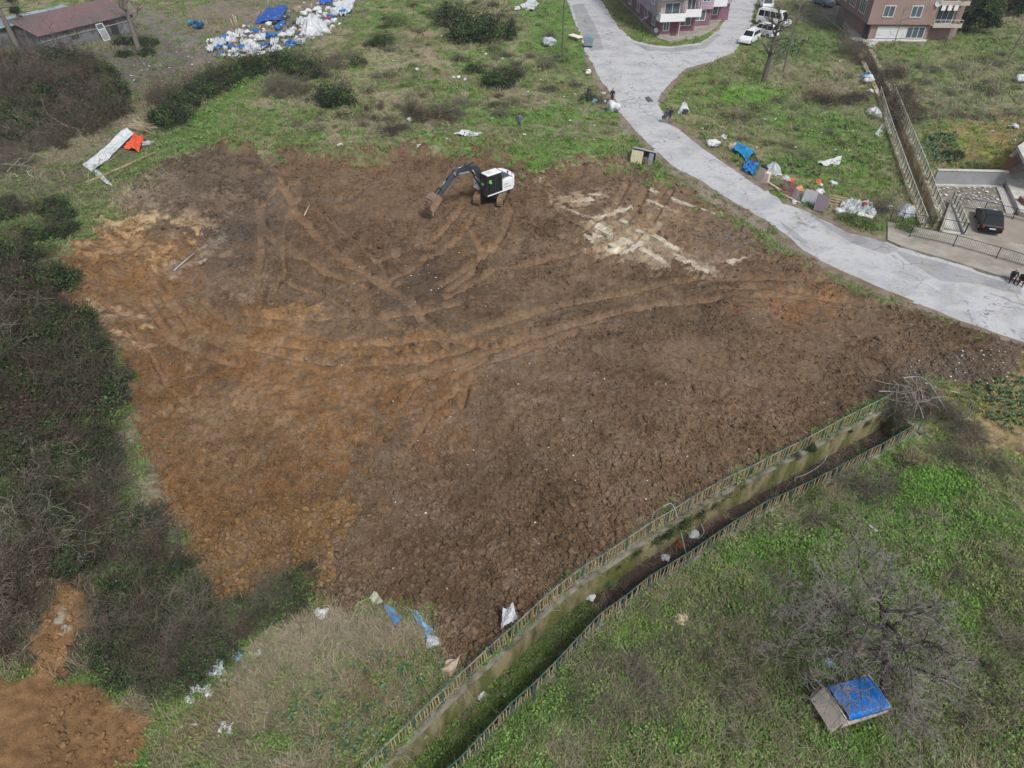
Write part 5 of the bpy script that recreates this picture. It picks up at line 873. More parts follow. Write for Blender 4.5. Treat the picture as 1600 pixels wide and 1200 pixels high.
b = MB(); b.tube([(3.05, .46, .0), (3.05, .46, 2.4)], .05, 6); b.build('downpipe', M_FRAME, pk)
def dish(parent, x, y, z, r, rz):
    d = MB(); n = 14; d.add([(0, 0, 0)] + [(r * .28 + .02 * math.sin(0), r * math.cos(2 * math.pi * i / n), r * math.sin(2 * math.pi * i / n)) for i in range(n)], [(0, 1 + (i + 1) % n, 1 + i) for i in range(n)] ); d.tube([(.0, 0, 0), (r * 1.1, 0, -r * .2)], .012, 4); d.tube([(0, 0, 0), (-.2, 0, -.1)], .02, 5); o = d.build('satellite_dish', M_FRAME, parent, loc=(x, y, z), rz=rz); md = o.modifiers.new('s', 'SOLIDIFY'); md.thickness = .015; return o
dish(pk, -.3, .6, 2.6, .42, R(215)); dish(pk, -.25, 1.2, .8, .38, R(225))
b = MB(); b.bar((-1.1, 6.8, .9), (-.1, 6.2, 1.7), .5, .06); b.build('awning', M_WHITE, pk)
# salmon block
sb = thing('apartment_block', 'salmon pink apartment block with white framed windows by the evergreen tree', 'building', (53.3, 116.4, 0), R(-2))
part(sb, 'wall', M_SALM, [(.6, 9.3, .5, 15, 0, 2.35)]); part(sb, 'upper_wall', M_SALM, [(-.3, 9.3, 0, 15, 2.36, 12.2)]); part(sb, 'side_wall', M_SALM, [(9.31, 14, 1.6, 15, 0, 12.2)]); part(sb, 'roof', mat('brown_roof', alb(120, 84, 72), .8, .15, 3.), [(-.7, 14.4, -.4, 15.4, 12.21, 12.6)])
part(sb, 'entrance', M_DARKIN, [(.3, .59, 1.0, 2.2, .1, 2.1)]); part(sb, 'plinth', M_WHITE, [(.5, 9.4, .3, .49, 0, .22)])
part(sb, 'shutter', mat('white_shutter', alb(214, 218, 220), .5, .04, 3.), [(1.6, 6.0, .44, .49, .35, 2.0)]); window(sb, 6.1, 8.6, .45, 1.9, .5, split=3)
for st in (0, 1, 2):
    for u in (1.6, 5.6): window(sb, u, u + 1.45, 3.45 + 3 * st, 4.85 + 3 * st, 0.)
    for v in (2.2, 6.5, 10.5): window(sb, v, v + 2.3, 3.3 + 3 * st, 5.0 + 3 * st, -.3, 'y', 3)
    z = 2.0 + 3 * st; bl = part(sb, 'balcony', mat('beige_parapet', alb(186, 176, 164), .8), [(9.4, 13.6, -.1, 1.59, z, z + .15), (9.4, 13.6, -.1, .02, z + .15, z + .55), (13.5, 13.6, .03, 1.59, z + .15, z + .55)])
    b = MB(); b.bar((9.4, -.04, z + 1.05), (13.6, -.04, z + 1.05), .05); [b.bar((9.45 + i * 1.03, -.04, z + .55), (9.45 + i * 1.03, -.04, z + 1.05), .03) for i in range(5)]; b.build('balcony_rail', M_FRAME, bl)
    window(sb, 10.2, 12.6, z + .3, z + 2.3, 1.6, split=3)
dish(sb, 9.0, -.2, 5.3, .45, R(240)); b = MB(); [b.box((10 + .9 * i, -.16, 4.7), (.6, .03, .7)) for i in range(3)]; b.build('laundry', M_WHITE, sb)
b = MB(); b.tube([(-2.3, 13, .5), (-2.2, 8, .5), (-1.9, 4, .45), (-1.4, 1.8, .4)], .09, 6); pp = b.build('kerb_wall', M_CONC, sb)
# red roofed shed and its neighbour
e0, e1 = G(60, 55, 2.5), G(206, 20, 2.5); d = (e1 - e0); an = math.atan2(d.y, d.x); Ls = d.length
sh = thing('shed', 'long low stone shed with a faded red sheet roof behind bare trees', 'shed', (e0.x, e0.y, 0), an)
M_STONE = mat('rubble_wall', alb(120, 124, 130), .9, .3, 2.2, .5, var2=alb(92, 90, 88), vscale=.8); M_REDR = mat('faded_red_roof', alb(116, 92, 94), .8, .14, 2., .2, var2=alb(104, 92, 90), vscale=.25); M_BLUER = mat('pale_blue_sheet', alb(150, 164, 178), .6, .14, 2., var2=alb(120, 128, 136), vscale=.4)
part(sh, 'wall', M_STONE, [(0, Ls, 0, .3, 0, 2.35), (0, .3, .3, 6, 0, 2.6), (Ls - .3, Ls, .3, 6, 0, 2.6), (.3, Ls - .3, 5.7, 6, 0, 3.4)])
b = MB(); n = int(Ls / .5)
for i in range(n + 1):
    x0 = -.4 + (Ls + .8) * i / (n + 1); b.add([(x0, -.45, 2.38), (x0 + (Ls + .8) / (n + 1) - .03, -.45, 2.40), (x0 + (Ls + .8) / (n + 1) - .03, 6.4, 3.72), (x0, 6.4, 3.70), (x0, -.45, 2.46), (x0 + (Ls + .8) / (n + 1) - .03, -.45, 2.48), (x0 + (Ls + .8) / (n + 1) - .03, 6.4, 3.80), (x0, 6.4, 3.78)], [(4, 5, 6, 7), (3, 2, 1, 0), (0, 1, 5, 4), (1, 2, 6, 5), (2, 3, 7, 6), (3, 0, 4, 7)])
b.build('roof', M_REDR, sh); part(sh, 'door_opening', M_DARKIN, [(Ls * .72, Ls * .80, -.04, .28, .0, 1.8)]); part(sh, 'lintel', M_CONC, [(.2, Ls - .2, -.09, -.01, 1.5, 1.62)]); part(sh, 'window', M_DARKIN, [(Ls * .3, Ls * .37, -.05, .2, .9, 1.6)])
s2 = thing('shed', 'low outbuilding with a pale blue sheet roof beyond the red roofed shed', 'shed', (e0.x - 6.8 * math.sin(-an) * -1 - 7.2 * math.sin(an) * 0, e0.y, 0), an)
s2.location = Vector((e0.x, e0.y, 0)) + Vector((-math.sin(an), math.cos(an), 0)) * 7.6 - Vector((math.cos(an), math.sin(an), 0)) * 4
part(s2, 'wall', M_STONE, [(0, 16, .2, .5, 0, 2.6), (0, .3, .5, 5, 0, 2.6), (15.7, 16, .5, 5, 0, 2.6), (.3, 15.7, 4.7, 5, 0, 2.6)]); part(s2, 'roof', M_BLUER, [(-.3 + 2.05 * i, 1.7 + 2.05 * i, -.3, 5.3, 2.62 + .05 * (i % 2), 2.72 + .05 * (i % 2)) for i in range(8)])
# leaning framed panel, plank and barrels by the shed
q0 = Vector((math.cos(an), math.sin(an), 0)); nq = Vector((-math.sin(an), math.cos(an), 0))
dp = thing('door_panel', 'white framed glazed door leaning against the shed wall', 'door', Vector((e0.x, e0.y, 0)) + q0 * Ls * .60 - nq * 1.2, an)
b = MB(); mt = Matrix.Rotation(R(-22), 3, 'X')
for c, s_ in (((-.55, 0, 1.2), (.09, .06, 2.4)), ((.55, 0, 1.2), (.09, .06, 2.4)), ((0, 0, .05), (1.2, .06, .1)), ((0, 0, 2.35), (1.2, .06, .1)), ((0, 0, 1.6), (1.2, .06, .08))): b.box(mt @ Vector(c), s_, rot=mt)
b.build('frame', M_FRAME, dp); b = MB(); b.box(mt @ Vector((0, 0, .82)), (1.0, .03, 1.45), rot=mt); b.build('lower_panel', mat('dusty_panel', alb(140, 144, 146), .5), dp); b = MB(); b.box(mt @ Vector((0, 0, 1.97)), (1.0, .03, .66), rot=mt); b.build('pane', M_GLASS, dp)
# unfinished concrete building
M_BRICK = bpy.data.materials.new('hollow_brick'); M_BRICK.use_nodes = True; t = M_BRICK.node_tree; bk = t.nodes.new('ShaderNodeTexBrick'); bk.inputs['Scale'].default_value = 2.4; bk.inputs['Color1'].default_value = (*alb(150, 88, 70), 1); bk.inputs['Color2'].default_value = (*alb(128, 74, 62), 1); bk.inputs['Mortar'].default_value = (*alb(150, 140, 130), 1); tc = t.nodes.new('ShaderNodeTexCoord'); mp = t.nodes.new('ShaderNodeMapping'); mp.inputs['Rotation'].default_value = (R(90), 0, 0); t.links.new(tc.outputs['Object'], mp.inputs[0]); t.links.new(mp.outputs[0], bk.inputs[0]); t.links.new(bk.outputs[0], t.nodes['Principled BSDF'].inputs[0])
c1 = G(1594, 329, .4); ub = thing('unfinished_building', 'unfinished building with pale concrete slabs and red brick walls beside the parking yard', 'building', (c1.x, c1.y, 0))
def uq(x, y, z): q = G(x, y, z); return (q.x - c1.x, q.y - c1.y)
def upoly(name, px_, z0, z1, m): pl = [uq(x, y, z1) for x, y in px_]; a_ = sum(pl[i][0] * pl[(i + 1) % len(pl)][1] - pl[(i + 1) % len(pl)][0] * pl[i][1] for i in range(len(pl))); b = MB(); b.prism(pl if a_ > 0 else pl[::-1], z0, z1); return b.build(name, m, ub)
upoly('floor_slab', [(1594,330),(1581,301),(1567,273),(1640,220),(1720,250),(1720,372),(1650,350)], .1, .5, M_CONCW); upoly('ramp', [(1573,334),(1562,303),(1556,290),(1565,289),(1578,304),(1590,331)], -.1, .1, mat('ramp_concrete', alb(176, 172, 166), .9, .1, 2.))
w0, w1 = Vector((*uq(1568, 271, .5), 0)), Vector((*uq(1650, 205, .5), 0)); dw = (w1 - w0)
def uwall(name, t0, t1, z0, z1, th, m): a_, c_2 = w0 + dw * t0, w0 + dw * t1; b = MB(); b.bar(a_ + Vector((0, 0, (z0 + z1) / 2)), c_2 + Vector((0, 0, (z0 + z1) / 2)), th, z1 - z0); return b.build(name, m, ub)
uwall('wall', 0, 1, .51, 2.2, .25, M_BRICK); uwall('coping', -.01, 1.01, 2.21, 2.34, .36, mat('pinkish_coping', alb(186, 168, 160), .9, .1)); upoly('upper_slab', [(1590,228),(1640,196),(1720,220),(1720,280),(1602,252)], 2.9, 3.2, M_CONCW)
for x, y in ((1600,240), (1640,235), (1660,262)): q = uq(x, y, .5); b = MB(); b.box((q[0], q[1], 1.7), (.3, .3, 2.38)); b.build('column', M_CONC, ub)
q = uq(1598, 318, .5); b = MB(); b.box((q[0] + .5, q[1], .72), (1.2, 1.4, .42)); b.build('brick_pile', M_BRICK, ub, bev=.02)
# far corner house
p = P(1600, 22); fh = thing('house', 'small dark red walled house at the corner of the ditch side field', 'house', (p.x, p.y, 0), R(10)); part(fh, 'wall', mat('dark_red_wall', alb(120, 62, 68), .85, .1), [(0, 10, 0, 8, 0, 3.2)]); part(fh, 'roof', M_BLUER, [(-.4, 10.4, -.4, 8.4, 3.21, 3.45)]); window(fh, 1, 2.3, 1.0, 2.2, 0.)
# utility pole
p = P(878, 86); up = thing('utility_pole', 'thin dark utility pole standing in the grass by the road', 'pole', p); b = MB(); b.tube([(0, 0, -.3), (0, 0, 9.5)], [.11, .075], 8); b.build('shaft', mat('dark_pole', alb(96, 92, 88), .8), up); b = MB(); b.bar((-.7, 0, 9), (.7, 0, 9), .08); b.build('crossarm', M_BARK, up); b = MB(); [b.tube([(x, 0, 9.02), (x, 0, 9.2)], [.04, .025], 6) for x in (-.6, 0, .6)]; b.build('insulators', M_WHITE, up)
# ---------------------------------------------------------------- excavator
EX = thing('excavator', 'white and black tracked excavator digging at the edge of the soil', 'excavator', (-1.85, 62.65, HZ(-1.85, 62.65) + .03), R(219))
M_EXW = mat('white_machine_paint', alb(232, 234, 236), .4, .04, 2., spec=.4, coat=.2); M_EXB = mat('blue_black_paint', alb(50, 58, 66), .4, .12, 3., spec=.4); M_EXG = mat('cab_glass', alb(34, 42, 44), .08, .1, 1., spec=.6); M_EXD = mat('matt_black', alb(48, 48, 50), .7, .15, 4.); M_MUD = mat('muddy_steel', alb(134, 112, 88), .9, .25, 3., .4, var2=alb(108, 86, 66), vscale=1.5); M_ROD = mat('chrome_rod', alb(190, 190, 190), .2, .05, 3., metal=.8); M_BUCK = mat('worn_bucket_steel', alb(150, 126, 108), .7, .2, 4., .3, var2=alb(124, 98, 80), vscale=2.)
TA = R(40)                                        # tracks turned a little against the upper structure
tr_ = bpy.data.objects.new('undercarriage', None); COL.objects.link(tr_); tr_.parent = EX; tr_.rotation_euler = (0, 0, TA)
for s in (-1, 1):
    b = MB(); pr = []
    for a in range(90, 271, 18): pr.append((-1.5 + .40 * math.cos(R(a)), .42 + .40 * math.sin(R(a))))
    for a in range(-90, 91, 18): pr.append((1.5 + .40 * math.cos(R(a)), .42 + .40 * math.sin(R(a))))
    b.slab(pr, s * 1.10 - .27, s * 1.10 + .27)
    n = 19
    for i in range(n):
        x = -1.5 + 3.0 * i / (n - 1)
        for z in (.84, 0.0): b.box((x, s * 1.10, z), (.10, .56, .05))
    for k in range(7):
        for sx in (-1, 1):
            a = R(-75 + 25 * k); b.box((sx * (1.5 + .42 * math.cos(a)), s * 1.10, .42 + .42 * math.sin(a)), (.05, .56, .1), rot=Matrix.Rotation(-a * sx, 3, 'Y'))
    tk = b.build('track', M_MUD, tr_); w_ = MB()
    for i in range(5): w_.cyl((-1.1 + .55 * i, s * 1.10 + s * .27, .3), (-1.1 + .55 * i, s * 1.10 + s * .30, .3), .17, 10)
    for x in (-1.5, 1.5): w_.cyl((x, s * 1.10 + s * .27, .42), (x, s * 1.10 + s * .31, .42), .27, 12)
    w_.build('rollers', M_EXD, tk)
b = MB(); b.box((0, 0, .62), (1.9, 1.7, .34)); b.build('frame', M_EXD, tr_); b = MB(); b.cyl((0, 0, .8), (0, 0, .98), .62, 20); b.build('slew_ring', M_EXD, EX)
b = MB(); b.prism([(1.45, 1.25), (-1.5, 1.25), (-2.0, .75), (-2.1, 0), (-2.0, -.75), (-1.5, -1.25), (1.25, -1.25), (1.25, -.45), (1.0, -.45), (1.0, .3), (1.45, .3)], .98, 1.12); b.build('deck', M_EXW, EX, bev=.03)
b = MB(); b.prism([(-.25, 1.24), (-1.5, 1.24), (-1.5, -1.24), (-.25, -1.24), (-.25, -.5), (-.5, -.4), (-.5, .3), (-.25, .3)], 1.13, 2.05); b.build('engine_housing', M_EXW, EX, bev=.05)
b = MB(); pts = [(-1.5, 1.22)] + [(-1.5 - .62 * math.sin(R(a)), 1.22 * math.cos(R(a))) for a in range(12, 180, 12)] + [(-1.5, -1.22)]; b.prism(pts, 1.13, 2.12); b.build('counterweight', M_EXW, EX, bev=.07)
b = MB(); b.box((-.9, -.1, 2.10), (1.1, 1.9, .12)); [b.box((-1.3 + .16 * i, -.1, 2.175), (.06, 1.7, .03)) for i in range(6)]; b.box((-.2, -.9, 2.1), (.5, .6, .1)); b.build('engine_cover', mat('grey_cover', alb(96, 104, 112), .6, .15, 5.), EX, bev=.02)
b = MB(); b.tube([(-1.25, .75, 2.1), (-1.25, .75, 2.6)], .05, 8); b.build('exhaust', M_EXD, EX)
b = MB(); b.box((.55, -.88, 1.55), (1.3, .72, .86)); b.build('storage_box', M_EXW, EX, bev=.08); b = MB(); b.box((1.215, -.88, 1.5), (.02, .2, .12)); b.build('latch', M_EXD, EX)
b = MB()
for a, c in (((1.1, -1.2, 2.0), (1.1, -1.2, 2.7)), ((-.3, -1.2, 2.1), (-.3, -1.2, 2.7)), ((1.1, -1.2, 2.7), (-.3, -1.2, 2.7)), ((-.45, 1.2, 2.1), (-.45, 1.2, 2.75)), ((-1.4, 1.2, 2.1), (-1.4, 1.2, 2.75)), ((-.45, 1.2, 2.75), (-1.4, 1.2, 2.75)), ((-1.95, -.5, 2.1), (-1.95, -.5, 2.6)), ((-1.95, .5, 2.1), (-1.95, .5, 2.6))): b.tube([a, c], .022, 5)
b.build('handrails', M_EXD, EX)
# cab
cab = bpy.data.objects.new('cab', None); COL.objects.link(cab); cab.parent = EX; b = MB(); prof = [(1.52, 1.13), (1.58, 1.6), (1.38, 2.86), (-.1, 2.86), (-.22, 2.3), (-.22, 1.13)]
X0, X1, Y0, Y1 = -.2, 1.5, .32, 1.24
for y in (Y0 + .04, Y1 - .04):
    for i in range(len(prof)):
        p, q = prof[i], prof[(i + 1) % len(prof)]; b.bar((p[0], y, p[1]), (q[0], y, q[1]), .08, .09)
for p in prof: b.bar((p[0], Y0 + .04, p[1]), (p[0], Y1 - .04, p[1]), .08, .08)
b.bar((.55, Y1 - .03, 1.13), (.5, Y1 - .03, 2.86), .1, .07); b.build('cab_frame', M_EXD, cab)
def pane(name, pts, m=M_EXG, th=.02): o = MB().add(pts, [tuple(range(len(pts)))]).build(name, m, cab); md = o.modifiers.new('s', 'SOLIDIFY'); md.thickness = th; return o
pane('windscreen', [(1.575, Y0 + .06, 1.62), (1.575, Y1 - .06, 1.62), (1.40, Y1 - .06, 2.80), (1.40, Y0 + .06, 2.80)]); pane('lower_pane', [(1.53, Y0 + .06, 1.18), (1.53, Y1 - .06, 1.18), (1.585, Y1 - .06, 1.58), (1.585, Y0 + .06, 1.58)])
pane('door_pane', [(1.5, Y1 - .01, 1.2), (.6, Y1 - .01, 1.2), (.55, Y1 - .01, 2.80), (1.34, Y1 - .01, 2.80), (1.54, Y1 - .01, 1.6)]); pane('side_pane', [(.5, Y1 - .01, 1.2), (-.18, Y1 - .01, 1.2), (-.18, Y1 - .01, 2.3), (-.06, Y1 - .01, 2.80), (.46, Y1 - .01, 2.80)]); pane('rear_pane', [(-.215, Y0 + .06, 1.5), (-.215, Y1 - .06, 1.5), (-.215, Y1 - .06, 2.3), (-.215, Y0 + .06, 2.3)]); pane('side_pane', [(1.5, Y0 + .01, 1.2), (-.18, Y0 + .01, 1.2), (-.18, Y0 + .01, 2.3), (-.06, Y0 + .01, 2.80), (1.34, Y0 + .01, 2.80), (1.54, Y0 + .01, 1.6)])
b = MB(); b.box((.64, .78, 2.95), (1.62, .98, .12)); rf = b.build('cab_roof', M_EXW, cab, bev=.05); b = MB(); b.box((.95, .78, 3.02), (.55, .6, .03)); b.build('roof_hatch', mat('hatch_glass', alb(206, 208, 196), .3), rf, bev=.01)
M_GMARK = mat('green_sticker', alb(120, 190, 90), .5, .2, 9.)  # flat green marks set just outside the cab panes
b = MB(); b.box((1.15, Y1 + .012, 2.35), (.28, .012, .3)); b.box((1.05, Y1 + .014, 2.2), (.2, .012, .16)); b.build('sticker', M_GMARK, cab); b = MB(); b.box((1.525, .6, 2.0), (.03, .3, .22), rot=Matrix.Rotation(R(-8), 3, 'Y')); b.build('sticker', M_GMARK, cab)
b = MB(); b.box((.35, .78, 1.5), (.5, .5, .5)); b.box((.12, .78, 1.95), (.14, .46, .6)); b.build('seat', M_EXD, cab, bev=.05); b = MB(); b.tube([(1.3, Y1 + .02, 1.6), (1.3, Y1 + .16, 1.8), (1.3, Y1 + .16, 2.1)], .018, 5); b.box((1.3, Y1 + .18, 2.15), (.06, .16, .26)); b.build('mirror', M_EXD, cab)
# boom, arm and bucket lie in the plane y = -.12
by = -.12
def link_part(name, prof, wd, m, parent=EX, bev=.03, y=by): b = MB(); b.slab(prof, y - wd / 2, y + wd / 2); return b.build(name, m, parent, bev=bev)
bo = link_part('boom', [(.55, 1.62), (.42, 1.86), (.75, 2.5), (1.5, 3.4), (1.9, 3.7), (2.4, 3.8), (3.4, 3.72), (4.25, 3.5), (4.3, 3.26), (4.1, 3.2), (3.2, 3.28), (2.45, 3.24), (2.05, 2.98), (1.3, 2.1), (.85, 1.62)], .42, M_EXB)
am = link_part('arm', [(3.72, 3.80), (4.05, 3.76), (4.65, 3.30), (6.02, 1.98), (6.0, 1.78), (5.78, 1.74), (4.55, 2.72), (4.05, 3.12), (3.66, 3.62)], .30, mat('dark_arm_paint', alb(70, 82, 92), .4, .12, 3., spec=.4))
for nm, par, a, c, r0 in (('boom_cylinder', EX, (1.05, by + .3, 1.3), (2.2, by + .3, 3.3), .075), ('boom_cylinder', EX, (1.05, by - .3, 1.3), (2.2, by - .3, 3.3), .075), ('arm_cylinder', EX, (1.9, by, 3.94), (3.7, by, 3.84), .08), ('bucket_cylinder', EX, (4.05, by, 3.9), (5.6, by, 2.58), .07)):
    a, c = Vector(a), Vector(c); m_ = a.lerp(c, .58); b = MB(); b.cyl(a, m_, r0, 10); o = b.build(nm, M_EXB, par, True); b = MB(); b.cyl(m_, c, r0 * .55, 8); b.build('rod', M_ROD, o, True)
b = MB(); b.bar((5.6, by - .2, 2.6), (6.12, by - .2, 2.2), .06, .1); b.bar((5.6, by + .2, 2.6), (6.12, by + .2, 2.2), .06, .1); b.bar((5.65, by, 2.55), (5.5, by, 2.15), .3, .08); b.build('bucket_link', M_EXD, EX)
b = MB(); b.box((2.2, by, 3.3), (.16, .62, .16)); b.box((4.1, by, 3.45), (.14, .5, .14)); b.box((5.9, by, 1.86), (.12, .46, .12)); b.build('pins', mat('pin_steel', alb(150, 150, 148), .4), EX, bev=.02)
bp_ = [(5.30, 2.12), (5.62, 2.42), (6.0, 2.40), (6.35, 2.15), (6.58, 1.72), (6.62, 1.25), (6.50, .82)]; inn = [(6.40, .86), (6.50, 1.26), (6.46, 1.68), (6.26, 2.06), (5.97, 2.29), (5.68, 2.30), (5.38, 2.02)]
bp_ = [(5.86 + (x - 5.30) * .92, 1.92 + (z - 2.12) * .92) for x, z in bp_]; inn = [(5.86 + (x - 5.30) * .92, 1.92 + (z - 2.12) * .92) for x, z in inn]
bk_ = link_part('bucket', bp_ + inn, 1.06, M_BUCK, bev=0.)
for s in (-1, 1): b = MB(); b.slab(bp_ + [(6.69, .84), (6.27, 1.30), (5.81, 1.74)], by + s * .52 - .025, by + s * .52 + .025); b.build('side_plate', M_BUCK, bk_)
for i in range(8):
    t_ = .6 + i * .62; k = min(int(t_), 5); p = Vector((bp_[k][0], 0, bp_[k][1])).lerp(Vector((bp_[k + 1][0], 0, bp_[k + 1][1])), t_ - k); n_ = Vector((p.x - 6.37, 0, p.z - 1.44)).normalized(); b = MB(); b.box((p.x + n_.x * .02, by, p.z + n_.z * .02), (.06, 1.04, .06)); b.build('rib', M_BUCK, bk_)
for i in range(5):
    y = by - .48 + .24 * i; b = MB(); b.add([(7.010, y - .055, 0.798), (7.010, y + .055, 0.798), (6.854, y + .055, 0.761), (6.854, y - .055, 0.761), (6.872, y - .03, 0.430), (6.872, y + .03, 0.430), (6.835, y + .03, 0.430), (6.835, y - .03, 0.430)], [(0, 1, 2, 3), (7, 6, 5, 4), (0, 4, 5, 1), (1, 5, 6, 2), (2, 6, 7, 3), (3, 7, 4, 0)]); b.build('tooth', mat('tooth_steel', alb(170, 154, 136), .6), bk_)
# lettering
def lettering(s_, size, loc, rot, m, parent): me = text_mesh(s_, size); me.materials.clear(); me.materials.append(m); o = link('lettering', me, parent, loc); o.rotation_euler = rot; return o
M_LET = mat('white_lettering', alb(214, 216, 218), .6, .05); M_LETG = mat('grey_lettering', alb(120, 130, 138), .6, .05)
lettering('HİDROMEK', .22, (3.75, by + .215, 3.34), (R(90), R(5), R(180)), M_LET, bo)
lettering('HMK', .24, (-.45, 1.245, 1.55), (R(90), 0, R(180)), M_LETG, EX); lettering('HİDROMEK', .17, (-.4, 1.245, 1.3), (R(90), 0, R(180)), M_LETG, EX)
b = MB(); b.box((4.1, by + .16, 3.55), (.2, .02, .16)); b.build('yellow_decal', mat('yellow_decal', alb(190, 160, 80), .6), am)
b = MB(); b.tube([(1.6, by - .25, 3.6), (1.1, by - .28, 3.1), (.7, by - .25, 2.2)], .03, 5); b.tube([(2.4, by + .1, 3.82), (3.3, by + .12, 3.8), (3.8, by + .1, 3.8)], .025, 5); b.build('hoses', M_EXD, EX)

# ---------------------------------------------------------------- road vehicles
M_TYRE = mat('tyre_rubber', alb(44, 44, 46), .85, .1, 6.); M_RIM = mat('wheel_rim', alb(150, 152, 154), .4, .1, 6., metal=.3); M_CGL = mat('car_glass', alb(26, 30, 34), .1, .1, 1., spec=.4); M_TAIL = mat('tail_lamp', alb(140, 40, 40), .3, .1); M_LAMP = mat('head_lamp', alb(210, 214, 218), .2, .05); M_PLATE = mat('number_plate', alb(220, 222, 224), .5, .03); M_BUMP = mat('grey_plastic', alb(70, 72, 74), .7, .1)
def car(name, label, cat, x, y, head, L_, W, H, style, paint, group=None, zoff=.0, bumper=None):
    """head: world direction of the bonnet; origin at the centre of the wheelbase on the ground"""
    p = P(x, y); o = thing(name, label, cat, (p.x, p.y, max(p.z, .02) + zoff), head, group); h = L_ / 2; belt = H * (.60 if style != 'bus' else .52)
    if style == 'hatch': body = [(-h, .35), (-h, belt * .8), (-h + .1, belt), (h - 1.25, belt), (h - .25, belt * .78), (h, belt * .62), (h, .3), (h - .3, .22), (-h + .3, .22)]; cab_ = (-h + .12, h - 1.05, -h + 1.0, h - 2.05)
    elif style == 'mpv': body = [(-h, .35), (-h, belt), (h - 1.05, belt * 1.02), (h - .15, belt * .82), (h, belt * .6), (h, .3), (h - .3, .22), (-h + .3, .22)]; cab_ = (-h + .02, h - 1.0, -h + .22, h - 1.75)
    elif style == 'suv': body = [(-h, .45), (-h, belt), (h - 1.3, belt), (h - .1, belt * .92), (h, belt * .7), (h, .4), (h - .3, .3), (-h + .3, .3)]; cab_ = (-h + .05, h - 1.25, -h + .3, h - 1.85)
    else: body = [(-h, .4), (-h, belt), (h - .55, belt), (h - .05, belt * .86), (h, belt * .55), (h, .3), (h - .3, .25), (-h + .3, .25)]; cab_ = (-h + .02, h - .5, -h + .12, h - 1.15)
    b = MB(); b.slab(body, -W / 2, W / 2); b.build('body', paint, o, bev=.09)
    a0, a1, r0, r1 = cab_; wb, wt_ = W / 2 * .96, W / 2 * .80; z0, z1 = belt - .03, H
    b = MB(); b.add([(a0, -wb, z0), (a1, -wb, z0), (a1, wb, z0), (a0, wb, z0), (r0, -wt_, z1), (r1, -wt_, z1), (r1, wt_, z1), (r0, wt_, z1)], [(3, 2, 1, 0), (4, 5, 6, 7), (0, 1, 5, 4), (1, 2, 6, 5), (2, 3, 7, 6), (3, 0, 4, 7)]); b.build('cabin', paint, o, bev=.07)
    def lerp(A, B, t): return tuple(A[i] + (B[i] - A[i]) * t for i in range(3))
    def patch(nm, A, B, C, D, u0, u1, v0, v1, off, m=M_CGL):       # A,B bottom, D,C top
        q = [lerp(lerp(A, B, u), lerp(D, C, u), v) for u, v in ((u0, v0), (u1, v0), (u1, v1), (u0, v1))]; nn_ = (Vector(q[1]) - Vector(q[0])).cross(Vector(q[3]) - Vector(q[0])).normalized() * off
        g = MB(); g.add([Vector(v) + nn_ for v in q] + [Vector(v) - nn_ * 1.5 for v in q], [(0, 1, 2, 3), (7, 6, 5, 4), (0, 4, 5, 1), (1, 5, 6, 2), (2, 6, 7, 3), (3, 7, 4, 0)]); return g.build(nm, m, o)
    n = {'hatch': 2, 'mpv': 3, 'suv': 3, 'bus': 4}[style]
    for s in (-1, 1):
        A, B, C, D = (a0, s * wb, z0), (a1, s * wb, z0), (r1, s * wt_, z1), (r0, s * wt_, z1)
        if s > 0: A, B, C, D = B, A, D, C
        for i in range(n): patch('side_window', A, B, C, D, .05 + .9 * i / n + .012, .05 + .9 * (i + 1) / n - .012, .14, .86, .012)
    patch('windscreen', (a1, -wb, z0), (a1, wb, z0), (r1, wt_, z1), (r1, -wt_, z1), .07, .93, .1, .93, .012); patch('rear_window', (a0, wb, z0), (a0, -wb, z0), (r0, -wt_, z1), (r0, wt_, z1), .09, .91, .18, .86, .012)
    for sx in (-1, 1):
        for s in (-1, 1):
            wx = sx * (h - .78); wm = MB(); rr = .31 if style in ('hatch', 'mpv') else .35; wm.cyl((0, -.1, 0), (0, .1, 0), rr, 16); wh = wm.build('wheel', M_TYRE, o, loc=(wx, s * (W / 2 - .06), rr)); rm = MB(); rm.cyl((0, s * .1, 0), (0, s * .115, 0), rr * .62, 12); rm.build('rim', M_RIM, wh)
    for s in (-1, 1):
        t = MB(); t.box((-h - .005, s * (W / 2 - .14), belt * .82), (.05, .2, .24)); t.build('tail_light', M_TAIL, o, bev=.01); t = MB(); t.box((h - .04, s * (W / 2 - .2), belt * .66), (.12, .3, .14)); t.build('headlight', M_LAMP, o, bev=.02); t = MB(); t.box((a1 - .25, s * (W / 2 + .07), belt + .08), (.1, .16, .13)); t.build('mirror', paint, o, bev=.02)
    for sx in (-1, 1):
        t = MB(); t.box((sx * (h + .02), 0, .42), (.12, W * .94, .2)); t.build('bumper', bumper or paint, o, bev=.03); t = MB(); t.box((sx * (h + .085), 0, .48 if style != 'hatch' or sx > 0 else .62), (.012, .5, .11)); t.build('number_plate', M_PLATE, o)
    if style in ('mpv', 'suv', 'bus'):
        t = MB(); [t.bar((r0 + .2, s * wt_ * .86, H + .03), (r1 - .1, s * wt_ * .86, H + .03), .04, .05) for s in (-1, 1)]; t.build('roof_rails', M_BUMP, o)
    return o
M_CARW = mat('white_car_paint', alb(226, 228, 230), .35, .04, 1.5, spec=.45, coat=.3); M_CARG = mat('dark_green_car_paint', alb(14, 22, 24), .35, .06, 1.5, spec=.3, coat=.0); M_CARK = mat('black_car_paint', alb(38, 42, 48), .25, .06, 1.5, spec=.5, coat=.4); M_CARS = mat('grey_blue_car_paint', alb(112, 126, 136), .3, .06, 1.5, spec=.5, coat=.3)
q = G(1535, 328) - G(1544, 364)
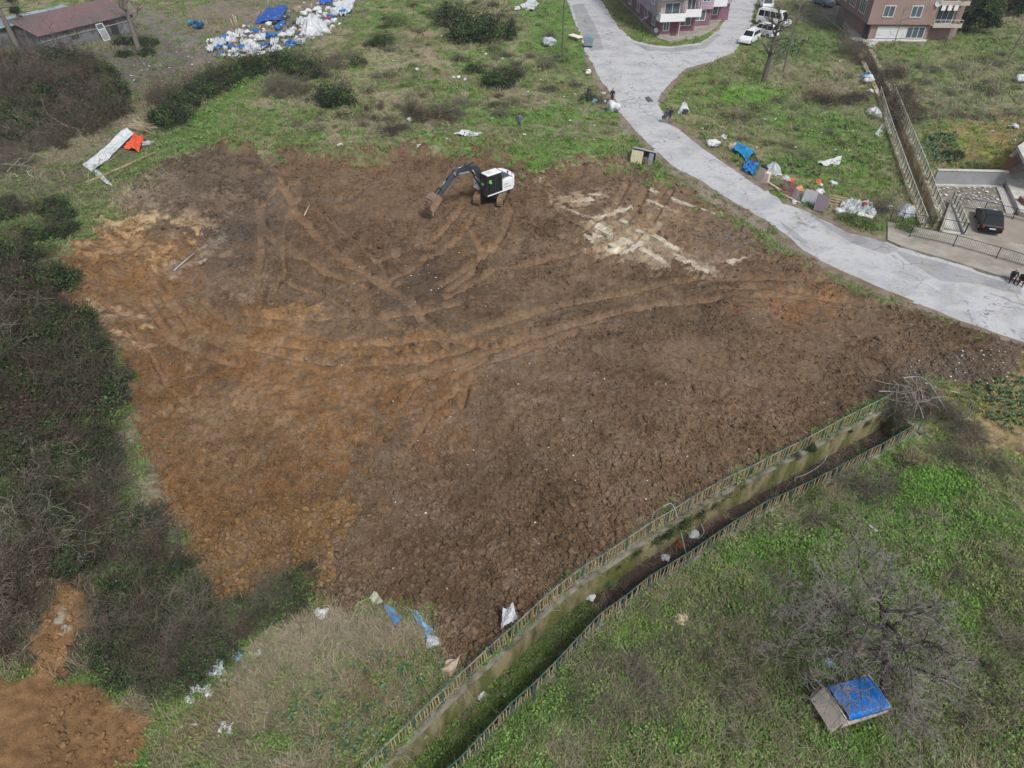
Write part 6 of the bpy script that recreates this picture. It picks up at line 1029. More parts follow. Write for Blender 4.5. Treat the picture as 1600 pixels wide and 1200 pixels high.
car('parked_car', 'dark green hatchback parked alone in the concrete yard', 'car', 1541, 353, math.atan2(q.y, q.x), 4.1, 1.72, 1.42, 'hatch', M_CARG, zoff=.1)
car('parked_car', 'small white car with a brownish windscreen facing the junction', 'car', 1170, 66, R(232), 4.1, 1.75, 1.7, 'mpv', M_CARW)
car('parked_car', 'white people carrier with a dark rear window behind the small white car', 'car', 1192, 55, R(128), 4.4, 1.82, 1.8, 'mpv', M_CARW)
car('minibus', 'long white minibus with a row of dark side windows', 'minibus', 1207, 40, R(-44), 5.3, 1.95, 2.3, 'bus', M_CARW, bumper=M_BUMP)
car('parked_van', 'white van with its dark windscreen towards the junction beyond the minibus', 'van', 1196, 13, R(262), 4.6, 1.85, 2.0, 'bus', M_CARW)
car('parked_car', 'grey blue off roader parked in the dirt yard by the salmon block', 'car', 1286, 8, R(285), 4.3, 1.8, 1.8, 'suv', M_CARS)
car('parked_car', 'black car parked beside the grey blue off roader', 'car', 1305, 4, R(278), 4.3, 1.76, 1.5, 'hatch', M_CARK)
# ---------------------------------------------------------------- people
M_SKIN = mat('skin', alb(196, 152, 130), .6, .05)
def cloth(nm, r, g, b): return mat('cloth_' + nm, alb(r, g, b), .9, .12, 9.)
def person(label, x, y, head, top, low, pose='stand', arms=None, hair=(54, 46, 42), scale=1., group=None, at=None, shoe=(40, 38, 38), bald=False, bend=0., long_top=False):
    """local frame: x ahead, y to the left; one continuous remeshed body, faces coloured by the nearest limb"""
    p = at if at is not None else P(x, y); o = thing('person', label, 'person', p, head, group); o.scale = (scale,) * 3
    caps = []                                       # (a, b, ra, rb, material)
    def cp(a, b, ra, rb, m): caps.append((Vector(a), Vector(b), ra, rb, m))
    if pose == 'sit':
        hz = .33; ch = (.12, 0, hz + .44); nk = (.16, 0, hz + .58); hd = (.22, 0, hz + .73); cp((0, 0, hz + .02), (.06, 0, hz + .22), .15, .155, 0); cp((.06, 0, hz + .22), ch, .155, .165, 0)
        for s in (-1, 1):
            k, a = (.38, s * .15, hz + .13), (.44, s * .16, .09); cp((0, s * .1, hz), k, .09, .07, 1); cp(k, a, .068, .05, 1); cp((.42, s * .16, .05), (.58, s * .18, .04), .05, .042, 3)
    else:
        bx = math.sin(bend); bz = math.cos(bend); hz = .92; f = lambda d: (bx * d, 0, hz + bz * d); ch, nk, hd = f(.44), f(.58), (bx * .74 + .02, 0, hz + bz * .73); cp((0, 0, hz - .02), f(.2), .145, .15, 0); cp(f(.2), ch, .15, .17, 0)
        if long_top: cp(f(.05), (0, 0, .55), .15, .17, 0)
        for s in (-1, 1):
            st = .06 * s if pose == 'step' else .0; k, a = (.03 + st, s * .1, .5), (st * 2 - .02, s * .11, .09); cp((0, s * .085, hz - .02), k, .095, .07, 1); cp(k, a, .068, .05, 1); cp((a[0] - .02, s * .11, .05), (a[0] + .14, s * .13, .04), .05, .04, 3)
    cp(ch, nk, .13, .055, 0); cp(nk, (hd[0], hd[1], hd[2] - .04), .052, .055, 2); cp((hd[0] - .01, 0, hd[2] - .02), (hd[0], 0, hd[2] + .045), .082, .098, 2); cp((hd[0] + .08, 0, hd[2]), (hd[0] + .105, 0, hd[2] - .02), .016, .016, 2)
    hands = []
    for i, s in enumerate((-1, 1)):
        sh = (ch[0], s * .19, ch[2] + .05); el, ha = (arms or (((.02, -.27, -.26), (.14, -.26, -.5)), ((.02, .27, -.26), (.14, .26, -.5))))[i]; el = Vector(sh) + Vector((el[0], el[1] - s * .19, el[2])); ha = Vector(sh) + Vector((ha[0], ha[1] - s * .19, ha[2]))
        cp((ch[0], s * .1, ch[2] + .03), sh, .1, .075, 0); cp(sh, el, .068, .052, 0); cp(el, ha, .05, .036, 0); d = (ha - el).normalized(); pl = ha + d * .09; cp(ha, pl, .036, .038, 2); hands.append((ha, pl, d, s))
    b = MB()
    for a, c, ra, rb, m in caps:
        n = 5; pts, rad = [], []; d = c - a; L_ = max(d.length, 1e-4); u = d / L_
        for t in range(n): an_ = math.pi / 2 * (1 - t / (n - 1)); pts.append(a - u * ra * math.sin(an_)); rad.append(max(.002, ra * math.cos(an_)))
        for t in range(n): an_ = math.pi / 2 * t / (n - 1); pts.append(c + u * rb * math.sin(an_)); rad.append(max(.002, rb * math.cos(an_)))
        b.tube(pts, rad, 10)
    tmp = b.build('body_tmp', M_SKIN); rm = tmp.modifiers.new('r', 'REMESH'); rm.mode = 'VOXEL'; rm.voxel_size = .024; sm = tmp.modifiers.new('s', 'SMOOTH'); sm.iterations = 2; sm.factor = .5; bpy.context.view_layer.update()
    me = bpy.data.meshes.new_from_object(tmp.evaluated_get(bpy.context.evaluated_depsgraph_get())); bpy.data.objects.remove(tmp); me.materials.clear()
    for m in (top, low, M_SKIN, cloth('shoe%d%d%d' % shoe, *shoe)): me.materials.append(m)
    co = np.array([f.center for f in me.polygons]); best = np.full(len(co), 1e9); mi = np.zeros(len(co), np.int32)
    for a, c, ra, rb, m in caps:
        a_, c_2 = np.array(a), np.array(c); d = c_2 - a_; t = np.clip(((co - a_) @ d) / max(d @ d, 1e-9), 0, 1); q = np.linalg.norm(co - a_ - t[:, None] * d, axis=1) - (ra + (rb - ra) * t); k = q < best; best[k] = q[k]; mi[k] = m
    me.polygons.foreach_set('material_index', mi); me.polygons.foreach_set('use_smooth', np.ones(len(mi), bool)); bm = bmesh.new(); bm.from_mesh(me); fb = MB()
    for ha, pl, d, s in hands:
        sd_ = d.cross(Vector((0, 0, 1)) if abs(d.z) < .9 else Vector((1, 0, 0))).normalized(); nn_ = sd_.cross(d)
        for j, (off, ln) in enumerate(((-.028, .055), (-.01, .068), (.01, .064), (.028, .05))): r0 = pl + sd_ * off; fb.tube([r0, r0 + d * ln * .6 + nn_ * .008, r0 + d * ln * .85 - nn_ * .018], [.010, .009, .006], 5)
        fb.tube([ha + d * .03 + sd_ * .03, ha + d * .07 + sd_ * .06, ha + d * .10 + sd_ * .055], [.012, .010, .007], 5)
    off = len(bm.verts)
    for v in fb.v: bm.verts.new(v)
    bm.verts.ensure_lookup_table()
    for f in fb.f: g = bm.faces.new([bm.verts[i + off] for i in f]); g.material_index = 2
    bm.to_mesh(me); bm.free(); me.name = 'body'; link('body', me, o)
    h = MB(); c = Vector((hd[0] - .018, 0, hd[2] + .03)); n = 12
    if not bald:
        rings = [(.1 * math.cos(R(a)) * 1.06, .1 * math.sin(R(a)) * 1.1) for a in (-30, -5, 20, 45, 70, 88)]; h.tube([c + Vector((0, 0, z)) for r_0, z in rings], [r_0 for r_0, z in rings], n); h.build('hair', cloth('hair%d' % hair[0], *hair), o, True)
    e = MB()
    for s in (-1, 1): e.blob((hd[0] + .082, s * .034, hd[2] + .012), (.012, .014, .01), 1, 1, 0); e.blob((hd[0], s * .098, hd[2]), (.02, .012, .03), 1, 1, 0)
    e.build('face_detail', mat('dark_eye', alb(60, 44, 38), .5), o); return o
bag_black = cloth('black_bag', 34, 34, 38)
person('person in a purple jacket and dark trousers standing alone on the grass', 811, 202, R(80), cloth('purple', 108, 92, 150), cloth('slate', 52, 66, 76), arms=(((.10, -.27, -.2), (.32, -.2, -.1)), ((.1, .27, -.2), (.32, .2, -.14))))
person('person in a dark jacket holding a pale bag beside the dark bush', 919, 158, R(60), cloth('navy', 62, 68, 80), cloth('olive', 72, 70, 62), bend=.25, hair=(70, 70, 74))
person('person in dark red clothes behind the white sack by the road', 956, 161, R(250), cloth('wine', 68, 34, 44), cloth('darkwine', 52, 30, 38), long_top=True, hair=(58, 30, 36))
person('person in a grey blue jacket carrying a black bag at the road edge', 1040, 193, R(95), cloth('greyblue', 70, 76, 94), cloth('palegrey', 150, 148, 150), pose='step', hair=(30, 30, 32))
person('person in a black coat walking close beside the one with the black bag', 1046, 192, R(85), cloth('charcoal', 46, 48, 58), cloth('grey', 120, 118, 122), pose='step', hair=(36, 36, 38))
kb = wl([(1577,441),(1592,447)])
person('bald person in dark clothes sitting on the kerb with hands together', 0, 0, R(248), cloth('bottle', 32, 42, 48), cloth('indigo', 42, 46, 60), 'sit', (((.14, -.26, -.22), (.36, -.06, -.30)), ((.14, .26, -.22), (.36, .06, -.30))), bald=True, at=Vector((G(1579, 438.5).x, G(1579, 438.5).y, .01)))
person('person in a black jacket sitting on the kerb next to the bald person', 0, 0, R(240), cloth('black', 34, 36, 42), cloth('brownblack', 58, 50, 54), 'sit', (((.14, -.26, -.24), (.36, -.08, -.34)), ((.14, .26, -.24), (.36, .08, -.34))), hair=(38, 36, 38), at=Vector((G(1593, 443.5).x, G(1593, 443.5).y, .01)), shoe=(150, 148, 142))
# ---------------------------------------------------------------- tarpaulins, sacks, boards and litter
def plastic(nm, r, g, b, rough=.45): return mat('plastic_' + nm, alb(r, g, b), rough, .1, 5., spec=.35, var2=tuple(np.array(alb(r, g, b)) * .82), vscale=2.)
PW, PB, PLB, PG, PK, PO = plastic('white', 204, 207, 210), plastic('blue', 36, 100, 168), plastic('light_blue', 132, 184, 218), plastic('grey', 176, 182, 186), plastic('black', 52, 54, 58), plastic('orange', 226, 92, 56)
def sheet(name, label, cat, corners, m, amp=.12, seed=0, n=14, zs=(0.05, .05, .05, .05), fold=1.4, group=None, th=.012, parent=None, wfreq=1.):
    """crumpled sheet spanning four ground pixels, draped with folds; zs: corner heights above the ground"""
    C = [P(*c) + Vector((0, 0, z)) for c, z in zip(corners, zs)]; base = sum(C, Vector()) / 4; rs = np.random.RandomState(seed); pts = []
    a = rs.rand(5) * 6; fq = rs.uniform(2, 7, (5, 2)) * wfreq; sg = rs.choice([-1, 1], (5, 2))
    for j in range(n):
        for i in range(n):
            u, v = i / (n - 1), j / (n - 1); p = (C[0] * (1 - u) + C[1] * u) * (1 - v) + (C[3] * (1 - u) + C[2] * u) * v
            w_ = sum(math.sin(fq[k][0] * sg[k][0] * u * fold + fq[k][1] * sg[k][1] * v * fold + a[k]) for k in range(5)) / 3.2 + .6 * (rs.rand() - .5); ed = .12 * (rs.rand() - .5)
            side = ((C[1] - C[0]) * ed * (1 if v in (0, 1) else .35) + (C[3] - C[0]) * ed * (1 if u in (0, 1) else .35)) * .35
            q = p + side; q.z = max(p.z - .05 + amp * (.5 + .5 * w_) , HZ(q.x, q.y) + .03); pts.append(q - base)
    b = MB(); b.grid(pts, n, n); o = b.build(name, m, parent, False, base); md = o.modifiers.new('s', 'SOLIDIFY'); md.thickness = th; md.offset = 0
    return tag(o, label, cat, group) if label else o
def cover(name, label, cat, x, y, rx, ry, h, m, seed=0, rz=0., group=None):
    """plastic or cloth thrown over a heap: a folded dome with a ragged hem on the ground"""
    p = P(x, y); rs = np.random.RandomState(seed); n, k = 36, 9; ph = rs.rand(8) * 6; pts = []
    for j in range(k):
        t = j / (k - 1)
        for i in range(n):
            a = 2 * math.pi * i / n; rr = 1 + .16 * math.sin(3 * a + ph[0]) + .08 * math.sin(7 * a + ph[1]) + .10 * t * math.sin(11 * a + ph[2]) + .05 * rs.randn() * t
            z = h * (1 - t ** 1.7) * (1 + .22 * math.sin(2 * a + ph[3]) * t + .12 * math.sin(5 * a + 4 * t + ph[4])) + .05 * h * rs.randn() * (1 - t * .5)
            pts.append((rx * rr * t ** .8 * math.cos(a), ry * rr * t ** .8 * math.sin(a), max(z, .02)))
    b = MB(); b.add(pts, [(j * n + i, j * n + (i + 1) % n, (j + 1) * n + (i + 1) % n, (j + 1) * n + i) for j in range(k - 1) for i in range(n)])
    o = b.build(name, m, None, False, (p.x, p.y, p.z), rz); md = o.modifiers.new('s', 'SOLIDIFY'); md.thickness = .012; return tag(o, label, cat, group)
def sack_mesh(seed, m, neck=False):
    b = MB(); b.blob((0, 0, .36), (.5, .46, .42), seed, 3, .28, 2.6, flat=-.30); rs = random.Random(seed)
    if neck:
        a = rs.uniform(0, 6); d = Vector((math.cos(a) * .35, math.sin(a) * .35, .2)); c = Vector((0, 0, .55)) + d * .8
        for k in range(7): t = k * .9; b.add([c, c + d * .7 + Vector((math.cos(t) * .13, math.sin(t) * .13, .12 * math.sin(t * 2))), c + d * .7 + Vector((math.cos(t + .6) * .13, math.sin(t + .6) * .13, .1))], [(0, 1, 2)])
    return b.mesh('sack', m, False)
SACK = {}
def sack(name, label, x, y, r, h, m, seed=0, group=None, cat='bag', at=None):
    k = (m.name, seed % 5)
    if k not in SACK: SACK[k] = sack_mesh(seed % 5 + 3, m)
    p = at if at is not None else P(x, y); o = link(name, SACK[k], None, (p.x, p.y, p.z - .03), seed * 1.7); o.scale = (r * 2, r * 2, h); return tag(o, label, cat, group)
def board(name, label, cat, a, b_, wd, th, m, za=.05, zb=.05, group=None, roll=0.):
    A, B = P(*a) + Vector((0, 0, za)), P(*b_) + Vector((0, 0, zb)); c = (A + B) / 2; q = MB(); q.bar(A - c, B - c, wd, th); o = q.build(name, m, None, loc=c, bev=.004); return tag(o, label, cat, group)
M_WOOD = mat('weathered_wood', alb(150, 132, 108), .85, .25, 4., .2); M_PALEW = mat('pale_wood', alb(196, 178, 148), .8, .15, 4.); M_RUST = mat('brown_sheet', alb(112, 84, 80), .7, .15, 3., var2=alb(96, 68, 64), vscale=1.); M_PLUM = mat('plum_board', alb(116, 104, 112), .7, .1, 3.); M_GREYB = mat('grey_board', alb(170, 174, 178), .7, .1, 3.); M_PINKB = mat('pinkish_board', alb(190, 172, 166), .7, .1, 3.); M_IVORY = mat('ivory_board', alb(222, 216, 204), .7, .06, 3.)
def pole(name, label, cat, pts, r, m, group=None, n=7, taper=1.):
    W = [P(x, y) + Vector((0, 0, z)) for x, y, z in pts]; c = W[0]; b = MB(); b.tube([p - c for p in W], [r * (1 - (1 - taper) * i / (len(W) - 1)) for i in range(len(W))], n); return tag(b.build(name, m, None, True, c), label, cat, group)
def smooth_path(pts, k=5):
    out = []; n = len(pts)
    for i in range(n - 1):
        p0, p1, p2, p3 = (np.array(pts[max(0, min(n - 1, i + d))], float) for d in (-1, 0, 1, 2))
        for j in range(k): t = j / k; out.append(tuple(.5 * ((2 * p1) + (p2 - p0) * t + (2 * p0 - 5 * p1 + 4 * p2 - p3) * t * t + (3 * p1 - p0 - 3 * p2 + p3) * t ** 3)))
    return out + [tuple(pts[-1])]
# torn greenhouse film, orange tarp, log by the top corner of the plot
sheet('plastic_film', 'long torn white plastic film lying beside the orange tarpaulin', 'plastic sheet', [(133,258),(200,207),(212,214),(150,268)], PW, .35, 3, 16, (.1, .3, .3, .1))
sheet('plastic_film', 'twisted strip of white film crossing under the long log', 'plastic sheet', [(128,257),(142,257),(180,293),(168,290)], PW, .22, 4, 14)
sheet('tarpaulin', 'crumpled bright orange tarpaulin beside the torn white film', 'tarpaulin', [(195,234),(212,213),(228,220),(218,240)], PO, .45, 5, 16, (.1, .3, .2, .1))
sack('sack', 'dark grey sack tucked behind the orange tarpaulin', 230, 226, .5, .5, PG, 2)
pole('log', 'long pale log lying across the grass at the corner of the plot', 'log', [(134,288,.12),(190,264,.12),(244,240,.14)], .14, M_WOOD)
pole('pole', 'thin stick between the torn film and the orange tarpaulin', 'stick', [(152,262,.05),(178,248,.08),(196,228,.1)], .05, M_WOOD)
def stick_heap(name, label, x, y, n, L_, spread, m, seed, r=.02, rise=.6, ang=None, cat='brushwood', lev=0):
    p = P(x, y); rs = random.Random(seed); b = MB()
    for i in range(n):
        a = rs.gauss(ang, .25) if ang is not None else rs.uniform(0, 6.28); l = L_ * rs.uniform(.5, 1.2); c = Vector((rs.gauss(0, spread), rs.gauss(0, spread), rs.uniform(.02, rise))); d = Vector((math.cos(a), math.sin(a), rs.gauss(0, .12)))
        if lev: grow(b, rs, c - d * l / 2, d, l, r * rs.uniform(.6, 1.2), lev, (4, 3), .02, .5, 4)
        else: b.tube([c - d * l / 2, c + Vector((rs.gauss(0, .05), rs.gauss(0, .05), rs.gauss(0, .03))), c + d * l / 2], [r, r * .9, r * .5], 4)
    return tag(b.build(name, m, None, False, p), label, cat)
stick_heap('stick_bundle', 'bundle of cut reeds beside the orange tarpaulin', 222, 202, 60, 3.0, .35, M_PALEW, 1, .025, .6, R(-35))
stick_heap('dead_branches', 'pale dead branches lying above the torn white film', 100, 215, 5, 4.0, .9, M_PALEBARK, 2, .05, .5, lev=2)
stick_heap('dead_branches', 'heap of bleached dead branches on the grass bank', 35, 272, 9, 3.4, 1.2, M_PALEBARK, 3, .045, .6, lev=2)
stick_heap('dead_branches', 'dark fallen branches beside the hedge foot', 290, 198, 8, 3.4, .4, M_TWIGD, 4, .03, .3, R(-35))
stick_heap('brushwood_heap', 'dry brushwood heap at the meadow edge of the soil', 612, 208, 50, 2.6, .8, M_TWIGD, 5, .02, .9)
stick_heap('brushwood_heap', 'reed pile arched over the garden path', 1278, 150, 140, 2.6, .7, M_WOOD, 6, .018, 1.5, R(70))
stick_heap('brushwood_heap', 'dry reed screen heap beside the bright lawn', 1148, 180, 80, 1.6, .8, M_WOOD, 7, .016, .7, R(75))
stick_heap('brushwood_heap', 'cut stalk heap beside the white plastic bag', 385, 1118, 60, 1.3, .35, M_WOOD, 8, .012, .3, R(-50))
stick_heap('dead_branches', 'grey dead branches piled over the culvert mouth', 1412, 634, 20, 2.6, .55, M_PALEBARK, 9, .028, 1.4, lev=2)
stick_heap('brushwood_heap', 'dark brushwood under the drooping edge of the leafless tree', 1540, 1105, 50, 1.3, .45, M_TWIGD, 10, .012, .5)
stick_heap('brushwood_heap', 'brown leaf and stick heap below the grassy side fence', 1408, 722, 60, .8, .35, M_TWIGD, 11, .014, .35)
stick_heap('dead_branches', 'fallen twigs at the top of the kale bed beside the stalk heap', 330, 1160, 7, 1.6, .4, M_WOOD, 12, .015, .1)
stick_heap('dead_branches', 'pale bent branch beside the white sack on the verge', 1120, 205, 3, 2.4, .3, M_PALEW, 13, .03, .6, R(130), lev=1)
stick_heap('brushwood_heap', 'low tangle of twigs on the meadow near the bent fence', 990, 1035, 70, 1.4, .6, M_TWIG, 14, .010, .3)
# rubbish dump
DR = random.Random(5)
dump = fill([(330,62),(400,45),(470,20),(500,0),(560,5),(520,45),(490,60),(440,80),(375,92),(335,85)], 80, 61, 7.5)
CM = [PW, PW, PW, PW, PW, PB, PB, PG, PK, PW]
b = MB(); heapm = [PW, PB, PG, PK, plastic('red', 190, 62, 56), plastic('cyan', 96, 190, 214), M_WOOD]; o0 = P(440, 50)
for x, y in fill([(320,70),(395,38),(470,10),(500,-8),(565,0),(530,45),(490,62),(440,84),(375,96),(325,92)], 320, 62, 3.5):
    p = P(x, y) - o0; s = DR.uniform(.12, .42); u = Vector((DR.gauss(0, 1), DR.gauss(0, 1), DR.gauss(0, .5))).normalized() * s; v = u.orthogonal().normalized() * s * DR.uniform(.4, 1); z = Vector((0, 0, DR.uniform(.05, .55)))
    b.add([p + z - u, p + z + v * .6 + Vector((0, 0, s * .4)), p + z + u, p + z - v + Vector((0, 0, s * .2))], [(0, 1, 2), (0, 2, 3)], DR.choices(range(7), (50, 14, 12, 10, 5, 7, 8))[0])
tag(b.build('rubbish', heapm, None, False, o0), 'loose rubbish scraps strewn over the dump', kind='stuff')
for i, (x, y, w_, h_) in enumerate(((345,70,16,10),(362,66,18,10),(385,72,18,9),(400,80,16,8),(375,56,14,8),(410,62,14,8),(395,88,14,6),(470,38,14,9),(455,56,14,8),(535,22,16,9),(505,44,14,10),(430,70,14,6),(330,80,12,7))):
    sheet('crumpled_sheet', 'crumpled white plastic sheet in the rubbish dump', 'plastic sheet', [(x - w_ / 2, y + h_ / 2), (x - w_ / 2 + 2, y - h_ / 2), (x + w_ / 2, y - h_ / 2 + 1), (x + w_ / 2 - 2, y + h_ / 2)], PW, .6, 200 + i, 12, (.15, .35, .35, .15), 2.4, 'crumpled white sheets in the dump', wfreq=1.5)
for i, (x, y) in enumerate(dump):
    bl = (y < 62 - (x - 395) * .25 + 6) and 395 < x < 470; m = (PB if DR.random() < .6 else PK if DR.random() < .3 else PW) if bl else DR.choice(CM); cn = {PW.name: 'white', PB.name: 'blue', PG.name: 'grey', PK.name: 'black'}[m.name]
    br = DR.uniform(.3, .75); sack('rubbish_bag', '%s%s rubbish bag thrown on the dump' % ('small ' if br < .45 else 'big ' if br > .6 else '', cn), x, y, br, br * DR.uniform(1.2, 1.5), m, i, '%s bags on the dump' % cn)
cover('tarpaulin', 'big white tarpaulin draped over a heap at the end of the dump', 'tarpaulin', 491, 52, 2.2, 2.6, 2.6, PW, 11)
sheet('tarpaulin', 'torn white sheeting spilling uphill of the big white heap', 'tarpaulin', [(515,28),(530,6),(556,2),(548,22)], PW, .5, 12, 16, (.1, .3, .3, .1), 2.)
sheet('tarpaulin', 'crumpled deep blue sheeting in the middle of the dump', 'tarpaulin', [(398,38),(420,18),(452,12),(440,36)], plastic('deep_blue', 34, 82, 160), .5, 13, 18, (.2, .4, .4, .2), 2.2)
sheet('tarpaulin', 'bright blue sheeting at the top of the dump', 'tarpaulin', [(500,8),(505,-4),(522,-3),(518,9)], plastic('bright_blue', 36, 92, 200), .7, 14, 12)
sheet('tarpaulin', 'flat pale sheet hanging over the edge of the dump above the hedge', 'tarpaulin', [(440,64),(480,60),(472,72),(445,70)], PG, .3, 15, 10)
sheet('tarpaulin', 'white plastic film slid down beside the hedge', 'tarpaulin', [(362,78),(392,68),(420,76),(372,93)], PW, .5, 16, 16)
sack('sack', 'large grey white sack at the lower corner of the dump', 341, 74, 1.0, 1.1, PG, 3); sack('sack', 'teal bag beside the large grey white sack', 350, 76, .45, .6, plastic('teal', 70, 150, 170), 1)
sack('sack', 'dark blue bundle standing apart beside the dirt track', 311, 45, .7, 1.5, plastic('ink_blue', 28, 78, 116), 2); sack('sack', 'pale blue bundle leaning on the dark blue bundle', 299, 40, .5, 1.1, plastic('sky', 52, 118, 150), 4)
for i, (a, c, z) in enumerate((((372,48), (362,18), 2.4), ((374,48), (368,30), 2.2), ((366,46), (358,34), 1.6), ((420,14), (425,2), 2.))): pole('stake', ('tall pale stake standing in the dump', 'second pale stake crossing the tall one', 'short pale stake beside the crossed stakes', 'pale stake by the blue sheeting')[i], 'stake', [(*a, 0), (a[0] - (a[0] - c[0]) * .3, a[1], z)], .05, M_PALEW)
def pallet(label, x, y, rz, tilt=0., s=1., up=.0):
    p = P(x, y); o = thing('pallet', label, 'pallet', (p.x, p.y, p.z + up)); o.rotation_euler = (tilt, 0, rz); o.scale = (s,) * 3
    for i in range(6): b = MB(); b.box((0, -.5 + .2 * i, .13), (1.2, .11, .025)); b.build('slat', M_WOOD, o)
    for x_ in (-.55, 0, .55): b = MB(); b.box((x_, 0, .06), (.1, 1.05, .10)); b.build('bearer', M_WOOD, o)
    return o
pallet('wooden pallet standing on edge in the dump', 466, 18, .4, R(70), 1.1, .3); pallet('wooden pallet lying on the old terrace wall', 670, 56, .5, R(25), 1.3); pallet('broken pale pallet leaning by the plum coloured board', 1306, 322, -.5, R(40), 1.3, .2)
# things on the meadow above the plot
sack('wrapped_bale', 'grey plastic wrapped bale on the grass by the utility pole', 857, 72, .95, 1.6, PG, 1, cat='bale')
sheet('tarpaulin', 'white rags piled at the top of the meadow', 'tarpaulin', [(812,12),(830,0),(842,6),(832,20)], PW, .5, 21, 12); sack('rubbish_bag', 'white bag beside the pile of white rags', 808, 16, .5, .8, PW, 2)
sheet('plastic_film', 'white rags spread on the grass above the excavator', 'plastic sheet', [(708,213),(722,206),(754,210),(745,214)], PW, .35, 22, 14)
for i, (x, y, r, lab) in enumerate(((531,229,.55,'round white bag at the meadow edge of the soil'),(549,222,.25,'small white bag next to the round white bag'),(655,229,.4,'cream bag half buried at the soil edge'),(651,110,.55,'white tyre shaped bag on the terrace line'),(709,122,.4,'white pot on the dry terrace beside its twin'),(717,121,.4,'white pot on the terrace beside the grey one'),(727,125,.45,'greyish pot at the end of the terrace row'),(641,188,.5,'grey white bag caught in the dry stalks'),(759,85,.3,'white wrapper high on the meadow slope'),(785,92,.3,'white wrapper among the upper meadow weeds'),(690,57,.35,'white tuft shaped bag near the leaning stump'),(843,280,.35,'white plastic tangle in the notch of the soil edge'),(852,286,.25,'small white scrap in the notch of the soil edge'),(848,270,.4,'brown paper bundle above the notch of the soil edge'))): sack('rubbish_bag', lab, x, y, r * .6, r * .8, PW if 'brown' not in lab else M_WOOD, i)
p = P(705, 62); bare_tree('dead_stump', 'leaning grey dead stump beside the large dark bushes', [(p.x + 1, p.y, p.z), (p.x + .5, p.y + .3, 1.2), (p.x - .4, p.y + .5, 2.6)], .3, 5, (3,), 31, 1, None, 1.)
# roadside
def dumpster(x, y, rz):
    p = P(x, y); o = thing('dumpster', 'blue grey wheeled rubbish container at the road edge', 'dumpster', (p.x, p.y, .03), rz); m = mat('galvanised', alb(142, 158, 166), .5, .12, 3., metal=.3); b = MB(); b.box((0, 0, .72), (1.25, 1.0, .95), taper=1.12); b.build('bin', m, o, bev=.04); b = MB(); n = 8
    b.slab([(-.72, 1.2)] + [(.72 * -math.cos(R(a)), 1.2 + .3 * math.sin(R(a))) for a in range(0, 181, 22)], -.56, .3); b.build('lid', mat('bin_lid', alb(112, 150, 168), .5, .1), o); b = MB(); b.box((0, .42, 1.2), (1.3, .3, .06)); b.build('opening', M_EXD, o)
    for sx in (-1, 1):
        for sy in (-1, 1): b = MB(); b.cyl((sx * .5, sy * .4 - .04, .1), (sx * .5, sy * .4 + .04, .1), .1, 8); b.build('wheel', M_TYRE, o)
        b = MB(); b.tube([(sx * .7, -.3, 1.0), (sx * .78, 0, 1.0), (sx * .7, .3, 1.0)], .03, 5); b.build('handle', m, o)
dumpster(919, 74, R(-10))
p = P(899, 62); mtr = thing('discarded_sofa', 'discarded cream topped sofa bed beside the rubbish container', 'sofa', p, R(-52)); b = MB(); b.box((0, 0, .5), (2.2, 1.1, .18)); b.build('cushion', mat('cream_fabric', alb(226, 220, 200), .9, .06), mtr, bev=.05); b = MB(); b.box((0, 0, .2), (2.1, 1.0, .38)); b.build('base', mat('brown_base', alb(112, 92, 78), .8), mtr, bev=.02)
sack('rubbish_bag', 'white block lying in the weeds by the road bend', 919, 116, .35, .8, M_IVORY, 2); sack('big_sack', 'large white woven sack standing by the person in dark red', 957, 174, .75, 1.5, PW, 4); sack('rubbish_bag', 'pale blue bag by the person holding a pale bag', 927, 160, .4, .6, PLB, 1); sack('rubbish_bag', 'small white bag in the dry weeds between two people', 944, 160, .25, .4, PW, 3); sack('rubbish_bag', 'flat white scrap on the dirt behind the dark bush', 943, 146, .3, .2, PW, 2)
sack('bag', 'pale bag held by the person beside the dark bush', 0, 0, .18, .4, plastic('peach', 220, 196, 176), 1, at=P(913, 158, .45)); sack('bag', 'black bag carried by the person at the road edge', 0, 0, .2, .5, PK, 2, at=P(1036, 193, .55))
cover('tarpaulin', 'white sheet thrown over a low frame by the road bend', 'tarpaulin', 1067, 176, .7, .6, 1.1, PW, 31); sack('rubbish_bag', 'dark bundle under the white hung sheet', 1069, 178, .4, .8, PK, 1)
# corrugated hutch
p = P(1003, 254); hu = thing('hutch', 'corrugated metal hutch with a cream panel beside the dirt verge', 'hutch', p, R(-30)); cm = mat('cream_corrugated', alb(206, 200, 168), .7, .1, 3.); gm = mat('galvanised_sheet', alb(150, 152, 162), .5, .12, 3.)
for nm, x0, x1, m in (('front_panel', -1.15, .15, cm), ('side_panel', .75, 1.25, gm)):
    b = MB(); n = 14; b.add([q for i in range(n) for q in ((x0 + (x1 - x0) * i / (n - 1), -.5 - .03 * (i % 2), 0), (x0 + (x1 - x0) * i / (n - 1), -.2 - .03 * (i % 2), 1.25))], [(2 * i, 2 * i + 2, 2 * i + 3, 2 * i + 1) for i in range(n - 1)]); ob = b.build(nm, m, hu); md = ob.modifiers.new('s', 'SOLIDIFY'); md.thickness = .015
b = MB(); b.box((0, .5, .55), (2.4, .05, 1.1)); b.box((-1.2, 0, .55), (.05, 1.0, 1.1)); b.build('back_panel', M_EXD, hu); b = MB(); b.bar((-1.25, .5, 1.2), (1.35, .45, 1.15), .35, .03); b.build('roof_strip', gm, hu); b = MB(); b.box((.45, -.1, .3), (.6, .6, .6)); b.build('inner_box', mat('box_brown', alb(110, 92, 92), .8), hu, bev=.02)
